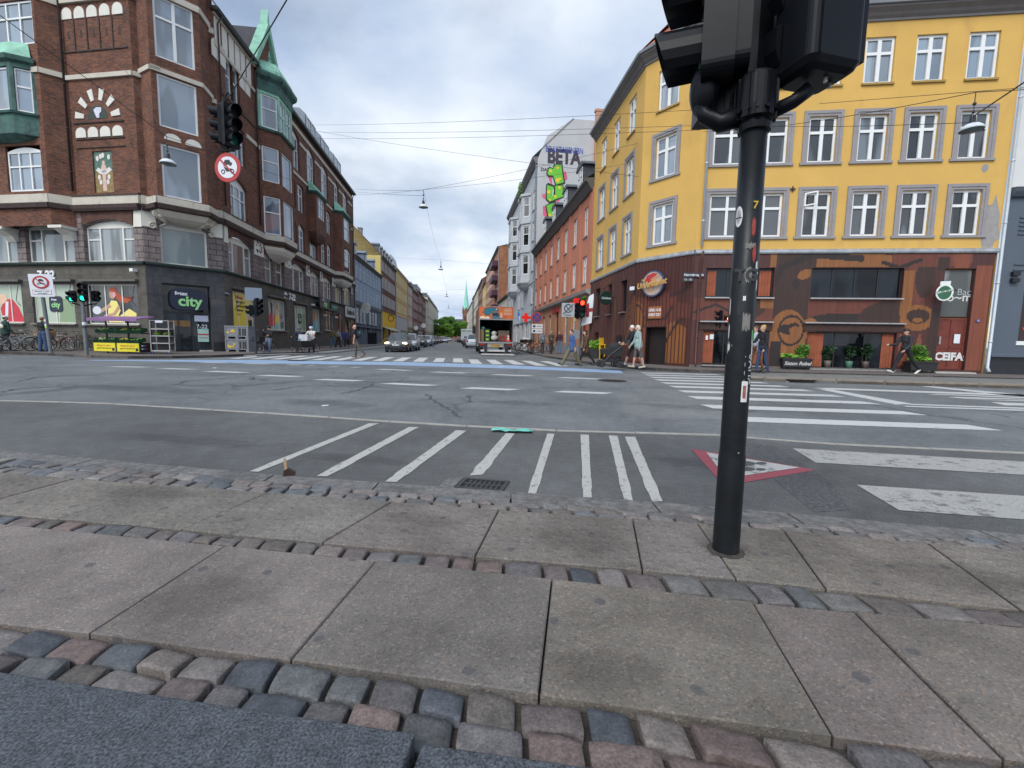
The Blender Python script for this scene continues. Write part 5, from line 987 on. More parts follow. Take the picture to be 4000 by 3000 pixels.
shopwin(FR,*Rg[0],FYW,2,ex_eco);shopwin(FR,*Rg[1],mat('film_grey_green',(.35,.4,.36),.4),2,ex_pair);shopwin(FR,*Rg[2],FG,2,ex_city);shopwin(FR,*Rg[3],mat('film_grey_green',(.35,.4,.36),.4),1,ex_last);shopwin(FR,*Rg[4],glassmat('shop_glass_dark',(.03,.035,.035)),2)
obj('side_doorway',MB().box(23.6,26.0,.3,.33,.0,3.6).box(24.0,25.0,.22,.3,.1,2.4),mat('brown_doorway',(.08,.03,.02),.6),FR.M(),rb)
o=obj('shop_window',MB().box(27.4,31.6,.3,.33,.0,3.15).box(27.4,28.0,.2,.3,0,3.0).box(29.5,29.7,.1,.3,0,3.1),mat('shop_interior',(.06,.04,.03),.5),FR.M(),rb)
for x,z,c in ((28.8,2.0,(.4,.12,.05)),(30.3,1.6,(.15,.25,.3)),(30.5,2.5,(.4,.35,.2))): obj('goods',MB().box(x-.4,x+.4,.26,.3,z-.4,z+.4),mat('goods%g'%x,c),FR.M(),o)
# fascia sign, street plates, lettering
sg=root('shop_fascia_sign',FR.M(29.4,4.05,.1),label='white fascia board with dark script name over the last shop of the brick building',cat='sign');obj('board',MB().box(-2.5,2.5,-.06,0,-.68,.62),mat('fascia_white',(.5,.51,.52),.5),None,sg);text('lettering','Ranke 66',.95,BLK,wm(sg)@Matrix.Translation((0,-.08,-.05)),sg,ext=.01,bold=.01,shear=.25)
sg=root('opening_hours_lettering',FR.M(10.1,4.12,.05),label='white raised lettering alle dage 7-22 on the granite band of the street side',cat='lettering');text('hours','7-22',.75,WHITE,wm(sg)@Matrix.Translation((.35,0,0)),sg,ext=.03,bold=.018);text('hours','Alle',.34,WHITE,wm(sg)@Matrix.Translation((-1.0,0,.18)),sg,ext=.03,bold=.008);text('hours','dage',.34,WHITE,wm(sg)@Matrix.Translation((-1.0,0,-.2)),sg,ext=.03,bold=.008)
sg=root('opening_hours_lettering',FL.M(-6.1,4.02,.05),label='white raised digits 22 partly hidden behind the no motor vehicles sign board',cat='lettering');text('hours','7-22',.62,WHITE,wm(sg)@Matrix.Translation((-.15,0,.05)),sg,ext=.03,bold=.02)
sg=root('supermarket_sign',FR.M(17.4,4.2,.5),label='black rounded projecting sign with green city lettering above the street side windows',cat='sign');M=wm(sg)
obj('panel',MB().prism(rr_(-1.6,1.6,-.5,.5,.35),-.12,0,'y'),NAVY,None,sg);text('lettering','city',.75,CITYG,M@Matrix.Translation((.1,-.13,-.08)),sg,ext=.01,bold=.02);text('lettering','føtex',.26,PAP,M@Matrix.Translation((-.5,-.13,.3)),sg,ext=.01,bold=.008);obj('bracket',MB().box(-.8,.8,0,.5,-.05,.05),DARKM,None,sg)
sg=root('green_shop_sign',FR.M(22.4,4.15,.1),label='small dark green shop board between the city sign and the white fascia',cat='sign');obj('board',MB().box(-1.35,1.35,-.08,0,-.3,.3),mat('green_board',(.02,.08,.06),.5),None,sg);text('lettering','APOTEK HAVEN',.2,FTEAL,wm(sg)@Matrix.Translation((0,-.085,0)),sg,ext=.002) if False else obj('lettering_strip',MB().box(-1.0,1.0,-.085,-.08,.02,.07).box(-.8,.8,-.085,-.08,-.1,-.06),FTEAL,None,sg)
sg=root('street_name_plate',FR.M(.12,3.45,.03),label='dark blue street plate reading Fælledvej on the granite corner pillar',cat='sign');obj('plate',MB().box(-.32,.32,-.02,0,-.11,.11),NAVY,None,sg);text('lettering','Fælledvej',.15,PAP,wm(sg)@Matrix.Translation((0,-.025,0)),sg,ext=.002)
for i,(fr,x,z) in enumerate(((FR,15.3,3.9),(FR,18.9,3.1),(FR,23.0,3.1),(FL,-.55,4.3))): obj('wall_camera',MB().box(-.1,.1,-.3,-.02,-.08,.08),WHITE,fr.M(x,z,0),rb)
# corner entrance
en=obj('entrance',MB().box(.66,2.88,.30,.33,0,3.74).box(.66,2.88,.2,.3,2.12,2.24).box(.66,.72,.2,.3,0,2.12).box(1.3,1.36,.2,.3,0,2.12).box(1.95,2.01,.2,.3,0,2.12).box(2.82,2.88,.2,.3,0,2.12).box(.66,2.88,.2,.3,3.66,3.74),mat('entrance_frame',(.022,.024,.03),.4),FCH.M(),rb)
obj('pane',MB().box(.7,2.86,.27,.28,.04,3.68),glassmat('door_glass',(.02,.022,.025),ior=1.5),FCH.M(),en)
obj('notice',MB().box(2.1,2.78,.20,.21,1.72,2.06),mat('notice_blue_white',(.55,.6,.72),.5,.3,25),FCH.M(),en);obj('notice',MB().box(2.22,2.76,.20,.21,.55,1.3),mat('notice_mint',(.4,.62,.55),.5,.1,4),FCH.M(),en);obj('notice_band',MB().box(2.22,2.76,.19,.198,.95,1.02).box(2.3,2.7,.19,.198,.78,.81),FRED,FCH.M(),en)
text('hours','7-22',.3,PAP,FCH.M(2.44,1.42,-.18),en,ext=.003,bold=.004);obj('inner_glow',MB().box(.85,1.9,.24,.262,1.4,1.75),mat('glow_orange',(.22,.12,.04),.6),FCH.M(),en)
obj('door_mat_step',MB().box(2.2,2.8,-.45,-.1,0,.08),mat('step_stone',(.42,.41,.38)),FCH.M(),rb)
sg=root('supermarket_sign',FCH.M(1.84,2.92,-.05),label='black rounded sign reading føtex city above the corner entrance doors',cat='sign');M=wm(sg)
obj('panel',MB().prism(rr_(-.86,.86,-.6,.6,.42),-.1,0,'y'),NAVY,None,sg);text('lettering','city',.78,CITYG,M@Matrix.Translation((.05,-.11,-.12)),sg,ext=.012,bold=.022);text('lettering','føtex',.27,PAP,M@Matrix.Translation((-.35,-.11,.3)),sg,ext=.012,bold=.01)
# mezzanine windows
for a,b in mzL: window(rb,FL,(a+b)/2,4.78,b-a-.04,1.86,'triple',CREAMP,GLW,d=-.12,arch=.28)
window(rb,FCH,1.80,4.78,2.12,2.0,'none',CREAMP,glassmat('curtain_pane',(.17,.21,.21),ior=1.7,var=.15),d=-.12,arch=.34)
for i,(a,b) in enumerate(mzR): window(rb,FR,(a+b)/2,4.78,b-a-.04,(1.94 if b-a>2 else 1.84),'triple' if b-a>2 else 'sash',CREAMP,GLW,d=-.14,arch=.3 if b-a>2 else .18)
for a,b,za,zb,r in upR:
    k='tri6' if b-a>1.9 else ('cross' if b-a>1.3 else 'sash');window(rb,FR,(a+b)/2,za+.04,b-a-.03,zb-za-.04,k,WHITE,GLS,d=-.1,arch=r-.03 if r>.2 else .1,sill=(SLATE,.03,.06))
# tile picture and niche on the left face
MOS=mat('tile_green',(.06,.14,.10),.4,.6,9);MOSO=mat('tile_ochre',(.25,.16,.05),.5,.5,6)
pc=obj('tile_picture',MB().box(-.59,.59,.06,.09,0,2.1),MOS,FL.M(-2.19,8.36,0),rb);M=wm(pc);FIG=mat('tile_flesh',(.60,.42,.36),.5);FIGW=mat('tile_cream',(.66,.62,.56),.5,.08,8)
shp(pc,M@Matrix.Translation((0,.06,0)),[(-.55,.02),(.55,.02),(.55,1.0),(.2,1.15),(-.2,1.15),(-.55,1.0)],MOSO,.0);M=M@Matrix.Translation((0,.057,0))
shp(pc,M,[(-.12,.1),(.12,.1),(.1,.8),(.17,1.2),(.12,1.42),(-.12,1.42),(-.17,1.2),(-.1,.8)],FIG,.003);shp(pc,M,ov(0,1.52,.09,.12),FIG,.004);shp(pc,M,[(-.5,1.15),(-.35,1.3),(0,1.12),(.35,1.3),(.5,1.15),(.2,.95),(-.2,.95)],FIGW,.007)
for x,z in ((-.3,.8),(.3,.8),(-.22,.55),(.22,.55),(-.35,1.75),(.35,1.8),(0,1.9),(-.15,1.85)): shp(pc,M,ov(x,z,.09,.13),FIGW,.010)
text('date_lettering','1897',.17,mat('tile_blue',(.06,.07,.2),.5),M@Matrix.Translation((0,-.013,1.07)),pc,ext=.001)
mb=MB();M=FL.M()
for i in range(6):
    t0=R_(2+i*30*1.0+2);
    for_=[(-2.25+r*math.cos(t),12.06+r*1.08*math.sin(t)) for r,t in ((.85,R_(4+i*32)),(1.38,R_(4+i*32)),(1.38,R_(4+i*32+13)),(.85,R_(4+i*32+13)))];mb.prism(for_,-.04,.0,'y',M)
for i in range(4):
    x=-3.35+i*.75;mb.prism([(x-.31,11.16),(x+.31,11.16)]+[(x+.31*math.cos(t),11.4+.27*math.sin(t)) for t in [math.pi*k/8 for k in range(9)]],-.04,0,'y',M)
for i in range(5):
    x=-3.68+i*.76;mb.prism([(x-.31,16.97),(x+.31,16.97)]+[(x+.31*math.cos(t),17.2+.33*math.sin(t)) for t in [math.pi*k/8 for k in range(9)]],-.04,0,'y',M)
worldobj('cream_infill_panels',mb,LIMEP,rb)
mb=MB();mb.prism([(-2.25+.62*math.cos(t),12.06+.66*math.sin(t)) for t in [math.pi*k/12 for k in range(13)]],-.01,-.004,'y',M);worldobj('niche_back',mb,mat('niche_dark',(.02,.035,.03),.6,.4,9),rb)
mb=MB();mb.prism([(-2.47,12.5),(-2.3,12.62),(-2.0,12.6),(-2.0,12.4),(-2.13,12.3),(-2.15,12.1),(-2.3,12.1),(-2.4,12.3)],-.03,-.011,'y',M);worldobj('niche_relief',mb,mat('relief_lilac',(.6,.58,.68),.5,.2,12),rb)
mb=MB()
for i in range(5): mb.box(-3.72+i*.76,-3.62+i*.76,-.012,.0,16.05,16.4,M=M)
mb.box(-4.0,-.2,-.05,0,15.36,15.42,M=M);mb.box(-3.7,-.7,-.05,0,11.05,11.09,M=M);mb.box(-3.7,-.7,-.05,0,10.62,10.66,M=M);mb.box(-3.75,-.7,-.06,0,11.86,11.92,M=M)
for i in range(4): mb.box(-3.33+i*.76,-3.27+i*.76,-.04,0,15.42,16.95,M=M)
worldobj('brick_relief',mb,mat('dark_brick_trim',(.055,.035,.03)),rb)
downpipe(rb,FL,-4.02,8.2,20,.12,.05,mat('pipe_dark_brown',(.03,.022,.02),.5),foot=False);downpipe(rb,FR,.35,8.3,18.9,.1,.045,mat('pipe_dark_brown',(.03,.022,.02)),foot=False);downpipe(rb,FR,4.95,8.3,18.9,.1,.05,mat('pipe_dark_brown',(.03,.022,.02)),foot=False);downpipe(rb,FR,31.7,0,18.9,.12,.05,mat('pipe_dark_brown',(.03,.022,.02)))
# generic canted bay: footprint given along the facade
def bay(fr,pts,z0,z1,m,name='bay_wall',ops=None):
    """pts: (x,d) outline from wall to wall; ops: {side index:[(a,b,za,zb)]} with a,b in metres from the side's centre"""
    mb=MB();frs=[]
    for i,(p,q) in enumerate(zip(pts,pts[1:])):
        a=fr.w(p[0],0,p[1]);b=fr.w(q[0],0,q[1]);f=Fr(a,azf(a,b));l=math.hypot(b[0]-a[0],b[1]-a[1]);frs.append((f,l));wallgrid(mb,f,0,l,z0,z1,[(l/2+o[0],l/2+o[1],o[2],o[3]) for o in (ops or {}).get(i,[])],0,.12)
    worldobj(name,mb,m,rb);return frs
def ringband(fr,pts,prof,m,name,parent=None):
    mb=MB()
    for p,q in zip(pts,pts[1:]):
        a=fr.w(p[0],0,p[1]);b=fr.w(q[0],0,q[1]);f=Fr(a,azf(a,b));l=math.hypot(b[0]-a[0],b[1]-a[1]);band_(mb,f,0,l,prof,e0=.3,e1=.3)
    return worldobj(name,mb,m,parent or rb)
def scaled(pts,k,cx): return [(cx+(x-cx)*k,d*k) for x,d in pts]
def corbel(fr,pts,zs,m,name='corbel'):
    """zs: list of (scale,z) sections of the outline closing under a bay"""
    cx=(pts[0][0]+pts[-1][0])/2;mb=MB();vs=[];n=len(pts)
    for k,z in zs: vs+=[fr.w(x,z,d) for x,d in scaled(pts,k,cx)]
    fs=[(i*n+j,i*n+j+1,(i+1)*n+j+1,(i+1)*n+j) for i in range(len(zs)-1) for j in range(n-1)];fs.append(tuple(range((len(zs)-1)*n,len(zs)*n)));mb.add(vs,fs);return worldobj(name,mb,m,rb)
# corner oriel
OP=[(.28,0),(.55,1.0),(2.75,1.0),(3.45,0)]
wc=[(8.12,10.75),(11.6,14.5-.35),(14.95,17.9)]
frs=bay(FCH,OP,7.5,TOP,BRK,ops={1:[(-.86,.84,a,b) for a,b in wc]})
for a,b in wc: window(rb,frs[1][0],frs[1][1]/2-.01,a,1.68,b-a,'none' if a<14.9 else 'cross',WHITE,GLS,d=0)
ringband(FCH,OP,[(0,7.72),(.12,7.72),(.12,8.06),(0,8.06)],STN,'sandstone_band');ringband(FCH,OP,[(0,7.42),(.2,7.46),(.24,7.66),(.1,7.72),(0,7.72)],mat('dark_brick_trim',(.055,.035,.03)),'brick_cornice');ringband(FCH,OP,rectprof(0,.08,14.02-.0,14.24),STN,'sandstone_band') if False else None
mb=MB()
for p,q in zip(OP,OP[1:]):
    a=FCH.w(p[0],0,p[1]);b=FCH.w(q[0],0,q[1]);f=Fr(a,azf(a,b));l=math.hypot(b[0]-a[0],b[1]-a[1])
    if p is OP[1]: band_(mb,f,0,.4,rectprof(0,.08,14.25,14.45));band_(mb,f,0,l,rectprof(0,.08,14.2,14.42));band_(mb,f,0,l,rectprof(0,.08,17.9,18.2))
    else: band_(mb,f,0,l,rectprof(0,.08,14.2,14.42),e0=.1,e1=.1);band_(mb,f,0,l,rectprof(0,.08,17.9,18.2))
worldobj('sandstone_bands',mb,STN,rb)
corbel(FCH,OP,[(1.0,7.45),(.97,7.3),(.85,7.12),(.62,6.98),(.35,6.9)],STN)
mb=MB()
for x,z in ((1.32,11.0),(2.22,11.0)): mb.prism([(x-.36,z),(x+.36,z)]+[(x+.36*math.cos(t),z+.05+.3*math.sin(t)) for t in [math.pi*k/8 for k in range(9)]],-.02,.0,'y',FCH.M(0,0,1.0))
worldobj('cream_infill_panels',mb,LIMEP,rb)
mb=MB()
for x,s in ((.62,1),(2.75,-1)):
    for k in range(20):
        t0=k/19*4.2*math.pi;
    sp=[(x+s*(.05+.012*t)*math.cos(t)*1.6,-.72-.0*t,7.22+(.05+.012*t)*math.sin(t)*1.3) for t in [i*.5 for i in range(22)]];mb.tube(sp,.035,6,);mb.tube([(x,-.72,7.25),(x+s*.2,-.5,7.0),(x+s*.42,-.18,6.88)],[.12,.13,.08],8)
for x,s in ((.42,-1),(3.05,1)):
    sp=[(x+s*(.03+.011*t)*math.cos(t)*1.5,-.1,6.68+(.03+.011*t)*math.sin(t)*1.5) for t in [i*.5 for i in range(18)]];mb.tube(sp,.035,6)
mb.tube([(1.2,-.8,7.25),(1.5,-.72,7.12),(1.8,-.78,7.18),(2.1,-.72,7.12),(2.4,-.8,7.22)],.045,6)
mb.v=[tuple(FCH.M()@Vector(v)) for v in mb.v];worldobj('volute_brackets',mb,STN,rb,smooth=True)
# bay on the left face
LPt=[(-9.3,0),(-8.9,.7),(-4.72,.7),(-4.05,0)]
frs=bay(FL,LPt,6.55,TOP,BRK,ops={1:[(-.45,1.80-.05,8.32,10.62),(-.55,1.95,15.5,17.6)]})
f=frs[1];window(rb,f[0],f[1]/2+.65,8.34,2.15,2.0,'tri6',WHITE,GLS,arch=.2);window(rb,f[0],f[1]/2+.7,15.52,2.45,2.05,'tri6',WHITE,GLS)
ringband(FL,LPt,[(0,7.72),(.12,7.72),(.12,8.14),(0,8.14)],STN,'sandstone_band');ringband(FL,LPt,[(0,7.42),(.16,7.46),(.2,7.66),(.1,7.72),(0,7.72)],mat('dark_brick_trim',(.055,.035,.03)),'brick_cornice')
mb=MB();
for p,q in zip(LPt[2:],LPt[3:]):
    a=FL.w(p[0],0,p[1]);b=FL.w(q[0],0,q[1]);f2=Fr(a,azf(a,b));l=math.hypot(b[0]-a[0],b[1]-a[1]);band_(mb,f2,0,l,rectprof(0,.08,14.1,14.35),e0=.1);band_(mb,f2,0,l,rectprof(0,.08,17.6,17.9))
band_(mb,f[0],f[1]-.45,f[1],rectprof(0,.08,14.1,14.35));worldobj('sandstone_bands',mb,STN,rb)
for x,s in ((-4.4,1),(-8.2,1)):
    mb=MB();mb.box(x-.5,x+.35,-.78,.0,6.42,6.56,M=FL.M());mb.prism([(-.7,6.42),(0,6.42),(0,5.9),(-.12,5.88),(-.3,6.15)],x-.3,x+.25,'x',FL.M());worldobj('stone_bracket',mb,LIMEP,rb)
# green copper bay window on the left face
CPt=[(-8.6,.7),(-8.3,1.25),(-5.75,1.25),(-5.0,.7)]
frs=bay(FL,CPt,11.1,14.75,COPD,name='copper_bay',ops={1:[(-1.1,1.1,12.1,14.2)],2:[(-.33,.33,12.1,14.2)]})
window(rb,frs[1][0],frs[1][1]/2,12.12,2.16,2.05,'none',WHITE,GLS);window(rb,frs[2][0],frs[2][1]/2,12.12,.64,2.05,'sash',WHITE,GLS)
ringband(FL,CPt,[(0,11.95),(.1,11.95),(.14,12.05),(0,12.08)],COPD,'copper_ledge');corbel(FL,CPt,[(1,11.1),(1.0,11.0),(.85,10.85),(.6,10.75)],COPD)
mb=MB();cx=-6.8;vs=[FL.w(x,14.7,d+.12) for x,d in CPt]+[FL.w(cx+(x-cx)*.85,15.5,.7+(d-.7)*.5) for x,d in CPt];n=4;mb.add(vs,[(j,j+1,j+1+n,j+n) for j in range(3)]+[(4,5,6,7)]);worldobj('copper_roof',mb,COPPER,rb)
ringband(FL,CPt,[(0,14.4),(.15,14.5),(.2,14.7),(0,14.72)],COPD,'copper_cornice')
# side-street oriel with dome
SP_=[(5.4,0),(6.3,1.05),(8.7,1.05),(9.6,0)]
brz=[(8.15,10.75),(11.75,14.1)]
frs=bay(FR,SP_,7.3,15.2,BRK,ops={0:[(-.55,.6,a,b) for a,b in brz],1:[(-1.0,1.0,a,b) for a,b in brz],2:[(-.5,.5,a,b) for a,b in brz]})
for a,b in brz:
    window(rb,frs[0][0],frs[0][1]/2+.02,a,1.12,b-a,'sash',WHITE,GLS);window(rb,frs[1][0],frs[1][1]/2,a,1.96,b-a,'none',WHITE,GLS);window(rb,frs[2][0],frs[2][1]/2,a,.96,b-a,'none',WHITE,GLS)
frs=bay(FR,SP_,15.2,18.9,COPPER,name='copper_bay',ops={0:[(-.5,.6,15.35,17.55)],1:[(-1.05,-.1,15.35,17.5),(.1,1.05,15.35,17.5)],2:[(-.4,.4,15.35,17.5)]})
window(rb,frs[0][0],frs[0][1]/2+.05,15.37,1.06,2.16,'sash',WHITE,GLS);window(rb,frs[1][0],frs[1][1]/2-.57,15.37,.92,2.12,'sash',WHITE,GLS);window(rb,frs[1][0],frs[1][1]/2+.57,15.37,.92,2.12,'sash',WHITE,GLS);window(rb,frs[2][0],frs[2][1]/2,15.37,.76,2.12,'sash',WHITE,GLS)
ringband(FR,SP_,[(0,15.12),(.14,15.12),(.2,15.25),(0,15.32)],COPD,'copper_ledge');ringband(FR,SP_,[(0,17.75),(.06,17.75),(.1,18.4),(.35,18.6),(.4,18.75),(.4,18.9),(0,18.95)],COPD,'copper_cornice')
ringband(FR,SP_,[(0,7.72),(.12,7.72),(.12,8.1),(0,8.1)],STN,'sandstone_band');ringband(FR,SP_,[(0,7.45),(.14,7.48),(.18,7.66),(0,7.72)],mat('dark_brick_trim',(.055,.035,.03)),'brick_cornice');corbel(FR,SP_,[(1,7.45),(1.0,7.32),(.93,7.1),(.78,6.85),(.5,6.62),(.2,6.45)],LIMEP)
dome=[(1.12,18.9),(1.1,19.2),(.98,19.55),(.78,19.9),(.52,20.15),(.28,20.35),(.14,20.45),(.11,20.7),(.18,20.78),(.11,20.86),(.04,21.4),(.01,21.9)]
cx=7.5;mb=MB();pts8=[(cx+1.95*math.cos(t),.0+1.35*math.sin(t)) for t in [math.pi*i/7 for i in range(8)]];vs=[]
for k,z in dome: vs+=[FR.w(cx+(x-cx)*k,z,d*k) for x,d in [(5.5,0),(6.3,1.1),(8.7,1.1),(9.5,0),(8.7,-.9),(6.3,-.9)]]
n=6;mb.add(vs,[(i*n+j,i*n+(j+1)%n,(i+1)*n+(j+1)%n,(i+1)*n+j) for i in range(len(dome)-1) for j in range(n)]);worldobj('copper_dome',mb,COPPER,rb,smooth=False)
# small box bay with green roof and far canted bay
BB=[(14.9,0),(14.95,.75),(18.0,.75),(18.05,0)]
frs=bay(FR,BB,10.5,14.0,BRK,ops={1:[(-1.0,1.0,11.9,13.85)]});window(rb,frs[1][0],frs[1][1]/2,11.92,1.96,1.9,'tri6',WHITE,GLS);corbel(FR,BB,[(1,10.5),(.92,10.2),(.8,9.95),(.6,9.75),(.3,9.6)],BRKD)
mb=MB();vs=[FR.w(x,14.05,d+.18) for x,d in BB]+[FR.w(16.45+(x-16.45)*.8,15.0,d*.25) for x,d in BB];mb.add(vs,[(j,j+1,j+5,j+4) for j in range(3)]+[(4,5,6,7)]);worldobj('copper_roof',mb,COPPER,rb);ringband(FR,BB,[(0,13.8),(.15,13.9),(.22,14.05),(0,14.1)],COPD,'copper_cornice')
FBp=[(23.0,0),(23.4,.85),(27.6,.85),(28.0,0)]
frs=bay(FR,FBp,7.3,14.6,BRK,ops={1:[(-1.3,1.3,8.3,10.9),(-1.3,1.3,11.8,14.3)]})
window(rb,frs[1][0],frs[1][1]/2,8.32,2.56,2.3,'sash',WHITE,GLD,arch=.25);window(rb,frs[1][0],frs[1][1]/2,11.82,2.56,2.4,'sash',WHITE,GLS);corbel(FR,FBp,[(1,7.45),(1,7.3),(.9,7.05),(.7,6.8),(.4,6.65)],LIMEP);ringband(FR,FBp,[(0,7.72),(.12,7.72),(.12,8.1),(0,8.1)],STN,'sandstone_band');ringband(FR,FBp,[(0,7.45),(.14,7.48),(.18,7.66),(0,7.72)],mat('dark_brick_trim',(.055,.035,.03)),'brick_cornice')
mb=MB();vs=[FR.w(x,14.6,d+.2) for x,d in FBp]+[FR.w(25.5+(x-25.5)*.75,15.7,d*.25) for x,d in FBp];mb.add(vs,[(j,j+1,j+5,j+4) for j in range(3)]+[(4,5,6,7)]);worldobj('copper_roof',mb,COPPER,rb);ringband(FR,FBp,[(0,14.3),(.2,14.45),(.25,14.6),(0,14.66)],COPD,'copper_cornice')
# ================= TERRACES ALONG THE SIDE STREET =================
A3=FR.w(32)[:2];FLB=Fr(A3,-7.0);B0=FC.w(-30.5)[:2];B0=Fr(Y0,174.0).w(-30.5)[:2];FRB=Fr(B0,172.6)
FWC={}
def farwin(w,h,kind,fm,gm):
    key=(kind,round(w,2),round(h,2),fm.name,gm.name)
    if key in FWC: return FWC[key]
    mb=MB();t=.08;mb.cur=0
    mb.box(-w/2,w/2,-.0,.04,0,t);mb.box(-w/2,w/2,0,.04,h-t,h);mb.box(-w/2,-w/2+t,0,.04,t,h-t);mb.box(w/2-t,w/2,0,.04,t,h-t)
    if kind!='none': mb.box(-.045,.045,-.01,.04,t,h-t);mb.box(-w/2+t,-.045,-.01,.04,h*.64-.03,h*.64+.03);mb.box(.045,w/2-t,-.01,.04,h*.64-.03,h*.64+.03)
    mb.box(-w/2+t*.5,w/2-t*.5,.03,.045,t*.5,h-t*.5,mi=1);mb.box(-w/2-.05,w/2+.05,-.16,.0,-.07,0,mi=2)
    FWC[key]=mb.mesh('window',[fm,gm,SILLG]);return FWC[key]
SILLG=mat('sill_grey',(.3,.29,.28),.8)
def rowhouse(name,fr,x0,x1,rows,n,ze,wm_,label,base=None,wd=1.0,roof=SLATE,fm=WHITE,gm=GLW,dep=11,zr=None,dormers=0,gable=None,kind='cross',bands=(),zb=3.2,gd='shops',chim=1,corn=None,dm=None,sgn=1,inset=.06,margin=.8):
    """sgn +1: left row (x grows away), the outline runs x0..x1 either way"""
    r=root(name,Matrix.Translation((*fr.w((x0+x1)/2)[:2],0)),label=label,cat='building')
    xa,xb=min(x0,x1),max(x0,x1);W=xb-xa;mb=MB();ops=[];cs=[xa+margin+(W-2*margin)*(i+.5)/n for i in range(n)]
    for z,h in rows: ops+=[(c-wd/2,c+wd/2,z,z+h) for c in cs]
    g=[];nb=max(2,int(W/3.4))
    for i in range(nb):
        a=xa+.5+(W-1)*i/nb+.3;b=xa+.5+(W-1)*(i+1)/nb-.3
        if gd=='windows': g+= [((a+b)/2-.5,(a+b)/2+.5,1.3,2.9)]
        else: g+=[(a,b,.55 if i%3!=1 else 0.02,min(zb-.55,2.75))]
    wallgrid(mb,fr,xa,xb,0,zb,g,0,.22,mi=1);wallgrid(mb,fr,xa,xb,zb,ze,ops,0,inset,mi=0)
    for x,rev in ((xa,0),(xb,1)):
        gm_=2 if gable else 0
        mb.add([fr.w(x,0,0),fr.w(x,ze,0),fr.w(x,(zr or ze+3.6),-dep/2),fr.w(x,ze,-dep),fr.w(x,0,-dep)],[(0,1,2,3,4)],gm_)
    mb.add([fr.w(xa,0,-dep),fr.w(xb,0,-dep),fr.w(xb,ze,-dep),fr.w(xa,ze,-dep)],[(0,1,2,3)],0)
    worldobj('wall',mb,[wm_,base or wm_,gable or wm_],r)
    zr=zr or ze+3.6;mb=MB();footroof(fr,xa,xb,ze+.02,zr+.05,dep,mb,eave=.3);worldobj('roof',mb,roof,r)
    mb=MB();band_(mb,fr,xa,xb,[(0,ze-.35),(.12,ze-.35),(.3,ze-.08),(.42,ze-.05),(.42,ze+.06),(0,ze+.06)]);
    for z in bands: band_(mb,fr,xa,xb,rectprof(0,.08,z,z+.16))
    band_(mb,fr,xa,xb,rectprof(0,.12,zb-.1,zb+.12));worldobj('cornice',mb,corn or mat('cornice_dark',(.10,.09,.085),.8),r)
    for z,h in rows:
        me=farwin(wd,h,kind,fm,gm)
        for c in cs: put('window',me,fr.M(c,z,-inset+.03),r)
    for i,(a,b,za,zz) in enumerate(g):
        mb=MB();mb.box(-(b-a)/2,(b-a)/2,0,.04,0,zz-za,mi=1);
        for k in range(4): x=-(b-a)/2+(b-a)*k/3;mb.box(x-.05,x+.05,-.03,0,0,zz-za,mi=0)
        mb.box(-(b-a)/2,(b-a)/2,-.035,-.03,zz-za-.5,zz-za-.44,mi=0);put('shop_window',mb.mesh('shop_window',[fm if i%2 else DARKM,GLD]),fr.M((a+b)/2,za,-.17),r)
    for i in range(dormers):
        x=xa+W*(i+.5)/dormers;mb=MB();mb.box(-.75,.75,.2,2.6,0,1.5,mi=0);mb.prism([(-.95,1.5),(.95,1.5),(.0,1.95)],.05,2.7,'y',mi=0);d=put('dormer',mb.mesh('dormer',dm or mat('dormer_grey',(.12,.13,.15),.6)),fr.M(x,ze+.45,-.35),r)
        put('window',farwin(1.1,1.2,kind,fm,GLS),fr.M(x,ze+.6,-.45),d)
    for i in range(chim):
        x=xa+W*(i+.25 if chim>1 else .12);
        if chim>1: x=xa+W*(i+.5)/chim
        mb=MB();mb.box(-.45,.45,-.4,.4,0,2.2);mb.box(-.52,.52,-.47,.47,2.2,2.4);put('chimney',mb.mesh('chimney',mat('chimney_grey',(.2,.18,.165),.9,.3,3)),fr.M(x,zr-1.1,-dep/2-.2),r)
    downpipe(r,fr,xa+.2 if sgn>0 else xb-.2,.1,ze,.1,.06,mat('gutter_zinc',(.25,.27,.29)))
    return r
def stucco(name,c,d=None): return mat(name,c,.9,.08,.6,coord='UV',dirt=(.3,d or tuple(q*.75 for q in c),.6))
BLUE=stucco('blue_grey_stucco',(.27,.34,.44));BLUD=stucco('slate_blue_base',(.10,.125,.16));BRN=brickmat('brown_brick',(.20,.085,.055),(.13,.06,.045),(.13,.10,.09));YBASE=stucco('bright_yellow_base',(.72,.42,.02));Y2=stucco('warm_yellow_stucco',(.66,.46,.12));GABY=stucco('faded_yellow_gable',(.55,.44,.17),(.45,.42,.33));WBASE=stucco('white_base',(.5,.5,.5));BEI=stucco('beige_stucco',(.46,.38,.27));MAR=stucco('maroon_stucco',(.19,.05,.065));CRM=stucco('cream_stucco',(.55,.48,.35));CRM2=stucco('pale_cream_stucco',(.58,.53,.43));REDB=brickmat('plain_red_brick',(.22,.075,.045),(.15,.055,.04),(.15,.12,.1))
r=rowhouse('blue_terrace_house',FLB,0.05,20.7,[(5.85,2.1),(8.75,2.3)],8,11.5,BLUE,'pale blue-grey terrace with three dormers next to the brick corner building',base=BLUD,dormers=3,zb=5.35,chim=0,gd='windows',dm=mat('dormer_blue',(.16,.2,.26),.6),zr=14.5,fm=mat('window_light_blue',(.6,.66,.72),.5),margin=.5,wd=1.1)
for i,x in enumerate((1.7,4.0,6.3,10.5,13.0,15.3)): put('window',farwin(1.1,1.9,'cross',WHITE,GLW),FLB.M(x,2.9,.03),r)
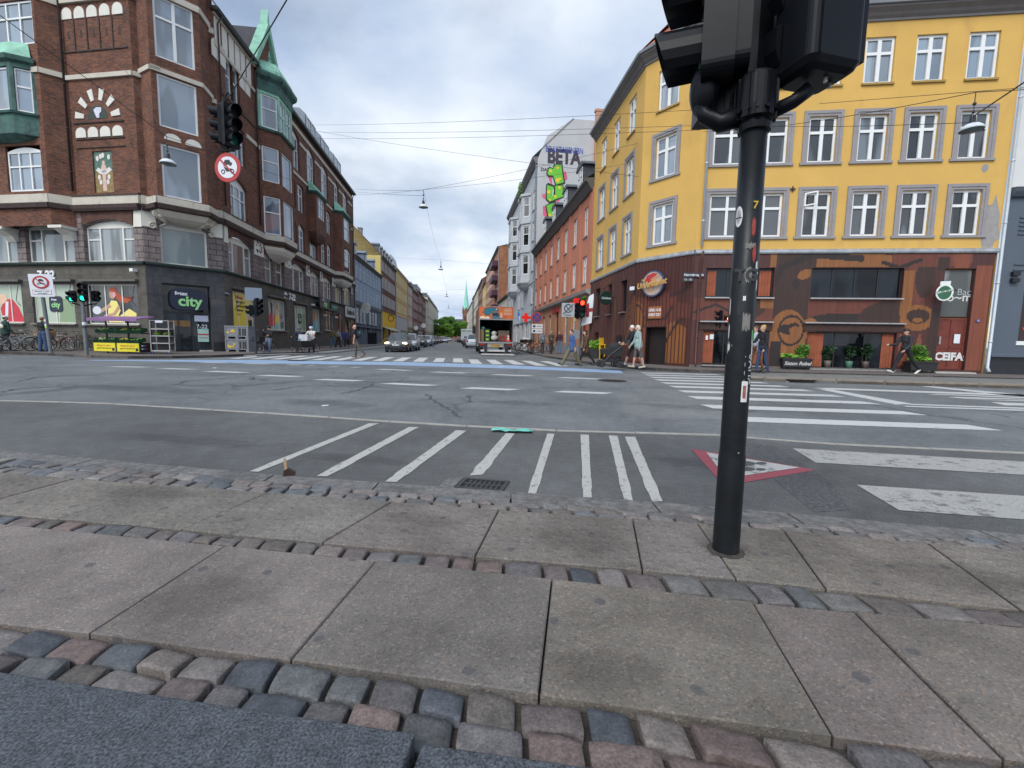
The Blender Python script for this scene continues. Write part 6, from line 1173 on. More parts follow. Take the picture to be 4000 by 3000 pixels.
mb=MB();band_(mb,FLB,.1,20.6,rectprof(0,.3,2.35,2.55));band_(mb,FLB,.1,20.6,rectprof(0,.1,5.2,5.8));worldobj('shop_cornice',mb,BLUD,r)
sg=root('round_shop_sign',FLB.M(2.8,4.9,.9)@Matrix.Rotation(R_(60),4,'Z'),label='round cream and orange cafe sign projecting from the blue terrace',cat='sign');obj('disc',disc(.75,-.06,.06),CREAMP,None,sg);obj('emblem',disc(.4,-.08,-.061,20,.05,-.05),mat('emblem_orange',(.7,.3,.05)),None,sg)
r=rowhouse('brown_brick_house',FLB,20.75,39,[(6.7,2.0),(9.75,2.15),(12.75,2.2)],10,15.15,BRN,'brown brick house with a bright yellow shop floor and tall faded yellow gable',base=YBASE,dormers=6,zb=5.8,gable=GABY,zr=21.5,chim=2,roof=mat('old_tile_roof',(.13,.07,.05),.85,.3,3),bands=(9.2,),gd='shops',wd=1.05,dep=12)
sg=root('beetle_outline_sign',FLB.M(26.5,4.6,.8)@Matrix.Rotation(R_(70),4,'Z'),label='thin black ring outline sign on the bright yellow shop floor',cat='sign');obj('ring',MB().torus((0,0,0),.55,.06,'y',24,6).tube([(-.3,0,.6),(.3,0,.6)],.05,6).tube([(-1.2,0,.1),(-.6,0,.1)],.05,6),BLK,None,sg)
r=rowhouse('yellow_terrace_house',FLB,39.05,62,[(6.6,2.2),(9.8,2.2),(12.9,2.2)],9,15.9,Y2,'warm yellow terrace with white bands and a white shop floor',base=WBASE,dormers=0,zb=5.9,zr=20.5,bands=(9.2,12.3),chim=2,corn=mat('cornice_white',(.5,.47,.4)))
obj('mansard',MB().prism([(.5,0),(4.5,0),(4.5,3.2),(1.2,3.2)],-4,4,'x'),mat('zinc_mansard',(.4,.45,.48),.5,.1,2),FLB.M(45,15.8,0),r)
for x0,x1,ze,m,nm,lab,rows,n,kw in ((62.05,75,15.5,BEI,'beige_terrace_house','beige terrace with plain rows of windows beyond the yellow one',[(3.9,2),(7,2.1),(10,2.1),(12.9,2)],7,{}),(75.05,94,15.2,MAR,'maroon_terrace_house','maroon painted terrace with dark dormers',[(4,2),(7,2),(9.8,2),(12.6,1.9)],8,dict(dormers=6,base=stucco('dark_base',(.08,.08,.09)))),(94.05,112,16.8,REDB,'brick_terrace_house','red brick terrace with pale lower floors',[(4,2),(7,2.1),(10.2,2.1),(13.3,2.1)],7,dict(base=CRM2,dormers=4,bands=(9.6,))),(112.05,128,16.4,BRN,'brick_terrace_house','darker brick terrace with white balcony bands',[(4,2),(7,2),(10,2),(13,2)],6,dict(bands=(6,9,12))),(128.05,142,17,CRM,'cream_terrace_house','ochre cream terrace before the long pale one',[(4,2),(7,2.1),(10.2,2.1),(13.4,2.1)],6,{}),(142.05,250,18.9,CRM2,'cream_terrace_house','long pale cream terrace ending at the trees on the left',[(4,2.2),(7.4,2.3),(11,2.3),(14.6,2.2)],22,dict(dormers=12,bands=(10.4,),wd=1.3))):
    rowhouse(nm,FLB,x0,x1,rows,n,ze,m,lab,zb=3.4,**kw)
# right row
SAL=stucco('salmon_stucco',(.50,.19,.115),(.40,.16,.11));SALD=stucco('salmon_base',(.42,.20,.11));GRW=stucco('grey_white_stucco',(.46,.48,.50),(.36,.37,.38));
os_=root('salmon_terrace_house',Matrix.Translation((*FC.w(-19)[:2],0)),label='salmon orange two-storey house with pilasters and four black dormers beside the bar',cat='building')
xa,xb=-30.45,-7.6;cs=[-9.3-2.93*i for i in range(8)];mb=MB()
wallgrid(mb,FC,xa,xb,0,4.1,[(-9.9,-8.5,.0,3.2),(-12.6,-11.2,.8,3.3),(-15.4,-14.1,.8,3.3),(-18.6,-17.2,.0,3.4),(-21.8,-20.5,.8,3.3),(-25,-23.6,.8,3.3),(-28.9,-27.2,.0,3.2)],0,.25,mi=1)
wallgrid(mb,FC,xa,xb,4.1,10.75,[(c-.5,c+.5,z,z+h) for c in cs for z,h in ((4.75,1.75),(7.75,1.85))],0,.14);
for x in (xa,xb): mb.add([FC.w(x,0,0),FC.w(x,10.75,0),FC.w(x,14.3,-5),FC.w(x,10.75,-10),FC.w(x,0,-10)],[(0,1,2,3,4)])
worldobj('wall',mb,[SAL,SALD],os_)
mb=MB()
for c in [-7.95]+[c-1.47 for c in cs]:
    if c-.45>xa: mb.box(c-.36,c+.36,-.06,.0,4.25,10.3,M=FC.M())
worldobj('pilasters',mb,SAL,os_,kind='stuff')
for c in cs:
    for z,h in ((4.75,1.75),(7.75,1.85)): put('window',farwin(.98,h,'cross',WHITE,GLS),FC.M(c,z,-.09),os_)
mb=MB();band_(mb,FC,xa,xb,[(0,10.2),(.15,10.2),(.4,10.6),(.55,10.7),(.55,10.85),(0,10.9)]);worldobj('cornice',mb,mat('cornice_dark',(.10,.09,.085)),os_)
mb=MB();band_(mb,FC,xa,xb,[(0,3.85),(.3,4.0),(.35,4.2),(0,4.28)]);worldobj('shop_cornice',mb,mat('cornice_stone',(.3,.29,.27),.8),os_)
mb=MB();mb.add([FC.w(xa,10.85,.5),FC.w(xb,10.85,.5),FC.w(xb,14.3,-5),FC.w(xa,14.3,-5)],[(0,1,2,3)]);worldobj('roof',mb,SLATE,os_)
for i in range(4):
    x=-11.3-4.6*i;mb=MB();mb.box(-.8,.8,.0,2.6,0,1.75);mb.prism([(-1.0,1.75),(1.0,1.75),(.6,2.05),(-.6,2.05)],-.15,2.7,'y');d=put('dormer',mb.mesh('dormer',mat('dormer_slate',(.05,.055,.065),.55,.2,3)),FC.M(x,11.0,-.1),os_);put('window',farwin(1.2,1.5,'cross',WHITE,GLS),FC.M(x,11.2,-.02),d)
for (a,b,z0,z1) in ((-12.6,-11.2,.8,3.3),(-15.4,-14.1,.8,3.3),(-21.8,-20.5,.8,3.3),(-25,-23.6,.8,3.3)): put('window',farwin(b-a,z1-z0,'none',CREAMP,GLW),FC.M((a+b)/2,z0,-.2),os_)
for (a,b,z1,m) in ((-9.9,-8.5,3.2,WHITE),(-18.6,-17.2,3.4,mat('dark_passage',(.03,.02,.02))),(-28.9,-27.2,3.2,WHITE)):
    d=obj('door',MB().box(a,b,.18,.22,0,z1),m,FC.M(),os_)
    if m is WHITE: obj('pane',MB().box(a+.2,a+.6,.16,.18,.6,z1-.3).box(b-.6,b-.2,.16,.18,.6,z1-.3),GLD,FC.M(),d)
for x in (-9.85,-8.45): obj('poster_column',MB().prism([(x-.14,1.0),(x+.14,1.0),(x+.14,3.1),(x,3.4),(x-.14,3.1)],-.04,0,'y'),RED,FC.M(),os_)
for x,z,c in ((-11.9,2.6,(.7,.6,.1)),(-14.75,2.5,(.7,.6,.1)),(-14.7,1.9,(.6,.05,.05)),(-21.1,2.4,(.7,.6,.1)),(-21.2,1.8,(.7,.65,.6))): obj('window_sticker',MB().prism(ov(x,z,.2,.24),.12,.15,'y'),mat('st%g'%c[1],c,.5),FC.M(),os_)
mb=MB();band_(mb,FC,xa,xb,rectprof(0,.05,0,.6));worldobj('plinth',mb,mat('granite_plinth',(.25,.25,.26),.8,.2,8),os_)
sg=root('shop_lettering',FC.M(-16.8,3.55,.06),label='red and black wall lettering røde kors butik on the salmon house',cat='lettering');text('lettering','RØDE KORS',.62,RED,wm(sg)@Matrix.Translation((-1.5,0,0)),sg,ext=.02,bold=.012,sx=.85);text('lettering','BUTIK',.62,BLK,wm(sg)@Matrix.Translation((1.9,0,0)),sg,ext=.02,bold=.012,sx=.85)
def cross(name,M,s,lab,m=RED):
    sg=root(name,M,label=lab,cat='sign',group='red cross signs');t=s*.33/2
    obj('cross',MB().prism([(-t,-s/2),(t,-s/2),(t,-t),(s/2,-t),(s/2,t),(t,t),(t,s/2),(-t,s/2),(-t,t),(-s/2,t),(-s/2,-t),(-t,-t)],-.12,.12,'y'),m,None,sg);obj('bracket',MB().box(s/2,s/2+.3,-.04,.04,-.05,.05),DARKM,None,sg);return sg
RL=mat('lit_red',(.7,.02,.015),.4,emit=.25)
cross('red_cross_sign',TM(*FC.w(-8.2,0,.75)[:2],3.25,14),.85,'larger lit red cross sign above the red traffic light',RL);cross('red_cross_sign',TM(*FC.w(-26.5,0,1.5)[:2],3.3,14),.9,'smaller red cross sign far along the salmon house behind the no stopping sign',RL)
M0=FC.M(-6.9,2.85,.35)@Matrix.Rotation(R_(-8),4,'Y')@Matrix.Rotation(R_(60),4,'Z')
sg=root('banner_sign',M0,label='white banner with a dark red cross hanging aslant at the bar wall edge',cat='sign',);obj('cloth',MB().prism([(-.42,-.95),(.25,-.8),(.42,1.0),(.1,.85)],-.02,.02,'y'),PAP,None,sg);t=.11;obj('emblem',MB().prism([(-t,-.42),(t,-.42),(t,-t),(.36,-t),(.36,t),(t,t),(t,.42),(-t,.42),(-t,t),(-.3,t),(-.3,-t),(-t,-t)],-.03,-.022,'y'),mat('cross_dark_red',(.25,.02,.03)),M0,sg)
# grey-white house with graffiti gable
gw=root('grey_white_gable_house',Matrix.Translation((*FRB.w(-10)[:2],0)),label='tall pale grey house with bay windows and a painted graffiti gable',cat='building')
mb=MB();cs=[-2.0,-9.4,-12.6,-20,-23.3];rows=[(5.2,2.1),(9.0,2.2),(12.4,2.2),(15.8,2.2),(18.6,1.2)]
wallgrid(mb,FRB,-25,0,0,4.2,[(-3.4,-1.2,.0,3.2),(-7,-4.6,.5,3.2),(-10.5,-8.5,0,3.2),(-15,-12,.5,3.2),(-19,-16.5,.5,3.2),(-23.5,-21,0,3.2)],0,.2,mi=1);wallgrid(mb,FRB,-25,0,4.2,20.8,[(c-.6,c+.6,z,z+h) for c in cs for z,h in rows[:4]],0,.1)
mb.add([FRB.w(-25,8,0),FRB.w(-25,20.8,0),FRB.w(-25,24.6,-4),FRB.w(-25,24.6,-9),FRB.w(-25,8,-14)],[(0,1,2,3,4)])
GW=stucco('gable_grey',(.47,.47,.47),(.36,.35,.34));mb.add([FRB.w(0,0,0),FRB.w(0,20.8,0),FRB.w(0,23.2,-1.0),FRB.w(0,25.2,-3.8),FRB.w(0,25.2,-14),FRB.w(0,0,-14)],[(0,1,2,3,4,5)],2)
worldobj('wall',mb,[GRW,WBASE,GW],gw)
for c in cs:
    for z,h in rows[:4]: put('window',farwin(1.18,h,'cross',WHITE,GLD),FRB.M(c,z,-.07),gw)
for a,b in ((-3.4,-1.2),(-7,-4.6),(-10.5,-8.5),(-15,-12),(-19,-16.5),(-23.5,-21)): put('shop_window',farwin(b-a,2.7,'cross',WHITE,GLD),FRB.M((a+b)/2,.5,-.12),gw)
for k,(x,zt) in enumerate(((-6.0,18.4),(-16.5,18.4))):
    p=[(x-2.1,0),(x-1.3,1.0),(x+1.3,1.0),(x+2.1,0)];mb=MB()
    for i,(p0,p1) in enumerate(zip(p,p[1:])):
        a=FRB.w(p0[0],0,p0[1]);b=FRB.w(p1[0],0,p1[1]);f=Fr(a,azf(a,b));l=math.hypot(b[0]-a[0],b[1]-a[1]);o=[(l/2-.42,l/2+.42,z,z+2.3) for z in (8.9,12.3,15.7)];wallgrid(mb,f,0,l,8.0,zt,o,0,.12)
        for q in o: put('window',window_meshes('trans',.82,2.25,WHITE,GLD)[0],f.M(l/2,q[2]+.02,-.1),gw);put('pane',window_meshes('trans',.82,2.25,WHITE,GLD)[1],f.M(l/2,q[2]+.02,-.1),gw)
        for z in (8.0,11.6,15.0,18.2): band_(mb,f,0,l,rectprof(0,.14,z-.1,z+.18),e0=.1,e1=.1)
    worldobj('bay',mb,GRW,gw);mb=MB();vs=[];
    for kk,z in ((1,8.0),(1.02,7.8),(.8,7.4),(.45,7.1)): vs+=[FRB.w(x+(q[0]-x)*kk,z,q[1]*kk) for q in p]
    mb.add(vs,[(i*4+j,i*4+j+1,(i+1)*4+j+1,(i+1)*4+j) for i in range(3) for j in range(3)]+[(12,13,14,15)]);worldobj('bay_corbel',mb,GRW,gw)
mb=MB();band_(mb,FRB,-25,0,[(0,20.3),(.15,20.3),(.5,20.7),(.6,20.95),(0,21.0)]);worldobj('cornice',mb,mat('cornice_grey_dark',(.16,.15,.15)),gw);mb=MB();band_(mb,FRB,-25,0,rectprof(0,.12,4.1,4.4));band_(mb,FRB,-25,0,rectprof(0,.08,7.6,7.8));worldobj('string_course',mb,GRW,gw)
mb=MB();mb.add([FRB.w(-25,20.95,.55),FRB.w(0.1,20.95,.55),FRB.w(.1,25.3,-3.9),FRB.w(-25,25.3,-3.9)],[(0,1,2,3)]);worldobj('roof',mb,SLATE,gw)
mb=MB();band_(mb,FRB,-24,-.5,rectprof(0,.1,3.2,4.1));worldobj('shop_fascia',mb,mat('fascia_pale_blue',(.50,.55,.6),.6),gw)
downpipe(gw,FRB,-.15,.1,20.7,.15,.08,mat('pipe_grey_blue',(.2,.22,.25)))
sg=root('blue_optician_sign',FRB.M(-8.2,3.85,.6),label='small blue and white shop sign with two ovals on the grey-white house',cat='sign');obj('board',MB().box(-1.0,1.0,-.1,0,-.3,.15),PAP,None,sg);mb=MB();mb.torus((-.35,-.05,.4),.28,.06,'y',18,6);mb.torus((.35,-.05,.4),.28,.06,'y',18,6);obj('ovals',mb,mat('sign_blue',(.05,.2,.55)),None,sg);text('lettering','BRILLEN',.32,mat('sign_blue',(.05,.2,.55)),wm(sg)@Matrix.Translation((0,-.105,-.08)),sg,ext=.01,bold=.01)
# gable frame: x to the right (east), faces us
GF=Fr(B0,82.6);M=GF.M(0,0,.0)
mb=MB();mb.box(6.3,7.2,-.45,0,10,26.0,M=M);mb.box(6.2,7.3,-.5,.05,26.0,26.25,M=M);worldobj('flue',mb,stucco('salmon_flue',(.5,.26,.17)),gw)
mb=MB();mb.box(8.4,9.9,.3,1.3,25,27.3,M=M);mb.box(8.25,10.05,.2,1.4,27.3,27.6,M=M);worldobj('chimney',mb,mat('chimney_grey',(.2,.18,.165)),gw)
def gpoly(name,pts,m,d):
    P_=[(zx,zz) for zx,zz in pts];return worldobj(name,MB().prism(P_,-d-.012,-d,'y',M),m,gw)
def gq(X,Y):   # gable survey (image grid of the photographed gable) -> metres on the gable
    px,py=2000+X*.3014,500+Y*.3014;r=RW@np.array([px-2000,-(py-1500),-FPX]);n=GF.n;t=((GF.a[0])*n[0]+(GF.a[1])*n[1])/(r[0]*n[0]+r[1]*n[1]);p=r*t;return ((p[0]-GF.a[0])*GF.u[0]+(p[1]-GF.a[1])*GF.u[1],CAM_H+p[2])
G1=mat('spray_green',(.14,.50,.03),.6,.08,1);GK=mat('spray_black',(.02,.02,.02),.7);GP_=mat('spray_pink',(.65,.10,.2),.6,.2,1);GY=mat('spray_yellow',(.75,.55,.04),.6);GWH=mat('spray_pale',(.66,.7,.7),.6)
for pts in ([(470,640),(520,640),(515,730),(500,720)],[(640,570),(700,560),(720,660),(680,690),(640,640)],[(385,860),(440,850),(440,920),(400,910)],[(650,800),(705,795),(710,870),(660,890)],[(400,1010),(450,1015),(465,1100),(450,1180),(400,1120)],[(570,930),(615,930),(600,1000)]): gpoly('graffiti_pink',[gq(*p) for p in pts],GP_,.0)
for pts in ([(440,590),(480,500),(530,520),(540,460),(655,475),(665,560),(690,720),(560,760),(530,640),(470,640)],[(440,740),(465,710),(555,745),(665,735),(675,900),(600,930),(480,975),(435,930)],[(430,1000),(560,945),(675,1040),(560,1070),(550,1185),(460,1180)]): gpoly('graffiti_outline',[gq(*p) for p in pts],GK,.014)
for pts in ([(455,590),(485,515),(530,535),(560,475),(640,485),(650,580),(670,705),(570,735),(535,620),(480,615)],[(455,740),(540,765),(525,870),(560,865),(560,750),(655,745),(660,890),(560,925),(490,955),(450,920)],[(445,1005),(560,965),(655,1035),(520,1060),(545,1080),(535,1165),(475,1160)]): gpoly('graffiti_letter',[gq(*p) for p in pts],G1,.028)
for X,Y,r_ in ((500,560,14),(590,515,14),(590,680,22),(475,830,18),(615,775,14),(490,935,12),(560,890,14),(490,1130,16),(585,1020,14),(620,660,12)): gpoly('graffiti_dot',[(gq(X,Y)[0]+.16*r_/14*math.cos(t),gq(X,Y)[1]+.16*r_/14*math.sin(t)) for t in [i*math.pi/4 for i in range(8)]],GY,.042)
gpoly('graffiti_highlight',[gq(*p) for p in ((528,790),(540,800),(532,880),(524,880))],GWH,.044)
a=gq(505,455);b=gq(840,335);text('graffiti_lettering','BETA',2.05,mat('spray_purple_black',(.045,.035,.05),.7),GF.M((a[0]+b[0])/2,(a[1]+b[1])/2+.1,.02),gw,ext=.005,bold=.09,sx=.78)
c=gq(680,290);text('graffiti_lettering','BDAKTAKENSBN',.9,mat('spray_blue',(.04,.08,.4),.7),GF.M(c[0],c[1],.02),gw,ext=.005,bold=.01,sx=.62);c=gq(425,540);text('graffiti_lettering','DAS',.5,GK,GF.M(c[0],c[1],.02),gw,ext=.005,bold=.01)
# beyond: low cream shop, brick-gabled slab, further houses
rowhouse('low_cream_house',FRB,-42.6,-25.05,[(4.6,1.9)],6,8.5,CRM2,'low cream house between the grey gable house and the orange brick slab',zb=3.6,chim=0,zr=10.5,sgn=-1)
SLO=stucco('orange_brick_front',(.42,.19,.11));sb_=rowhouse('orange_slab_block',FRB,-80,-42.7,[(4.6,1.6),(7.6,1.6),(10.6,1.6),(13.6,1.6),(16.6,1.6)],12,19.9,SLO,'tall orange slab block with a bare red brick gable and purple balconies',gable=brickmat('orange_brick',(.36,.14,.065),(.28,.11,.055),(.25,.17,.12)),zb=3.4,chim=0,zr=21.5,sgn=-1,wd=1.6,kind='none')
PUR=mat('purple_balcony',(.07,.02,.045),.5)
for z in (4.2,7.2,10.2,13.2,16.2):
    for x in (-45.5,-49.5): put('balcony',MB().box(-1.8,1.8,-1.3,0,0,.12).box(-1.8,1.8,-1.3,-1.25,.12,1.05).box(-1.8,-1.75,-1.25,0,.12,1.05).box(1.75,1.8,-1.25,0,.12,1.05).mesh('balcony',PUR) if ('bal' not in WINC) else WINC['bal'],FRB.M(x,z,0),sb_)
for x0,x1,ze,m,nm,lab,rows,n,kw in ((-97,-80.05,17.5,Y2,'pale_yellow_house','pale house with yellow lower floors beyond the orange slab',[(4,2),(7.2,2.1),(10.4,2.1),(13.6,2.1)],6,dict(gable=CRM2,zr=21.5)),(-124,-97.05,20.5,REDB,'brick_terrace_house','red-brown brick terrace on the right beyond the pale yellow house',[(4,2.2),(7.6,2.2),(11.2,2.2),(14.8,2.2),(17.8,1.6)],9,{}),(-162,-124.05,20.5,CRM,'cream_terrace_house','cream terrace with stone bands behind the delivery truck',[(4,2.2),(7.6,2.2),(11.2,2.2),(14.8,2.2)],12,dict(bands=(7,14),wd=1.3)),(-182,-162.05,21,mat('dark_slate_front',(.12,.12,.14),.8),'dark_terrace_house','narrow dark grey terrace on the right before the church',[(4,2.2),(7.6,2.2),(11.2,2.2),(14.8,2.2)],6,{}),(-290,-182.05,20,CRM2,'cream_terrace_house','long pale terrace on the right reaching the church tower',[(4,2.2),(7.6,2.2),(11.2,2.2),(14.8,2.2)],20,dict(wd=1.4))):
    rowhouse(nm,FRB,x0,x1,rows,n,ze,m,lab,zb=3.4,sgn=-1,**kw)
# church
def rayat(px,D):
    r=RW@np.array([px-2000,0-( (1322)-1500),-FPX]);k=D/math.hypot(r[0],r[1]);return (float(r[0]*k),float(r[1]*k))
cx,cy=rayat(1820,430);ch=root('church',TM(cx,cy,0,8),label='distant red brick church with a green copper spire above the trees',cat='church');RBR=mat('church_brick',(.20,.085,.06),.85,.2,.3)
mb=MB();mb.box(-3.2,3.2,-3.2,3.2,0,26);
for sx_ in (-1,1): mb.prism([(-3.2,26),(3.2,26),(0,30.5)],sx_*3.2,sx_*2.7,'y');mb.prism([(-3.2,26),(3.2,26),(0,30.5)],sx_*3.2,sx_*2.7,'x')
obj('tower',mb,RBR,None,ch);mb=MB()
for x in (-1.1,1.1): mb.prism([(x-.6,18),(x+.6,18),(x+.6,21.5),(x,22.6),(x-.6,21.5)],-3.3,-3.2,'y')
obj('belfry_openings',mb,DARKM,None,ch);mb=MB();n=8;vs=[(3.3*math.cos(math.pi/8+i*math.pi/4)*k,3.3*math.sin(math.pi/8+i*math.pi/4)*k,z) for k,z in ((1,27),(.55,39),(.12,51),(.02,57)) for i in range(n)];mb.add(vs,[(j*n+i,j*n+(i+1)%n,(j+1)*n+(i+1)%n,(j+1)*n+i) for j in range(3) for i in range(n)]);obj('spire',mb,mat('spire_copper',(.25,.58,.46),.8,.1,.5),None,ch)
obj('nave',MB().box(-25,-3.3,-6,8,0,13).prism([(-6,13),(8,13),(1,19)],-25,-3.3,'x'),RBR,None,ch);mb=MB();
for sx_ in (-3.0,3.0):
    for sy_ in (-3.0,3.0): mb.lathe([(.7,25),(.7,28),(0,32)],8,Matrix.Translation((sx_,sy_,0)))
obj('pinnacles',mb,RBR,None,ch)
obj('nave_roof',MB().prism([(-6.6,12.8),(8.6,12.8),(1,19.4)],-25.5,-3.25,'x').prism([(-5.0,13.0),(7.0,13.0),(1,18.6)],-25.6,-25.5,'x') if False else MB().add([(-25.5,-6.6,12.9),(-3.2,-6.6,12.9),(-3.2,1,19.4),(-25.5,1,19.4),(-25.5,8.6,12.9),(-3.2,8.6,12.9)],[(0,1,2,3),(3,2,5,4)]),mat('nave_slate',(.05,.06,.08)),None,ch)
# trees
def leafmat(name,c):
    if name in MATS: return MATS[name]
    m,nt,b=_m(name);N=nt.nodes.new;L=nt.links.new;b.inputs['Roughness'].default_value=.6
    at=N('ShaderNodeAttribute');at.attribute_name='tint';mm=N('ShaderNodeMix');mm.data_type='RGBA';mm.blend_type='MULTIPLY';mm.inputs[0].default_value=1;L(at.outputs['Color'],mm.inputs[6]);mm.inputs[7].default_value=c4(c);L(mm.outputs[2],b.inputs['Base Color']);b.inputs['Subsurface Weight'].default_value=0
    tr=N('ShaderNodeBsdfTranslucent');L(mm.outputs[2],tr.inputs[0]);ms=N('ShaderNodeMixShader');ms.inputs[0].default_value=.3;out=nt.nodes['Material Output'];L(b.outputs[0],ms.inputs[1]);L(tr.outputs[0],ms.inputs[2]);L(ms.outputs[0],out.inputs[0]);MATS[name]=m;return m
BARK=mat('bark',(.06,.045,.035),.9,.3,6,bump=.8)
def leaves(name,clumps,n,size,m,M,parent,seed=1,flat=.5,aspect=1.6,**k):
    r=random.Random(seed);vs=[];fs=[];tc=[]
    for cx_,cy_,cz_,rx,ry,rz,t in clumps:
        for _ in range(n):
            while True:
                a,b,c=r.uniform(-1,1),r.uniform(-1,1),r.uniform(-1,1);q=a*a+b*b+c*c
                if .25<q<1: break
            p=Vector((cx_+a*rx,cy_+b*ry,cz_+c*rz));d=Vector((r.gauss(0,1),r.gauss(0,1),r.gauss(0,1)*flat)).normalized();e=d.cross(Vector((r.gauss(0,1),r.gauss(0,1),r.gauss(0,1)))).normalized();s=size*r.uniform(.6,1.3);o=len(vs)
            vs+=[p-d*s*aspect*.5,p+e*s*.5,p+d*s*aspect*.5,p-e*s*.5];fs.append((o,o+1,o+2,o+3));g=t*r.uniform(.75,1.25);tc+=[(g*r.uniform(.85,1.2),g,g*r.uniform(.8,1.1),1)]*4
    me=bpy.data.meshes.new(name);me.from_pydata([tuple(v) for v in vs],[],fs);me.update();me.materials.append(m);ca=me.color_attributes.new('tint','FLOAT_COLOR','POINT');ca.data.foreach_set('color',np.array(tc).ravel());return put(name,me,M,parent,**k)
LEAF=leafmat('leaf_green',(.13,.30,.05));LEAF2=leafmat('leaf_light_green',(.21,.40,.06))
def tree(px,D,H,Rr,lab,m,seed):
    x,y=rayat(px,D);M=TM(x,y,0);t=root('street_tree',M,label=lab,cat='tree',group='trees at the far end of the street');r=random.Random(seed)
    mb=MB();mb.tube([(0,0,0),(.1,0,H*.25),(-.1,.1,H*.5),(0,0,H*.8)],[.35,.28,.2,.06],8)
    for i in range(7): a=r.uniform(0,6.28);z=H*r.uniform(.22,.5);mb.tube([(0,0,z),(Rr*.4*math.cos(a),Rr*.4*math.sin(a),z+H*.15),(Rr*.8*math.cos(a),Rr*.8*math.sin(a),z+H*.28)],[.15,.09,.03],6)
    obj('trunk',mb,BARK,None,t);cl=[]
    for i in range(46):
        a=r.uniform(0,6.28);q=math.sqrt(r.random())*Rr*.85;z=H*(.24+.66*r.random());k=1-.55*max(0,(z/H-.55))/.45;cl.append((q*k*math.cos(a),q*k*math.sin(a),z,Rr*r.uniform(.16,.34),Rr*r.uniform(.16,.34),H*r.uniform(.05,.1),r.uniform(.6,1.25)))
    leaves('crown',cl,150,.42,m,M,t,seed,kind='stuff');t.children[-1]['kind']='thing'
for px,D,H,Rr,lab,m,s in ((1716,255,12.2,6.5,'leftmost bright green tree where the street ends',LEAF,1),(1752,262,14.3,7.8,'tallest round green tree in the middle of the street end',LEAF,2),(1738,240,9.5,5,'low leafy tree in front of the tallest one',LEAF2,3),(1802,270,11.8,5.5,'slimmer light green tree in front of the church tower',LEAF2,4),(1782,300,8.5,5,'small darker tree between the round tree and the church',LEAF,5)): tree(px,D,H,Rr,lab,m,s)
# ================= SIGNALS, POLES, LAMPS, WIRES =================
SIGB=mat('signal_black',(.005,.006,.0085),.38,.25,6,spec=.16);POLEB=mat('pole_black',(.009,.0105,.0125),.4,.35,5,bump=.15,bsc=25,spec=.28,dirt=(3,(.035,.036,.038),.6));POLEG=mat('pole_galvanised',(.16,.17,.18),.55,.25,5,metal=.3);POLEN=mat('pole_navy',(.02,.028,.045),.5,.2,5)
LRED=mat('lamp_red',(1,.03,.01),.4,emit=6);LGRN=mat('lamp_green',(.02,.9,.5),.4,emit=2.2);LOFF=mat('lens_off',(.03,.02,.02),.2);LOFG=mat('lens_off_green',(.01,.10,.07),.2);LPED=mat('lamp_red_man',(1,.05,.03),.4,emit=5)
def visor(mb,z,r,l,y0=-.0,open_=.75):
    n=14;vs=[];fs=[];a0=-math.pi*(open_-.5);a1=math.pi*(1+open_-.5)
    for i in range(n+1):
        t=a0+(a1-a0)*i/n;k=1-.35*(1-math.sin(t))*.5
        for yy,rr2 in ((y0,r),(y0-l*k,r*1.04),(y0-l*k,r*.99),(y0,r*.95)): vs.append((rr2*math.cos(t),yy,z+rr2*math.sin(t)))
    for i in range(n):
        for j in range(4): fs.append((i*4+j,i*4+(j+1)%4,(i+1)*4+(j+1)%4,(i+1)*4+j))
    mb.add(vs,fs)
def sighead(parent,M,n=3,lit=None,s=.1,ped=False):
    """signal head: -y faces the driver, origin at the bottom centre"""
    p=s*2.35;H=p*n+.06;W=s*2.7
    mb=MB();mb.prism(rr_(-W/2,W/2,0,H,.05),.0,.13,'y');mb.prism(rr_(-W/2+.03,W/2-.03,.03,H-.03,.05),.13,.19,'y');h=obj('housing',mb,SIGB,M,parent)
    for i in range(n):
        z=.03+p*(i+.5);mb=MB();mb.prism([(s*.92*math.cos(t),z+s*.92*math.sin(t)) for t in [2*math.pi*k/18 for k in range(18)]],-.012,-.001,'y')
        on=(lit==i);col=(LPED if ped else LRED if i==n-1 else LGRN) if on else (LOFG if i==0 else LOFF)
        obj('lens',mb,col,M,parent)
        if ped and on: obj('walking_man',MB().prism([(-.03,z-.07),(.03,z-.07),(.025,z+.02),(.045,z+.0),(.03,z+.045),(.02,z+.075),(-.02,z+.075),(-.03,z+.045),(-.045,z),(-.025,z+.02)],-.02,-.013,'y'),mat('lamp_white_red',(1,.35,.2),.4,emit=6),M,parent)
        mb=MB();visor(mb,z,s*.98,s*1.9);obj('visor',mb,SIGB,M,parent)
    return h
def pole(parent,h,r,m,name='pole',r2=None): return obj(name,MB().lathe([(0,0),(r,0),(r,h*.4),(r2 or r,h*.42),(r2 or r,h),(0,h)],16),m,None,parent,smooth=False)
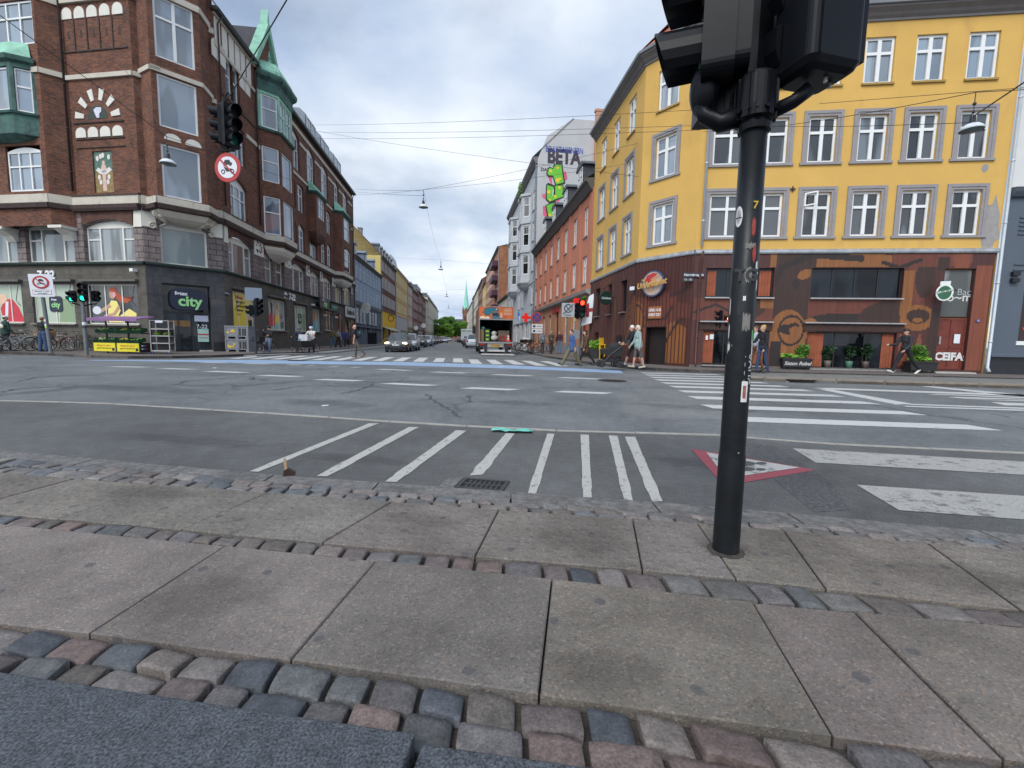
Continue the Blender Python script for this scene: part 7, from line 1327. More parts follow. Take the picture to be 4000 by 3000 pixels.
# -- the big near pole --
px_,py_=gp(2834,2152)[:2]
sp=root('traffic_light_pole',TM(px_,py_,0),label='big black traffic light pole in front with sticker remains, standing in the near slabs',cat='traffic light')
mb=MB();mb.lathe([(0,-.05),(.062,-.05),(.0595,.0),(.0590,.46),(.0552,.50),(.055,1.0),(.054,1.97),(0,1.97)],40);obj('pole',mb,POLEB,None,sp,smooth=True);obj('base_joint',MB().lathe([(.05,.0085),(.078,.0085),(.085,.004)],14),SOIL,None,sp)
a=math.radians(-112)   # side of the pole facing the camera
def onpole(z0,z1,t0,t1,m,name,r=.0668,n=10,jag=0,seed=1,oval=False):
    r-=.0110;q=random.Random(seed);mb=MB();vs=[]
    for i in range(n+1):
        t=a+math.radians(t0+(t1-t0)*i/n);j0,j1=q.uniform(-jag,jag),q.uniform(-jag,jag);e_=(1-math.sqrt(max(0,1-(2*i/n-1)**2)))*(z1-z0)/2*oval;j0+=e_;j1-=e_;vs+=[(r*math.cos(t),r*math.sin(t),z0+j0),(r*math.cos(t),r*math.sin(t),z1+j1)]
    mb.add(vs,[(2*i,2*i+2,2*i+3,2*i+1) for i in range(n)]);return obj(name,mb,m,None,sp)
o=onpole(.47,.95,-48,40,POLEB,'access_door',r=.0702);mb=MB();mb.tube([(.060*math.cos(a+.35),.060*math.sin(a+.35),.50),(.063*math.cos(a+.35),.063*math.sin(a+.35),.50)],.004,8);obj('bolt',mb,STEEL,None,sp)
STP=mat('sticker_paper',(.62,.61,.58),.6,.15,30);STG=mat('sticker_residue',(.17,.16,.15),.8,.35,40);STR=mat('sticker_red',(.28,.04,.03),.6,.3,30)
onpole(.735,.83,14,42,STP,'sticker',r=.0712);onpole(.752,.81,20,34,mat('sticker_print',(.3,.1,.08),.6,.6,120),'sticker',r=.0718)
onpole(1.515,1.605,-68,-28,STP,'sticker',oval=True);onpole(1.53,1.59,-60,-36,mat('sticker_blue_line',(.35,.35,.4),.6,.8,150),'sticker',r=.0672,oval=True);onpole(1.552,1.557,-64,-32,BLK,'sticker',r=.0678)
for i,(z0,z1,t0,t1,m,j) in enumerate(((1.47,1.55,12,30,STR,.01),(1.415,1.44,-8,36,STG,.006),(1.36,1.43,22,40,STR,.008),(1.33,1.36,44,56,STP,.006),(1.27,1.34,-4,28,STG,.008),(1.06,1.13,0,34,STG,.012),(1.07,1.12,8,26,mat('sticker_brown',(.12,.08,.05),.7,.5,60),.008),(1.19,1.21,-4,8,STP,.002),(1.12,1.19,-26,-10,BLK,.006),(1.0,1.06,50,60,mat('sticker_green',(.1,.35,.1),.6),.004),(.93,1.02,54,62,STP,.008),(1.13,1.2,-66,-60,STP,.008),(1.02,1.09,-66,-58,STP,.01),(.96,1.0,-64,-52,STP,.012),(.89,.93,50,60,mat('sticker_violet',(.3,.3,.5),.6),.004),(1.24,1.33,56,64,STP,.01),(.97,1.0,-52,-49,STP,.003),(.985,.995,-40,-36,STG,.003))): onpole(z0,z1,t0,t1,m,'sticker',jag=j,seed=i+9,r=.0672+.0004*(i%3),oval=(i%2==0)*.8)
def poletext(s,size,m,z,t,bold=0,tilt=0):
    tt=a+math.radians(t);M=wm(sp)@Matrix.Translation((.0572*math.cos(tt),.0572*math.sin(tt),z))@Matrix.Rotation(tt+math.pi/2,4,'Z')@Matrix.Rotation(R_(tilt),4,'Y');text('marker_lettering',s,size,m,M,sp,ext=.0006,bold=bold)
poletext('7',.045,mat('yellow_digit',(.5,.33,.03),.6),1.60,22,.001);poletext('TG',.07,BLK,1.30,4,.003)
poletext('YOUC',.05,mat('chalk_tag',(.35,.36,.36),.7),.885,36,.0005,90)
mb=MB();mb.lathe([(.054,1.92),(.066,1.925),(.070,1.95),(.062,1.965),(.076,1.975),(.080,2.02),(.078,2.14),(.07,2.155),(.04,2.16),(0,2.16)],20);
for k in range(10):
    t=2*math.pi*k/10;mb.box(.074,.086,-.012,.012,1.97,2.14,M=Matrix.Rotation(t,4,'Z'))
for k in range(5): t=a+(-.9+k*.45);mb.tube([(.076*math.cos(t),.076*math.sin(t),2.0),(.09*math.cos(t),.09*math.sin(t),2.0)],.008,6)
obj('clamp_collar',mb,SIGB,None,sp)
mb=MB();mb.tube([(-.06,.02,2.0),(-.13,.05,1.985),(-.19,.08,2.03),(-.21,.09,2.08)],[.045,.04,.035,.03],10);mb.tube([(.06,-.03,2.0),(.12,-.07,2.02),(.17,-.10,2.06)],[.03,.028,.03],10);mb.tube([(0,.1,2.0),(0,.16,2.04)],.03,8);obj('bracket_arms',mb,SIGB,None,sp,smooth=True)
# left head, facing left
M=wm(sp)@Matrix.Translation((-.205,.11,2.15))@Matrix.Rotation(R_(-112),4,'Z');sighead(sp,M,3,None,s=.112)
mb=MB();mb.ell((-.19,.10,2.15),(.062,.08,.12),16,12);obj('housing_foot',mb,SIGB,None,sp,smooth=True)
# middle head turned away from us
M=wm(sp)@Matrix.Translation((-.045,.17,2.06))@Matrix.Rotation(R_(178),4,'Z');mb=MB();mb.prism([(-.135,.0),(.135,.0),(.15,-.05),(.15,-.11),(.10,-.16),(-.10,-.16),(-.15,-.11),(-.15,-.05)],.0,1.1);mb.box(-.012,.012,.0,.012,0,1.1);mb.box(-.10,-.09,-.012,.22,0,1.1) if False else None
M2=wm(sp)@Matrix.Translation((-.03,.12,2.065))@Matrix.Rotation(R_(-6),4,'Z')
mb=MB();out=[(-.155,.16),(-.155,.02),(-.145,.0),(-.05,-.035),(.06,-.05),(.125,-.035),(.14,.0),(.14,.16)];mb.prism(out,.0,1.1);
for x,y in ((-.15,.012),(-.06,-.034),(-.052,-.037)): mb.prism([(x-.004,y-.006),(x+.004,y-.008),(x+.004,y),(x-.004,y)],.0,1.1)
obj('housing',mb,SIGB,M2,sp)
mb=MB();mb.box(.128,.142,-.045,.02,.0,1.1);obj('backplate_edge',mb,mat('edge_highlight',(.12,.13,.15),.35),M2,sp)  # pale strip: vertical highlight on the housing edge put into its colour
# right head, seen from behind
M3=wm(sp)@Matrix.Translation((.185,-.085,2.115))@Matrix.Rotation(R_(14),4,'Z')@Matrix.Scale(.9,4);mb=MB();lo=rr_(-.135,.15,-.12,.12,.04);
def loftz(mb,secs):
    n=len(secs[0][0]);vs=[(x,y,z) for o,z in secs for x,y in o];mb.add(vs,[(i*n+j,i*n+(j+1)%n,(i+1)*n+(j+1)%n,(i+1)*n+j) for i in range(len(secs)-1) for j in range(n)]+[tuple(range(n-1,-1,-1)),tuple(range((len(secs)-1)*n,len(secs)*n))])
sc=lambda o,k:[(x*k,y*k) for x,y in o]
loftz(mb,[(sc(lo,.72),-.028),(sc(lo,.9),-.008),(lo,.02),(lo,1.05)]);mb.box(.148,.172,-.10,.12,.03,1.05);mb.box(-.10,-.094,-.128,-.118,.02,1.05)
obj('housing',mb,SIGB,M3,sp);mb=MB();
for x,y in ((.02,-.05),(.08,-.02)): mb.lathe([(0,-.05),(.009,-.05),(.009,-.02),(0,-.02)],6,Matrix.Translation((x,y,0)))
obj('bolt',mb,STEEL,M3,sp)
mb=MB()
for z in (.14,.38,.62): mb.prism([(-.14,z-.08),(-.17,z-.02),(-.17,z+.08),(-.14,z+.1)],.05,.12,'y')
obj('visor',mb,SIGB,M3,sp)
# -- far corner signals --
def sgpole(px,py,z0,h,r,m,lab,cat='traffic light',nm='traffic_light'):
    x,y=gp(px,py,z0)[:2];s=root(nm,TM(x,y,z0),label=lab,cat=cat);pole(s,h,r,m);return s
s=sgpole(339,1388,0,2.35,.07,POLEG,'grey signal post with two small green-lit heads in front of the fruit stand');s['group']='far corner traffic lights'
M=wm(s);sighead(s,M@Matrix.Translation((-.42,-.05,2.25))@Matrix.Rotation(R_(8),4,'Z'),2,0,s=.085);sighead(s,M@Matrix.Translation((.12,-.1,2.28))@Matrix.Rotation(R_(18),4,'Z'),3,0,s=.105);sighead(s,M@Matrix.Translation((-.6,.1,2.3))@Matrix.Rotation(R_(-75),4,'Z'),2,None,s=.085);sighead(s,M@Matrix.Translation((.52,.1,2.3))@Matrix.Rotation(R_(75),4,'Z'),2,None,s=.085)
obj('arm',MB().tube([(-.55,.1,2.22),(-.2,.02,2.16),(0,0,2.1),(.2,.02,2.16),(.5,.1,2.22)],.03,8),SIGB,None,s);obj('sticker',MB().lathe([(.072,1.3),(.0735,1.3),(.0735,1.42),(.072,1.42)],12),PAP,None,s);obj('push_button_ring',MB().lathe([(.07,1.2),(.11,1.2),(.11,1.24),(.07,1.24)],12),BLK,None,s)
s=sgpole(1000,1384,0,3.0,.065,POLEN,'dark post with a square sign back and two unlit heads by the grey crates');s['group']='far corner traffic lights';M=wm(s)
sighead(s,M@Matrix.Translation((-.2,-.1,2.0))@Matrix.Rotation(R_(-55),4,'Z'),2,None,s=.1);sighead(s,M@Matrix.Translation((.26,-.02,2.05))@Matrix.Rotation(R_(75),4,'Z'),3,None,s=.11);obj('arm',MB().tube([(-.22,0,2.0),(0,0,1.92),(.26,0,2.05)],.03,8),SIGB,None,s)
obj('sign_back',MB().prism(rr_(-.38,.38,2.75,3.4,.05),-.1,-.075,'y'),mat('sign_back_blue_grey',(.17,.21,.27),.5,.1,3),M@Matrix.Rotation(R_(25),4,'Z'),s)
s=sgpole(2262,1395,0,2.45,.06,POLEG,'side street signal post with a glowing red light at the salmon house');s['group']='far corner traffic lights';M=wm(s)
sighead(s,M@Matrix.Translation((.07,-.12,2.4)),3,2,s=.14);sighead(s,M@Matrix.Translation((-.28,.02,2.35))@Matrix.Rotation(R_(-80),4,'Z'),3,None,s=.12);obj('arm',MB().tube([(-.25,0,2.35),(0,0,2.28),(.1,-.05,2.42)],.035,8),SIGB,None,s)
x,y=gp(2843,1436,0)[:2];s=root('traffic_light',TM(x,y,0),label='pedestrian signal with a red walking man behind the big near pole',cat='traffic light',group='far corner traffic lights');obj('pole',MB().lathe([(0,0),(.05,0),(.05,2.2),(0,2.2)],12),POLEG,None,s);M=wm(s)
sighead(s,M@Matrix.Translation((-.20,-.1,1.60))@Matrix.Rotation(R_(6),4,'Z'),2,1,s=.105,ped=True);sighead(s,M@Matrix.Translation((-.55,-.02,1.60))@Matrix.Rotation(R_(-75),4,'Z'),3,None,s=.095);obj('arm',MB().tube([(-.5,0,1.6),(0,0,1.5)],.025,8),SIGB,None,s)
# -- sign boards --
def novehicle(s,M,r,d,half=False):
    obj('ring',MB().prism([(r*math.cos(t),r*math.sin(t)) for t in [2*math.pi*i/36 for i in range(36)]],-.02,0,'y'),mat('sign_red',(.42,.03,.03)),M,s);obj('field',MB().prism([(.74*r*math.cos(t),.74*r*math.sin(t)) for t in [2*math.pi*i/32 for i in range(32)]],-.024,-.0205,'y'),PAP,M,s)
    k=r/.35;c=MB();q=lambda l:[(x*k,z*k) for x,z in l]
    c.prism(q([(-.11,.06),(.13,.06),(.13,.11),(.09,.12),(.06,.18),(-.06,.18),(-.09,.12),(-.12,.11)]),-.027,-.0245,'y');c.prism(q([(-.1,.03),(-.05,.03),(-.05,.06),(-.1,.06)]),-.027,-.0245,'y');c.prism(q([(.06,.03),(.11,.03),(.11,.06),(.06,.06)]),-.027,-.0245,'y');obj('car_symbol',c,BLK,M,s)
    c=MB();
    for x in (-.12,.13): c.torus((x*k,-.026,-.1*k),.045*k,.011*k,'y',16,5)
    c.prism(q([(-.08,-.02),(-.1,.02),(-.06,.01),(0,-.03),(.1,-.03),(.14,-.05),(.06,-.1),(-.03,-.1)]),-.028,-.0245,'y');obj('motorcycle_symbol',c,BLK,M,s)
    obj('slash',MB().prism(q([(-.2,.17),(-.17,.2),(.2,-.17),(.17,-.2)]),-.031,-.0285,'y'),mat('sign_red',(.42,.03,.03)),M,s)
x,y=gp(199,1379,0)[:2];s=root('no_motor_vehicles_sign',TM(x,y,0),label='white rectangular board with a no motor vehicles ring on a leaning grey post at left',cat='sign');obj('pole',MB().tube([(0,0,0),(-.15,0,2.55)],.075,14),POLEG,None,s);M=wm(s)@Matrix.Translation((-.08,-.09,3.08))@Matrix.Rotation(R_(24),4,'Z')@Matrix.Rotation(R_(-3),4,'Y')@Matrix.Scale(.82,4)
obj('board',MB().prism(rr_(-.5,.5,-.62,.62,.06),-.0,.03,'y'),mat('sign_board_white',(.72,.74,.78),.5,.03,2),M,s);novehicle(s,M@Matrix.Translation((0,-.001,.17)),.35,0)
obj('caption_frame',MB().prism([(-.40,-.5),(.40,-.5),(.40,-.24),(-.40,-.24)],-.006,0,'y'),mat('sign_red',(.42,.03,.03)),M,s);obj('caption_field',MB().prism([(-.385,-.485),(.385,-.485),(.385,-.255),(-.385,-.255)],-.010,-.0065,'y'),mat('sign_board_white',(.7,.7,.7)),M,s)
text('lettering','Busser i rute',.115,BLK,M@Matrix.Translation((0,-.012,-.32)),s,ext=.001,bold=.001);text('lettering','undtaget',.115,BLK,M@Matrix.Translation((0,-.012,-.43)),s,ext=.001,bold=.001)
for z,m in ((1.25,PAP),(1.45,PAP),(1.15,mat('sticker_lime',(.3,.6,.05),.6))): obj('sticker',MB().prism([(-.15*z/2.55-.03,-.0),(-.15*z/2.55+.05,0),(-.15*z/2.55+.05,.1),(-.15*z/2.55-.03,.08)],-.08,-.077,'y',Matrix.Translation((0,0,z))),m,None,s)
x,y=gp(2211,1398,0)[:2];s=root('parking_zone_sign',TM(x,y,0),label='grey square zone sign on a thin post before the salmon house',cat='sign');obj('pole',MB().lathe([(0,0),(.035,0),(.035,2.95),(0,2.95)],10),POLEG,None,s);ZG=mat('zone_grey',(.36,.38,.40),.5,.05,4)
M=wm(s)@Matrix.Translation((.03,-.06,2.75));obj('board',MB().prism(rr_(-.36,.36,-.42,.36,.03),-.02,0,'y'),ZG,M,s);obj('ring',MB().torus((0,-.03,.06),.22,.025,'y',28,5),mat('dark_symbol',(.06,.07,.08),.5),M,s);obj('bars',MB().prism([(-.3,-.25),(-.26,-.28),(.3,.28),(.26,.3)],-.045,-.036,'y').prism([(-.16,.2),(-.12,.22),(.14,-.1),(.1,-.12)],-.052,-.046,'y'),mat('dark_symbol',(.06,.07,.08)),M,s);text('lettering','Zone',.16,mat('dark_symbol',(.06,.07,.08)),M@Matrix.Translation((0,-.024,-.32)),s,ext=.002,bold=.003)
x,y=gp(2078,1374,0)[:2];s=root('no_stopping_sign',TM(x,y,0),label='blue and red no stopping disc above two white plates on a wide dark post',cat='sign');obj('pole',MB().lathe([(0,0),(.16,0),(.16,2.6),(.1,3.6),(0,3.6)],12),POLEG,None,s);M=wm(s)@Matrix.Translation((.33,-.2,2.85))
obj('ring',disc(.46,-.02,0),mat('sign_red',(.42,.03,.03)),M,s);obj('field',disc(.37,-.026,-.021),mat('sign_deep_blue',(.03,.05,.2),.5),M,s);obj('cross_bars',MB().prism([(-.3,-.26),(-.26,-.3),(.3,.26),(.26,.3)],-.032,-.027,'y').prism([(-.3,.26),(-.26,.3),(.3,-.26),(.26,-.3)],-.038,-.033,'y'),mat('sign_red',(.42,.03,.03)),M,s)
for z in (-.72,-1.12): obj('plate',MB().box(-.42,.5,-.02,0,z-.18,z+.18),PAP,M,s);obj('plate_symbol',MB().box(-.3,-.1,-.026,-.021,z-.08,z+.08).box(0,.4,-.026,-.021,z-.02,z+.02),BLK,M,s)
obj('meter_box',MB().box(.25,.7,-.1,.15,1.1,1.6),mat('box_grey',(.2,.21,.22),.6),TM(*gp(2211,1398,0)[:2],0),root('utility_box',TM(*gp(2211,1398,0)[:2],0),label='small grey box with a paper fixed beside the zone sign post',cat='box'))
# -- hanging signal over the road --
def gpD(px,py,D):
    r=RW@np.array([px-2000,-(py-1500),-FPX]);k=D/math.hypot(r[0],r[1]);return Vector((float(r[0]*k),float(r[1]*k),CAM_H+float(r[2]*k)))
c=gpD(880,490,14);hs=root('hanging_traffic_light',Matrix.Translation(c),label='pair of black signal heads hanging from a cable above a round no motor vehicles sign',cat='traffic light');M=wm(hs)
sighead(hs,M@Matrix.Translation((-.14,.0,-.5))@Matrix.Rotation(R_(-72),4,'Z'),3,None,s=.13);sighead(hs,M@Matrix.Translation((.2,-.05,-.55))@Matrix.Rotation(R_(62),4,'Z'),3,None,s=.14);obj('hanger',MB().box(-.05,.05,-.05,.05,-.58,.62).box(-.2,.2,-.03,.03,-.63,-.58).tube([(0,0,.6),(.04,0,.72),(.12,0,.8),(.14,0,.7)],.02,6),SIGB,None,hs)
c=gpD(891,655,14);ns=root('no_motor_vehicles_sign',Matrix.Translation(c)@Matrix.Rotation(R_(-7),4,'Z'),label='round red-ringed sign with car and motorcycle hanging under the overhead signal heads',cat='sign');novehicle(ns,wm(ns),.36,0);obj('back',disc(.36,0,.02),POLEG,None,ns);obj('hanger',MB().box(-.02,.02,-.0,.03,.36,.52),SIGB,None,ns)
WIRE=mat('wire_black',(.012,.012,.013),.6)
def fpt(fr,px,py,d=0):
    r=RW@np.array([px-2000,-(py-1500),-FPX]);n=fr.n;ax,ay=fr.a[0]+n[0]*d,fr.a[1]+n[1]*d;t=(ax*n[0]+ay*n[1])/(r[0]*n[0]+r[1]*n[1]);return Vector((float(r[0]*t),float(r[1]*t),CAM_H+float(r[2]*t)))
def wire(a,b,lab,r=.012,sag=0.,grp='overhead wires across the junction'):
    a,b=Vector(a),Vector(b);n=14;pts=[a.lerp(b,i/n)-Vector((0,0,4*sag*(i/n)*(1-i/n))) for i in range(n+1)];o=worldobj('overhead_wire',MB().tube(pts,r*.68,5),WIRE);tag(o,lab,'wire',grp);return o
hk=c+Vector((-.0,0,1.9));top=gpD(880,400,14)+Vector((.05,0,.05));q=gpD(1120,0,9.5);e=q+(q-top)*.6
wire(top,e,'thick dark cable running up from the hanging signal out of the top of the picture',.018)
wire(top,fpt(FR,870,440,.1),'thin cable from the hanging signal back to the brick wall',.01,.1)
for a,b,lab in (((1215,488),(2740,428),'highest thin wire from the brick building to the yellow facade'),((1230,515),(2730,490),'second wire from the brick dormers to the yellow corner hook'),((1205,540),(2735,508),'third wire just below the pair ending at the yellow corner hook'),((1200,505),(2495,690),'wire slanting down from the brick roof to the yellow side wall')): wire(fpt(FR,*a,.3),fpt(FC if b[0]<2500 else FA,*b,.2),lab,.012,.15)
for a,b,lab,r_ in (((1378,738),(1654,745),'short wire from the brick end wall to the central lamp',.012),((1378,748),(1654,765),'lower short wire from the brick end wall to the central lamp',.012)):
    wire(fpt(FR,*a,.1),gpD(*b,25),lab,r_,.05)
LAMPW=mat('lamp_white',(.62,.65,.68),.35,.05,3);LAMPG=mat('lamp_glass',(.10,.12,.12),.15)
def lamp(p,s,lab):
    M=Matrix.Translation(p)@Matrix.Diagonal((s,s,s,1));l=root('hanging_street_lamp',Matrix.Translation(p),label=lab,cat='street lamp',group='lamps hung on wires over the street')
    obj('shade',MB().lathe([(.0,.17),(.08,.165),(.16,.13),(.24,.06),(.265,.0),(.255,-.01)],24),LAMPW,M,l,smooth=True);obj('glass',MB().lathe([(.25,0),(.15,-.05),(0,-.07)],20),LAMPG,M,l,smooth=True);obj('neck',MB().lathe([(0,.36),(.06,.36),(.07,.3),(.075,.17),(0,.17)],12).tube([(0,0,.36),(0,0,.95)],.012,6).lathe([(0,.42),(.03,.43),(.04,.46),(.03,.49),(0,.5)],8).lathe([(0,.62),(.035,.63),(.045,.66),(.03,.7),(0,.7)],8),DARKM,M,l);return p+Vector((0,0,.95*s))
tL=lamp(gpD(657,640,14),.66,'white hanging lamp in front of the brick corner at left');tR=lamp(gpD(3795,508,11.5),.66,'large white hanging lamp in front of the yellow facade at right');
lamp_first=lamp(gpD(1654,810,26),1.0,'nearest of the lamps hung over the middle of the side street');lamp_second=lamp(gpD(1722,1053,46),1.0,'second lamp over the side street, above the passing cars');lamp_third=lamp(gpD(1745,1158,66),1.0,'third lamp over the side street');lamp(gpD(1752,1204,90),1.0,'farthest small lamp over the side street above the trees')
wire(tL,fpt(FCH,420,160,1.1),'wire from the left lamp up to the brick oriel',.01);wire(tL,gpD(0,60,11),'wire from the left lamp towards the upper left',.01);wire(tL,gpD(1300,760,22),'faint wire from the left lamp across the street mouth',.008)
wire(tR,fpt(FA,2745,515,.15),'wire from the right lamp to the hook on the yellow facade',.01,.15);wire(tR+Vector((0,0,-.4)),gpD(4100,255,9),'thick cable from the right lamp to the upper right',.016);wire(tR,gpD(4100,345,13),'thin wire from the right lamp out to the right',.01);wire(gpD(3200,405,13),gpD(4100,335,13),'thin wire crossing in front of the upper yellow windows',.008);wire(tR+Vector((0,0,-.5)),fpt(FA,2760,480,.15),'second thin wire from the right lamp to the yellow facade',.008,.1)
for p,a,b in ((lamp_first,(1385,760),(2490,560)),(lamp_second,(1500,1000),(2050,1035)),(lamp_third,(1560,1150),(1990,1120))):
    L1=fpt(FLB if p is not lamp_first else FR,a[0],a[1],.0);R1=fpt(FC if p is lamp_first else FRB,b[0],b[1],.0);wire(L1,p,'span wire from the left row of houses to a lamp over the side street' if p is lamp_first else ('wire from the left houses to the second street lamp' if p is lamp_second else 'wire from the left houses to the third street lamp'),.011,.1);wire(p,R1,{True:'span wire from the nearest street lamp to the yellow side wall'}.get(p is lamp_first,'wire from the %s street lamp to the right houses'%('second' if p is lamp_second else 'third')),.011,.1)
wire(lamp_first,fpt(FC,2450,640,.0),'lower span wire from the nearest street lamp to the yellow side wall',.01,.1)
wire(lamp_first,lamp_second,'wire running down the street between the first two lamps',.008,.5);wire(lamp_second,lamp_third,'wire running down the street between the second and third lamps',.008,.5)
# drains and covers
def grate(p,ang,w,l,z,lab,m=None,bars=8,cat='drain grate',rows=2):
    g=root('drain_grate',TM(p[0],p[1],z,ang),label=lab,cat=cat);mm=m or mat('cast_iron',(.045,.045,.047),.5,.25,9,metal=.6)
    mb=MB();mb.box(-w/2,w/2,-l/2,-l/2+.03,-.02,.006);mb.box(-w/2,w/2,l/2-.03,l/2,-.02,.006);mb.box(-w/2,-w/2+.03,-l/2+.03,l/2-.03,-.02,.006);mb.box(w/2-.03,w/2,-l/2+.03,l/2-.03,-.02,.006);obj('frame',mb,mm,None,g)
    mb=MB()
    for i in range(1,bars): x=-w/2+.03+(w-.06)*i/bars;mb.box(x-.008,x+.008,-l/2+.03,l/2-.03,-.02,.002)
    for k in range(1,rows): y=-l/2+l*k/rows;mb.box(-w/2+.03,w/2-.03,y-.012,y+.012,-.018,.003)
    obj('bars',mb,mm,None,g);obj('shaft_shade',MB().box(-w/2+.02,w/2-.02,-l/2+.02,l/2-.02,.0005-.0,.0012),mat('drain_shade',(.004,.004,.004),.9),None,g);return g  # flat black sheet under the bars stands in for the shade below
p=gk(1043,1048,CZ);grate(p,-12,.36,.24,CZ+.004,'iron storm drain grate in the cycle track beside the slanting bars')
obj('collar_stone',MB().box(-.3,-.19,-.13,.13,-.02,.004),KERBM,TM(p[0],p[1],CZ+.003,-12),root('drain_stone',TM(p[0],p[1],CZ+.003,-12),label='grey stone block on the left edge of the storm drain',cat='stone'))
def cover(p,r,z,lab,m):
    g=root('manhole_cover',TM(p[0],p[1],z),label=lab,cat='manhole cover');obj('cover',MB().lathe([(0,.006),(r*.86,.006),(r*.86,.002),(r*.9,.002),(r*.9,.008),(r,.008),(r,0)],28),m,None,g);mb=MB();
    for i in range(-3,4): mb.box(-r*.7,r*.7,i*r*.2-.012,i*r*.2+.012,.006,.011)
    obj('ribs',mb,m,None,g)
CI=mat('cast_iron',(.045,.045,.047));cover(gp(2392,1488,RZ),.40,RZ+.002,'dark round manhole cover near the start of the right zebra crossing',CI);cover(gp(1163,1409,RZ),.42,MZ+.001,'dark manhole cover lying in the blue cycle lane',CI)
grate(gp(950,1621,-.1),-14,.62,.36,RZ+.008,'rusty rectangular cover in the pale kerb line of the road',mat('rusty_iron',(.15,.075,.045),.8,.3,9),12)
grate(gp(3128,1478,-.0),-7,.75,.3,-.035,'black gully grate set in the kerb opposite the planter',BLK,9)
# litter
x,y=gp(2000,1688,CZ)[:2];mb=MB();r=random.Random(3);n=9;vs=[]
for i in range(n+1):
    for j in range(4): vs.append((-.24+.48*i/n+r.uniform(-.01,.01),-.07+.045*j+r.uniform(-.01,.01)+.02*math.sin(i),.012+r.uniform(0,.02)))
mb.add(vs,[(i*4+j,(i+1)*4+j,(i+1)*4+j+1,i*4+j+1) for i in range(n) for j in range(3)]);tag(obj('crumpled_wrapper',mb,mat('mint_plastic',(.10,.45,.36),.35,.25,12),TM(x,y,CZ+.005,-6)),'crumpled mint green wrapper lying on the kerb line',cat='litter')
x,y=gp(1124,1853,-.02)[:2];s=root('small_brush',TM(x,y,-.028,20),label='small dark brown brush-like object with a pale upright handle at the near kerb',cat='litter');obj('head',MB().prism([(-.03,0),(.05,0),(.05,.025),(.0,.055),(-.025,.04)],-.02,.02,'y'),mat('dark_brown',(.03,.015,.01),.7,.3,30),None,s);obj('handle',MB().prism([(-.02,.045),(.0,.045),(-.006,.1),(-.014,.135),(-.026,.12),(-.022,.08)],-.008,.008,'y'),mat('pale_wood',(.42,.27,.17),.6,.2,20),None,s)
for i,(a,b,z) in enumerate(((840,1438,RZ),(1270,1586,RZ),(3075,1492,RZ),(1818,1370,RZ),(1268,1586,RZ))):
    if i<4: x,y=gp(a,b,z)[:2];tag(obj('paper_scrap',MB().prism([(-.06,-.03),(.05,-.02),(.06,.03),(-.04,.035)],.0,.01),PAP,TM(x,y,z+.003,i*40)),['tiny white paper scrap on the road left of the centre','white speck of paper near the rusty cover','white crumpled scrap by the kerb grate','white scrap on the side street behind the truck'][i],cat='litter')
# ================= PEOPLE =================
HSK=mat('skin_light',(.50,.29,.21),.55,.08,12);HSKD=mat('skin_tanned',(.36,.19,.12),.55,.08,12)
def cm(name,c,rough=.85): return mat('cloth_'+name,c,rough,.22,9,bump=.4,bsc=35)
def fold(m): return m
class Sk:
    def __init__(s): s.mb=MB();s.seg=[]
    def cap(s,a,b,ra,rb,m,n=12):
        a,b=Vector(a),Vector(b);s.seg.append((a,b,ra,rb,m));d=(b-a);l=d.length;d=d.normalized() if l>1e-6 else Vector((0,0,1));pts=[];rs=[]
        for i in range(4): t=i/3*math.pi/2;pts.append(a-d*ra*math.cos(t));rs.append(max(.001,ra*math.sin(t)))
        for i in range(1,4): k=i/4;pts.append(a.lerp(b,k));rs.append(ra+(rb-ra)*k)
        for i in range(4): t=i/3*math.pi/2;pts.append(b+d*rb*math.sin(t));rs.append(max(.001,rb*math.cos(t)))
        s.mb.tube(pts,rs,n,cap=False)
    def ell(s,c,r,m,M=None,n=16,k=12): s.mb.ell(c,r,n,k,M);c2=(M@Vector(c)) if M is not None else Vector(c);s.seg.append((c2-Vector((0,0,r[2]*.45)),c2+Vector((0,0,r[2]*.45)),min(r[0],r[1])*1.0,min(r[0],r[1])*1.0,m))
def rotv(v,ax,deg): return Matrix.Rotation(R_(deg),4,ax)@Vector(v)
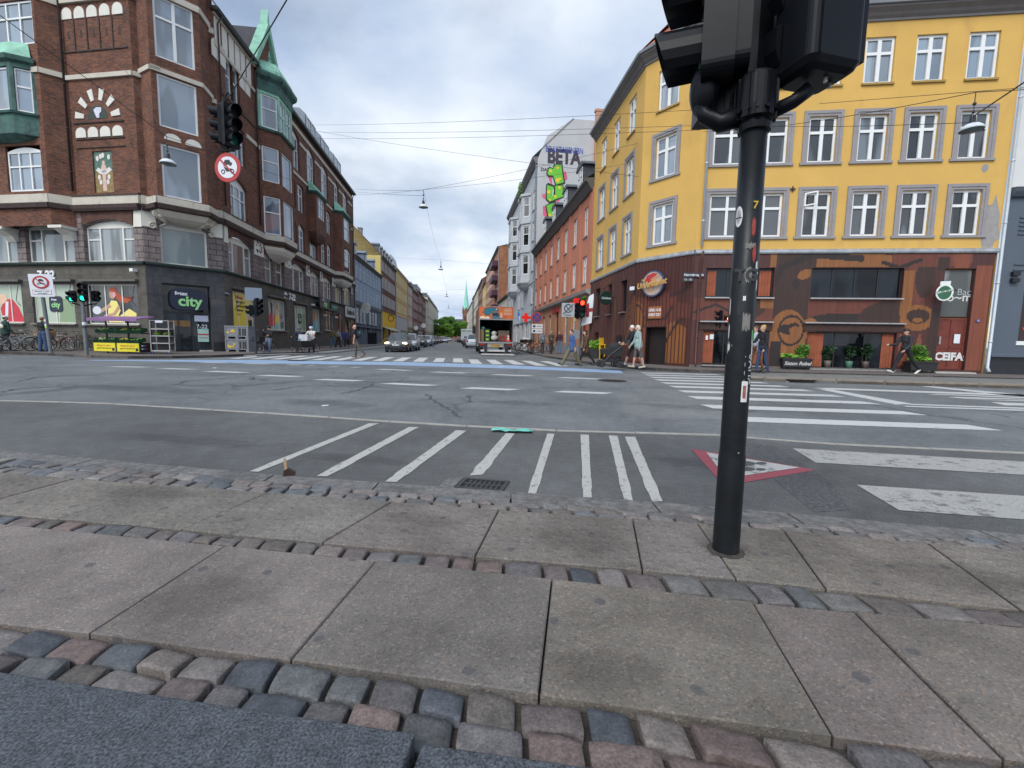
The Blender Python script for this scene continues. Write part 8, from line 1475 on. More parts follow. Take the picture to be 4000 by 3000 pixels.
def person(M,label,H=1.75,top='black',bot='navy',topc=(.02,.02,.02),botc=(.03,.04,.07),shoec=(.03,.03,.03),skin=None,hairc=(.05,.03,.02),hair='short',legs=((18,8),(-20,22)),arms=((-10,15,6),(10,20,6)),sleeve=1.0,shorts=False,lean=3,coat=0,turn=0,sit=False,group=None,wide=1.0,grip=False,extra=None,z0=0.,sock=None,bag=None,hat=None,loose=1.0,lift=None):
    """-y is forward. legs: (thigh forward deg, knee bend deg) right, left; arms: (upper arm forward deg, elbow bend, outward deg) right, left"""
    skin=skin or HSK;TOPM=cm(top,topc);BOTM=cm(bot,botc);SHM=cm('shoe%g'%(shoec[0]+shoec[1]*3),shoec,.6);mats=[skin,TOPM,BOTM,SHM];SK_,TP,BT,SH=0,1,2,3
    if sock: mats.append(cm('sock',sock));
    k=Sk();th,sh_=.245*H,.245*H;hipw=.052*H*wide
    # legs first, to find the ground
    low=[]
    feet=[]
    for side,(a,kn) in zip((-1,1),legs):
        hip=Vector((side*hipw,0,0));knee=hip+Vector((side*.005,-math.sin(R_(a)),-math.cos(R_(a))))*th;b=a-kn;ank=knee+Vector((0,-math.sin(R_(b)),-math.cos(R_(b))))*sh_;feet.append((hip,knee,ank,b));low.append(ank.z-.045*H)
    hz=-min(low) if lift is None else lift;O=Vector((0,0,hz))
    for side,(hip,knee,ank,b) in zip((-1,1),feet):
        hip,knee,ank=hip+O,knee+O,ank+O;lw=loose
        mk=BT
        k.cap(hip+Vector((0,0,.02)),knee,.052*H*wide*lw**.5,.036*H*lw,BT)
        if shorts:
            mid=knee.lerp(ank,.12);k.cap(knee,mid,.037*H*lw,.036*H*lw,BT);k.cap(mid,knee.lerp(ank,.35),.029*H,.031*H,SK_);k.cap(knee.lerp(ank,.35),ank.lerp(knee,.18),.031*H,.02*H,SK_);k.cap(ank.lerp(knee,.2),ank,.021*H,.021*H,4 if sock else SK_)
        else: k.cap(knee,knee.lerp(ank,.35),.035*H*lw,.034*H*lw,BT);k.cap(knee.lerp(ank,.35),ank+Vector((0,0,.0)),.034*H*lw,.027*H*lw**1.5,BT)
        fa=b*.5 if b<0 else b*.6;fd=Vector((0,-math.cos(R_(fa)),-math.sin(R_(-fa)) if False else math.sin(R_(fa))))
        if b<-20: fd=Vector((0,-math.cos(R_(-b*.9)),-math.sin(R_(-b*.9))))
        heel=ank+Vector((0,.02*H,-.022*H));toe=heel+fd*.125*H;k.cap(heel,toe,.023*H,.018*H,SH);k.cap(heel.lerp(toe,.3),toe,.022*H,.022*H,SH)
    # torso
    def T(v): return O+rotv(v,'X',-(-lean)) if False else O+rotv(v,'X',lean)
    SHZ=.285*H;shw=.108*H*wide
    k.ell((0,0,.015*H),(.092*H*wide,.066*H*wide,.075*H),BT,Matrix.Translation(O))
    RT=Matrix.Translation(O)@Matrix.Rotation(R_(lean),4,'X')
    k.ell((0,0,.10*H),(.086*H*wide,.06*H*wide,.09*H),TP,RT);k.ell((0,.004*H,.20*H),(.102*H*wide,.064*H*wide,.10*H),TP,RT);k.ell((0,.006*H,.265*H),(.105*H*wide,.052*H*wide,.045*H),TP,RT)
    if coat: k.cap(RT@Vector((-.035*H,0,.08*H)),O+Vector((-.04*H,0,-coat*H)),.07*H*wide,.072*H*wide,TP);k.cap(RT@Vector((.035*H,0,.08*H)),O+Vector((.04*H,0,-coat*H)),.07*H*wide,.072*H*wide,TP)
    else: k.cap(RT@Vector((-.03*H,0,.06*H)),RT@Vector((.03*H,0,.06*H)),.066*H*wide,.066*H*wide,TP)
    nk=RT@Vector((0,.004*H,.29*H));hd=nk+Vector((0,-.018*H,.095*H));k.cap(nk,hd-Vector((0,0,.03*H)),.034*H,.031*H,SK_);k.cap(RT@Vector((-.05*H,0,.275*H)),RT@Vector((.05*H,0,.275*H)),.032*H,.032*H,TP)
    HM=Matrix.Translation(hd)@Matrix.Rotation(R_(turn),4,'Z')
    k.ell((0,.004*H,.006*H),(.043*H,.052*H,.060*H),SK_,HM);k.ell((0,-.012*H,-.03*H),(.032*H,.036*H,.034*H),SK_,HM);k.cap(HM@Vector((0,-.047*H,.006*H)),HM@Vector((0,-.058*H,-.012*H)),.006*H,.0085*H,SK_);
    for sx in (-1,1): k.ell((sx*.044*H,.004*H,-.004*H),(.007*H,.013*H,.019*H),SK_,HM)
    # arms
    hands=[]
    for side,(a,e,o_) in zip((-1,1),arms):
        shp_=RT@Vector((side*shw,.004*H,.268*H));d=rotv(rotv((0,0,-1),'X',-a),'Y',-side*o_) ;d=Vector((d.x,d.y,d.z));
        d=Vector((side*math.sin(R_(o_)),-math.sin(R_(a))*math.cos(R_(o_)),-math.cos(R_(a))*math.cos(R_(o_))));el_=shp_+d*.172*H;b=a+e;d2=Vector((side*math.sin(R_(o_*.4))-(side*.35 if e>60 else 0),-math.sin(R_(b)),-math.cos(R_(b)))).normalized();wr=el_+d2*.15*H
        k.cap(RT@Vector((side*shw*.75,.004*H,.268*H)),shp_,.042*H,.036*H,TP);long=sleeve>=.95
        k.cap(shp_,el_ if sleeve>.5 else shp_.lerp(el_,.6),.035*H,.029*H,TP)
        if sleeve<=.5: k.cap(shp_.lerp(el_,.55),el_,.024*H,.022*H,SK_)
        if long: k.cap(el_,wr,.028*H,.022*H,TP)
        elif sleeve>.5: k.cap(el_,el_.lerp(wr,.45),.027*H,.026*H,TP);k.cap(el_.lerp(wr,.4),wr,.021*H,.015*H,SK_)
        else: k.cap(el_,wr,.022*H,.015*H,SK_)
        # hand: palm, four fingers, thumb
        nrm=Vector((side,0,0));fwd=d2;sd=fwd.cross(nrm).normalized();pal=wr+fwd*.028*H;k.cap(wr,pal+fwd*.012*H,.0135*H,.0165*H,SK_)
        for i in range(4):
            off=sd*(i-1.5)*.0098*H;L_f=(.036,.042,.039,.03)[i]*H;curl=35 if not grip else 70;p0=pal+fwd*.018*H+off;in_=-nrm
            p1=p0+(fwd*math.cos(R_(curl*.5))+in_*math.sin(R_(curl*.5)))*L_f*.5;p2=p1+(fwd*math.cos(R_(curl*1.2))+in_*math.sin(R_(curl*1.2)))*L_f*.5;k.cap(p0,p1,.0058*H,.0055*H,SK_,8);k.cap(p1,p2,.0055*H,.005*H,SK_,8)
        tb=wr+fwd*.012*H-sd*.014*H*(1);k.cap(tb,tb+fwd*.022*H-sd*.014*H,.0068*H,.006*H,SK_,8);k.cap(tb+fwd*.022*H-sd*.014*H,tb+fwd*.038*H-sd*.012*H-nrm*.01*H,.006*H,.0052*H,SK_,8);hands.append(pal)
    # fuse everything into one skin
    me0=bpy.data.meshes.new('tmp');me0.from_pydata(k.mb.v,[],k.mb.f);to=bpy.data.objects.new('tmp',me0);COL.objects.link(to)
    rm=to.modifiers.new('r','REMESH');rm.mode='VOXEL';rm.voxel_size=.0105;smo=to.modifiers.new('s','SMOOTH');smo.factor=.5;smo.iterations=4
    dg=bpy.context.evaluated_depsgraph_get();dg.update();me=bpy.data.meshes.new_from_object(to.evaluated_get(dg));bpy.data.objects.remove(to);bpy.data.meshes.remove(me0);me.name='person'
    me.materials.clear();[me.materials.append(m) for m in mats]
    nP=len(me.polygons);C=np.empty(nP*3);me.polygons.foreach_get('center',C);C=C.reshape(-1,3);best=np.full(nP,1e9);idx=np.zeros(nP,dtype=np.int32)
    for a,b,ra,rb,m in k.seg:
        A=np.array(a);B=np.array(b);D=B-A;L2=max(1e-9,D@D);t=np.clip((C-A)@D/L2,0,1);dist=np.linalg.norm(C-(A+t[:,None]*D),axis=1)-(ra+(rb-ra)*t);u=dist<best-1e-4;best[u]=dist[u];idx[u]=m
    me.polygons.foreach_set('material_index',idx);me.polygons.foreach_set('use_smooth',[True]*nP)
    # cloth folds
    V=np.empty(len(me.vertices)*3);me.vertices.foreach_get('co',V);V=V.reshape(-1,3);fl=.0035*np.sin(V[:,2]*46+V[:,0]*31+6*np.sin(V[:,1]*22))*(V[:,2]<hz+.28*H)*(V[:,2]>.12);nn=np.empty(len(me.vertices)*3);me.vertices.foreach_get('normal',nn);nn=nn.reshape(-1,3);ism=np.zeros(len(V));
    V=V+nn*fl[:,None];me.vertices.foreach_set('co',V.ravel());me.update()
    o=put('person',me,M,None,label=label,cat='person');
    if group: o['group']=group
    HC=mat('hair%g'%(hairc[0]*3+hairc[1]),hairc,.75,.3,30,bump=.6,bsc=60)
    if hair!='bald':
        mb=MB();mb.ell((0,.012*H,.018*H),(.0475*H,.054*H,.055*H),18,12,HM)
        # keep the face free
        if hair=='long': mb.ell((0,.032*H,-.03*H),(.046*H,.035*H,.075*H),14,10,HM)
        if hair=='bob': mb.ell((0,.025*H,-.012*H),(.053*H,.045*H,.058*H),14,10,HM)
        if hair=='bun': mb.ell((0,.045*H,.055*H),(.022*H,.022*H,.022*H),12,8,HM)
        obj('hair',mb,HC,M,o,smooth=True)
    mb=MB();
    for sx in (-1,1): mb.ell((sx*.017*H,-.0455*H,.006*H),(.0055*H,.004*H,.0035*H),8,6,HM)
    obj('eyes',mb,mat('eye_dark',(.015,.01,.01),.3),M,o,smooth=True);obj('mouth',MB().ell((0,-.0465*H,-.034*H),(.012*H,.004*H,.003*H),8,6,HM),mat('lips',(.3,.1,.09),.5),M,o,smooth=True)
    if hat:
        kind,hc=hat;mb=MB();hm=mat('hat%g'%(hc[0]*2+hc[2]),hc,.6,.1,9)
        if kind=='helmet': mb.ell((0,.008*H,.028*H),(.062*H,.078*H,.05*H),18,12,HM);
        else: mb.ell((0,.008*H,.034*H),(.050*H,.058*H,.042*H),16,10,HM);mb.ell((0,-.055*H,.022*H),(.038*H,.035*H,.008*H),12,6,HM)
        obj('hat',mb,hm,M,o,smooth=True)
    if bag:
        kind,bc=bag;bm_=mat('bag%g'%(bc[0]+2*bc[1]+bc[2]),bc,.8,.25,9,bump=.4)
        if kind=='backpack': mb=MB();mb.ell((0,.10*H,.17*H),(.082*H,.058*H,.115*H),14,10,RT);mb.ell((0,.135*H,.13*H),(.06*H,.035*H,.06*H),12,8,RT);mb.tube([RT@Vector((-.06*H,-.06*H,.12*H)),RT@Vector((-.065*H,-.055*H,.24*H)),RT@Vector((-.06*H,.03*H,.31*H))],.012*H,6);mb.tube([RT@Vector((.06*H,-.06*H,.12*H)),RT@Vector((.065*H,-.055*H,.24*H)),RT@Vector((.06*H,.03*H,.31*H))],.012*H,6);obj('backpack_panel',MB().ell((.02*H,.15*H,.2*H),(.05*H,.03*H,.05*H),12,8,RT),mat('bag_green',(.01,.16,.09),.7,.2,9),M,o,smooth=True) if bc[1]<.03 and bc[2]>.03 else None
        elif kind=='sling': mb=MB();mb.ell((.03*H,.09*H,.16*H),(.085*H,.03*H,.06*H),14,10,RT@Matrix.Rotation(R_(-25),4,'Y'));mb.tube([RT@Vector((.1*H,.05*H,.22*H)),RT@Vector((.05*H,-.065*H,.27*H)),RT@Vector((-.085*H,-.04*H,.13*H)),RT@Vector((-.06*H,.07*H,.12*H))],.01*H,6)
        else: mb=MB();mb.ell((-.1*H,.05*H,.03*H),(.035*H,.065*H,.06*H),12,8,RT);mb.tube([RT@Vector((-.09*H,.06*H,.08*H)),RT@Vector((.02*H,.075*H,.2*H)),RT@Vector((.09*H,.02*H,.3*H)),RT@Vector((.04*H,-.06*H,.22*H)),RT@Vector((-.09*H,-.03*H,.08*H))],.007*H,6)
        obj('bag',mb,bm_,M,o,smooth=True)
    return o
def at(px,py,z,face): x,y=gp(px,py,z)[:2];return TM(x,y,z,face)   # face: degrees, 0 looks towards the camera side (-y), 90 looks to the right (+x)
person(at(1390,1397,RZ,-92),'bald man in navy t-shirt with a green and black backpack crossing the zebra',H=1.78,top='navy_tee',topc=(.012,.015,.028),bot='grey_trousers',botc=(.075,.068,.06),shoec=(.16,.07,.03),hair='bald',legs=((4,2),(-30,12)),arms=((5,15,5),(-8,18,5)),sleeve=.4,bag=('backpack',(.012,.014,.04)),lean=2,loose=1.1)
person(at(2232,1429,RZ,-75),'person in blue shirt and baggy olive trousers striding left at the right kerb',H=1.72,top='blue_shirt',topc=(.05,.10,.24),bot='olive',botc=(.13,.12,.07),shoec=(.018,.016,.015),hairc=(.05,.03,.02),legs=((30,2),(-24,8)),arms=((-5,12,8),(-12,10,8)),sleeve=.8,coat=.05,loose=1.35,turn=20)
person(at(2285,1428,RZ,-75),'person in brown coat mostly hidden behind the one in the blue shirt',H=1.66,top='brown_coat',topc=(.10,.05,.03),bot='black_trousers',botc=(.02,.02,.022),hairc=(.02,.015,.012),hair='bob',legs=((20,2),(-26,10)),arms=((-5,12,6),(10,12,6)),coat=.12)
person(at(2490,1437,0,-88),'grey-haired woman in pale mint jacket and grey knee shorts',H=1.66,top='mint',topc=(.30,.40,.38),bot='grey_shorts',botc=(.09,.09,.092),shoec=(.45,.42,.33),hairc=(.55,.53,.45),hair='bob',legs=((12,4),(-12,6)),arms=((10,25,8),(-4,10,8)),shorts=True,lean=5,coat=.03,wide=1.12)
person(at(2470,1433,0,-86),'white-haired man in black jacket and shorts behind the stroller handle',H=1.72,top='black_jacket',topc=(.012,.014,.02),bot='black_shorts',botc=(.02,.02,.025),shoec=(.02,.02,.02),hairc=(.62,.60,.55),legs=((22,4),(-22,10)),arms=((28,38,5),(28,38,5)),shorts=True,sock=(.6,.6,.6),lean=8,grip=True,bag=('backpack',(.015,.015,.02)))
person(at(2972,1455,0,-80),'blonde woman in black vest over white sleeves and jeans walking left by the bar',H=1.68,top='black_vest',topc=(.014,.014,.017),bot='jeans',botc=(.03,.05,.10),hairc=(.45,.27,.10),hair='bun',legs=((10,2),(-10,6)),arms=((25,45,8),(5,20,8)),lean=2)
person(at(2945,1450,0,-80),'person in white striped top half hidden beyond the blonde woman',H=1.66,top='white_top',topc=(.45,.47,.55),bot='rust_skirt',botc=(.22,.09,.04),hairc=(.12,.06,.03),legs=((8,2),(-16,8)),arms=((30,70,6),(0,15,6)),coat=.0)
person(at(3528,1459,0,-85),'man in black cap and dark striped jacket striding past the second planter',H=1.74,top='dark_jacket',topc=(.025,.026,.032),bot='black_jeans',botc=(.014,.016,.02),shoec=(.6,.6,.52),hairc=(.02,.015,.01),legs=((26,3),(-30,14)),arms=((30,55,8),(15,35,8)),hat=('cap',(.02,.02,.022)),lean=2)
person(at(2118,1381,0,20),'woman with brown cardigan round her waist, left of three people by the salmon house',H=1.68,top='bluegrey_top',topc=(.16,.19,.23),bot='dark_trousers',botc=(.05,.04,.032),hairc=(.2,.08,.035),hair='long',legs=((2,2),(-3,4)),arms=((15,85,10),(15,60,10)),coat=.02,turn=-50)
person(at(2152,1382,0,15),'man in brown jacket with joined hands, middle of three by the salmon house',H=1.70,top='brown_jacket',topc=(.09,.06,.045),bot='brown_trousers',botc=(.05,.038,.03),skin=HSKD,hair='bald',legs=((4,2),(-6,6)),arms=((15,75,12),(15,75,12)),coat=.05)
person(at(2184,1382,0,-15),'man in dark maroon jumper and jeans, right of three by the salmon house',H=1.70,top='maroon_jumper',topc=(.055,.018,.028),bot='light_jeans',botc=(.12,.19,.30),hairc=(.18,.10,.05),legs=((3,2),(-4,4)),arms=((5,30,10),(5,30,10)),turn=30)
person(at(28,1372,0,160),'person in dark green jacket and white cap with a cream sling bag',H=1.74,top='dark_green',topc=(.012,.045,.035),bot='black_trousers',botc=(.014,.014,.016),shoec=(.02,.02,.025),hair='short',legs=((6,2),(-8,8)),arms=((5,25,8),(5,20,8)),hat=('cap',(.6,.6,.58)),bag=('sling',(.55,.52,.42)),coat=.03,wide=1.1)
person(at(172,1373,0,175),'man in black jumper and wide blue jeans seen from behind beside the leaning sign post',H=1.72,top='black_jumper',topc=(.012,.012,.015),bot='blue_jeans',botc=(.045,.08,.16),hairc=(.15,.06,.03),legs=((3,2),(-4,4)),arms=((12,70,8),(12,70,8)),loose=1.4,wide=1.12,hat=('cap',(.25,.12,.07)))
for px,py,f,lab,kw in ((1301,1357,170,'man in olive brown jacket and jeans on the left pavement',dict(top='olive_jacket',topc=(.13,.09,.035),bot='jeans2',botc=(.06,.12,.2),hairc=(.1,.06,.04),hat=('cap',(.05,.045,.03)))),(1322,1357,165,'woman in grey top and black trousers with a crossbody bag on the left pavement',dict(top='grey_top',topc=(.28,.27,.25),bot='black_wide',botc=(.015,.015,.02),hairc=(.25,.10,.05),hair='bun',bag=('side',(.02,.025,.04)),loose=1.3)),(1343,1353,170,'person in bright blue coat farther along the left pavement',dict(top='blue_coat',topc=(.04,.08,.25),bot='jeans3',botc=(.07,.1,.2),hairc=(.1,.07,.05))),(1355,1354,165,'person in purple-blue coat and black trousers beside the blue-coated one',dict(top='violet_coat',topc=(.07,.06,.16),bot='black_trousers',botc=(.014,.014,.016),hairc=(.4,.3,.2),coat=.05))):
    person(at(px,py,0,f),lab,H=1.68,legs=((14,3),(-16,8)),arms=((8,15,8),(-8,15,8)),**kw)
# ================= BICYCLES =================
RUB=mat('rubber',(.015,.015,.016),.8);CHR=mat('chrome',(.45,.45,.46),.25,.1,9,metal=.9)
BK={}
def bike_meshes():
    if BK: return BK
    r=.335;
    mb=MB();mb.torus((0,0,0),r,.019,'y',32,7);BK['tyre']=mb.mesh('tyre',RUB,True)
    mb=MB();mb.torus((0,0,0),r-.025,.010,'y',32,6);BK['rim']=mb.mesh('rim',CHR,True)
    mb=MB();
    for i in range(18): t=2*math.pi*i/18;mb.tube([(0,.02*(-1)**i,0),((r-.03)*math.cos(t),0,(r-.03)*math.sin(t))],.0016,4)
    mb.tube([(0,-.04,0),(0,.04,0)],.02,8);BK['spokes']=mb.mesh('spokes',CHR)
    return BK
def bike(M,frame,label,fc,basket=None,city=True,rim=None,ms=1.0,group='bicycles parked along the walls',lean=0,rack=True,pannier=None):
    b=root('bicycle',M@Matrix.Rotation(R_(lean),4,'X'),label=label,cat='bicycle',group=group);F=mat('bike_'+frame,fc,.35,.1,8,spec=.6);W=bike_meshes();Mb=wm(b)
    for x in (-.53,.55):
        w=put('wheel',W['tyre'],Mb@Matrix.Translation((x,0,.355)),b);put('rim',W['rim'],wm(w),w);put('spokes',W['spokes'],wm(w),w)
    bb=(-.08,0,.29);st=(-.22,0,.78) if not city else (-.21,0,.72);hd=(.36,0,.80);hd2=(.40,0,.62);ra=(-.53,0,.355);fa=(.55,0,.355)
    mb=MB();mb.tube([bb,st],.016,8);mb.tube([bb,hd2],.019,8);
    if city: mb.tube([(-.14,0,.48),(.1,0,.5),hd2],.017,8);mb.tube([(-.19,0,.62),hd],.014,8)
    else: mb.tube([st,hd],.017,8)
    for y in (-.05,.05): mb.tube([(bb[0],y*.6,bb[2]),(ra[0],y,ra[2])],.009,6);mb.tube([(st[0],y*.3,st[2]-.06),(ra[0],y,ra[2])],.008,6);mb.tube([(hd2[0],y*.6,hd2[2]-.02),(.43,y,.55),(fa[0],y,fa[2])],.011,6)
    mb.tube([hd2,(.345,0,.87)],.019,8);obj('frame',mb,F,Mb,b,smooth=True)
    mb=MB();hx,hz=.33,.99;mb.tube([(.345,0,.86),(hx,0,hz)],.012,6);mb.tube([(hx-.16,-.28,hz+.02),(hx-.04,-.22,hz+.03),(hx+.02,0,hz),(hx-.04,.22,hz+.03),(hx-.16,.28,hz+.02)],.011,6);obj('handlebar',mb,CHR,Mb,b,smooth=True)
    mb=MB();
    for y in (-.28,.28): mb.tube([(hx-.17,y,hz+.02),(hx-.06,y*.88,hz+.028)],.017,6)
    obj('grips',mb,RUB,Mb,b)
    mb=MB();mb.tube([st,(-.24,0,.86)],.012,6);mb.ell((-.27,0,.885),(.14,.075,.032),12,8);mb.ell((-.16,0,.885),(.07,.03,.02),10,6);obj('saddle',mb,RUB,Mb,b,smooth=True)
    mb=MB();mb.torus((bb[0],-.06,bb[2]),.085,.008,'y',20,5);mb.tube([(bb[0]+.1,-.10,bb[2]-.13),(bb[0],-.07,bb[2]),(bb[0],.07,bb[2]),(bb[0]-.1,.1,bb[2]+.13)],.009,5);mb.box(bb[0]+.05,bb[0]+.15,-.19,-.1,bb[2]-.145,bb[2]-.12);mb.box(bb[0]-.15,bb[0]-.05,.1,.19,bb[2]+.12,bb[2]+.145);mb.tube([(bb[0],-.06,bb[2]+.085),(ra[0],-.06,ra[2]+.03)],.004,4);mb.tube([(bb[0],-.06,bb[2]-.085),(ra[0],-.06,ra[2]-.03)],.004,4);obj('crankset',mb,DARKM,Mb,b)
    mb=MB()
    for x,a0,a1 in ((-.53,20,200),(.55,40,190)): pts=[(x+.375*math.cos(R_(t)),0,.355+.375*math.sin(R_(t))) for t in range(a0,a1+1,20)];mb.tube(pts,.014,5)
    obj('mudguards',mb,F if city else DARKM,Mb,b)
    if rack: mb=MB();mb.box(-.85,-.35,-.06,-.05,.72,.735);mb.box(-.85,-.35,.05,.06,.72,.735);mb.box(-.85,-.84,-.06,.06,.72,.735);mb.tube([(-.7,-.055,.72),(-.53,-.06,.36)],.006,4);mb.tube([(-.7,.055,.72),(-.53,.06,.36)],.006,4);obj('rack',mb,DARKM,Mb,b)
    if basket: mb=MB();mb.prism([(.42,-.2),(.80,-.2),(.80,.2),(.42,.2)],.74,.76);mb.prism([(.40,.2),(.82,.2),(.84,.23),(.38,.23)],.76,1.02);mb.prism([(.40,-.2),(.82,-.2),(.84,-.23),(.38,-.23)],.76,1.02);mb.box(.82,.85,-.2,.2,.76,1.02);mb.box(.38,.41,-.2,.2,.76,1.02);obj('basket',mb,basket,Mb,b)
    if pannier: mb=MB();mb.ell((-.62,-.12,.62),(.2,.08,.16),12,8);obj('pannier',mb,pannier,Mb,b,smooth=True)
    return b
BLKB=mat('basket_black',(.015,.015,.016),.8,.3,30,bump=.8,bsc=80);WICK=mat('wicker',(.33,.19,.09),.85,.35,30,bump=.8,bsc=60)
for px,py,z,rz,fr_,fc,lab,kw in (
 (62,1373,0,75,'silver',(.35,.36,.37),'silver city bike among the left cluster behind the green-jacketed person',dict(city=True,lean=6)),
 (100,1372,0,60,'silver',(.35,.36,.37),'grey bike in the left cluster with a wicker load',dict(basket=WICK,lean=5)),
 (128,1371,0,42,'black',(.012,.012,.014),'black bike with a brown basket at the left of the man in jeans',dict(basket=WICK,lean=5)),
 (218,1370,0,20,'red',(.2,.03,.03),'dark bike with red saddle bag just right of the leaning sign post',dict(city=True)),
 (248,1369,0,165,'silver2',(.3,.31,.33),'silver and red bike with a long straight handlebar',dict(city=False)),
 (325,1368,0,172,'black',(.012,.012,.014),'black diamond frame bike against the wall behind the signal post',dict(city=False)),
 (1022,1363,0,-50,'black',(.012,.012,.014),'black bike with a crate bag right of the grey crates',dict(pannier=BLKB)),
 (1118,1352,0,-50,'green',(.05,.45,.02),'bright green bike behind the dark-clad cyclist',dict(city=True)),
 (1095,1356,0,-45,'black',(.012,.012,.014),'black bike leaning beside the green one',dict()),
 (1228,1351,0,-45,'silver',(.35,.36,.37),'grey bike parked right of the cargo bike rider',dict(city=False)),
 (1250,1350,0,-40,'black',(.012,.012,.014),'dark bike with white tyres by the far shop windows',dict()),
 (1275,1347,0,-40,'blue',(.08,.16,.3),'blue-rimmed bike nearest the walking couple on the left pavement',dict()),
 (1392,1340,0,-60,'black',(.012,.012,.014),'dark bike standing by the steps of the blue terrace',dict(city=True)),
 (2073,1378,0,150,'orange',(.55,.15,.04),'orange bike at the foot of the no stopping post',dict(city=True,basket=BLKB)),
 (2095,1377,0,160,'orange',(.55,.15,.04),'second orange bike, right of the no stopping post',dict(city=True,basket=BLKB)),
 (2050,1378,0,30,'black',(.012,.012,.014),'black bike on the kerb left of the orange ones',dict(city=False)),
 (2168,1374,0,20,'pink',(.5,.2,.25),'pink and black bike behind the man in the maroon jumper',dict())): bike(at(px,py,z,rz),fr_,lab,fc,**kw)
# riders
Mb=at(1042,1385,RZ,-98);bk=bike(Mb,'black',"black bicycle with a big front basket ridden by the dark-clad cyclist",(.012,.012,.014),basket=BLKB,group='bicycles being ridden on the zebra');
person(Mb@Matrix.Rotation(R_(90),4,'Z')@Matrix.Translation((0,.22,.0)),'cyclist in black jumper with a hand at the face, astride the black bike',H=1.76,top='black_jumper',topc=(.012,.012,.015),bot='greyblue_jeans',botc=(.12,.15,.22),hat=('helmet',(.015,.015,.018)),legs=((42,48),(14,14)),arms=((38,118,8),(35,60,14)),lean=-6,lift=.86,loose=1.3)
Mb=at(1215,1382,RZ,-100);bike(Mb,'black','black cargo bike seen behind its box, ridden by the man in the white t-shirt',(.012,.012,.014),basket=None,group='bicycles being ridden on the zebra')
person(Mb@Matrix.Rotation(R_(90),4,'Z')@Matrix.Translation((0,.2,.0)),'man in white t-shirt and white helmet riding the cargo bike',H=1.80,top='white_tee',topc=(.58,.56,.54),bot='black_trousers',botc=(.014,.014,.016),hat=('helmet',(.55,.62,.7)),legs=((35,40),(8,8)),arms=((48,22,16),(48,22,16)),sleeve=.4,lean=12,lift=.90,grip=True,wide=1.1)
person(at(1172,1376,RZ,0)@Matrix.Translation((0,0,0)),'person in blue cap and dark top riding behind the white helmeted man',H=1.72,top='dark_blue_top',topc=(.03,.04,.08),bot='dark_jeans',botc=(.02,.03,.05),hat=('helmet',(.06,.12,.22)),legs=((30,35),(6,6)),arms=((45,25,12),(45,25,12)),lean=8,lift=.88)
bx=root('cargo_box',Mb@Matrix.Translation((.95,.05,0)),label='black cargo bike box with a small wheel at each side and a child inside',cat='cargo box');M=wm(bx)
obj('box',MB().prism([(-.45,.42),(.42,.42),(.55,.82),(-.5,.82)],-.33,.33,'y'),BLKB,M,bx);obj('rail',MB().box(-.5,.5,-.36,-.33,.36,.41).box(-.5,.5,.33,.36,.36,.41),STEEL,M,bx)
for y in (-.42,.42): w=put('wheel',BK['tyre'],M@Matrix.Translation((.1,y,.27))@Matrix.Scale(.74,4),bx);put('spokes',BK['spokes'],wm(w),w)
obj('hood',MB().prism([(-.5,.82),(-.1,.82),(-.15,1.2),(-.45,1.2)],-.3,.3,'y'),mat('pale_hood',(.45,.46,.48),.7,.2,9),M,bx)
person(M@Matrix.Translation((.18,0,.38))@Matrix.Rotation(R_(90),4,'Z'),'small child with a bright blue helmet sitting in the cargo box',H=1.0,top='checked_child',topc=(.25,.25,.28),bot='child_trousers',botc=(.03,.03,.04),hat=('helmet',(.04,.32,.6)),legs=((80,80),(80,80)),arms=((30,60,8),(30,60,8)),lean=2,lift=.12)
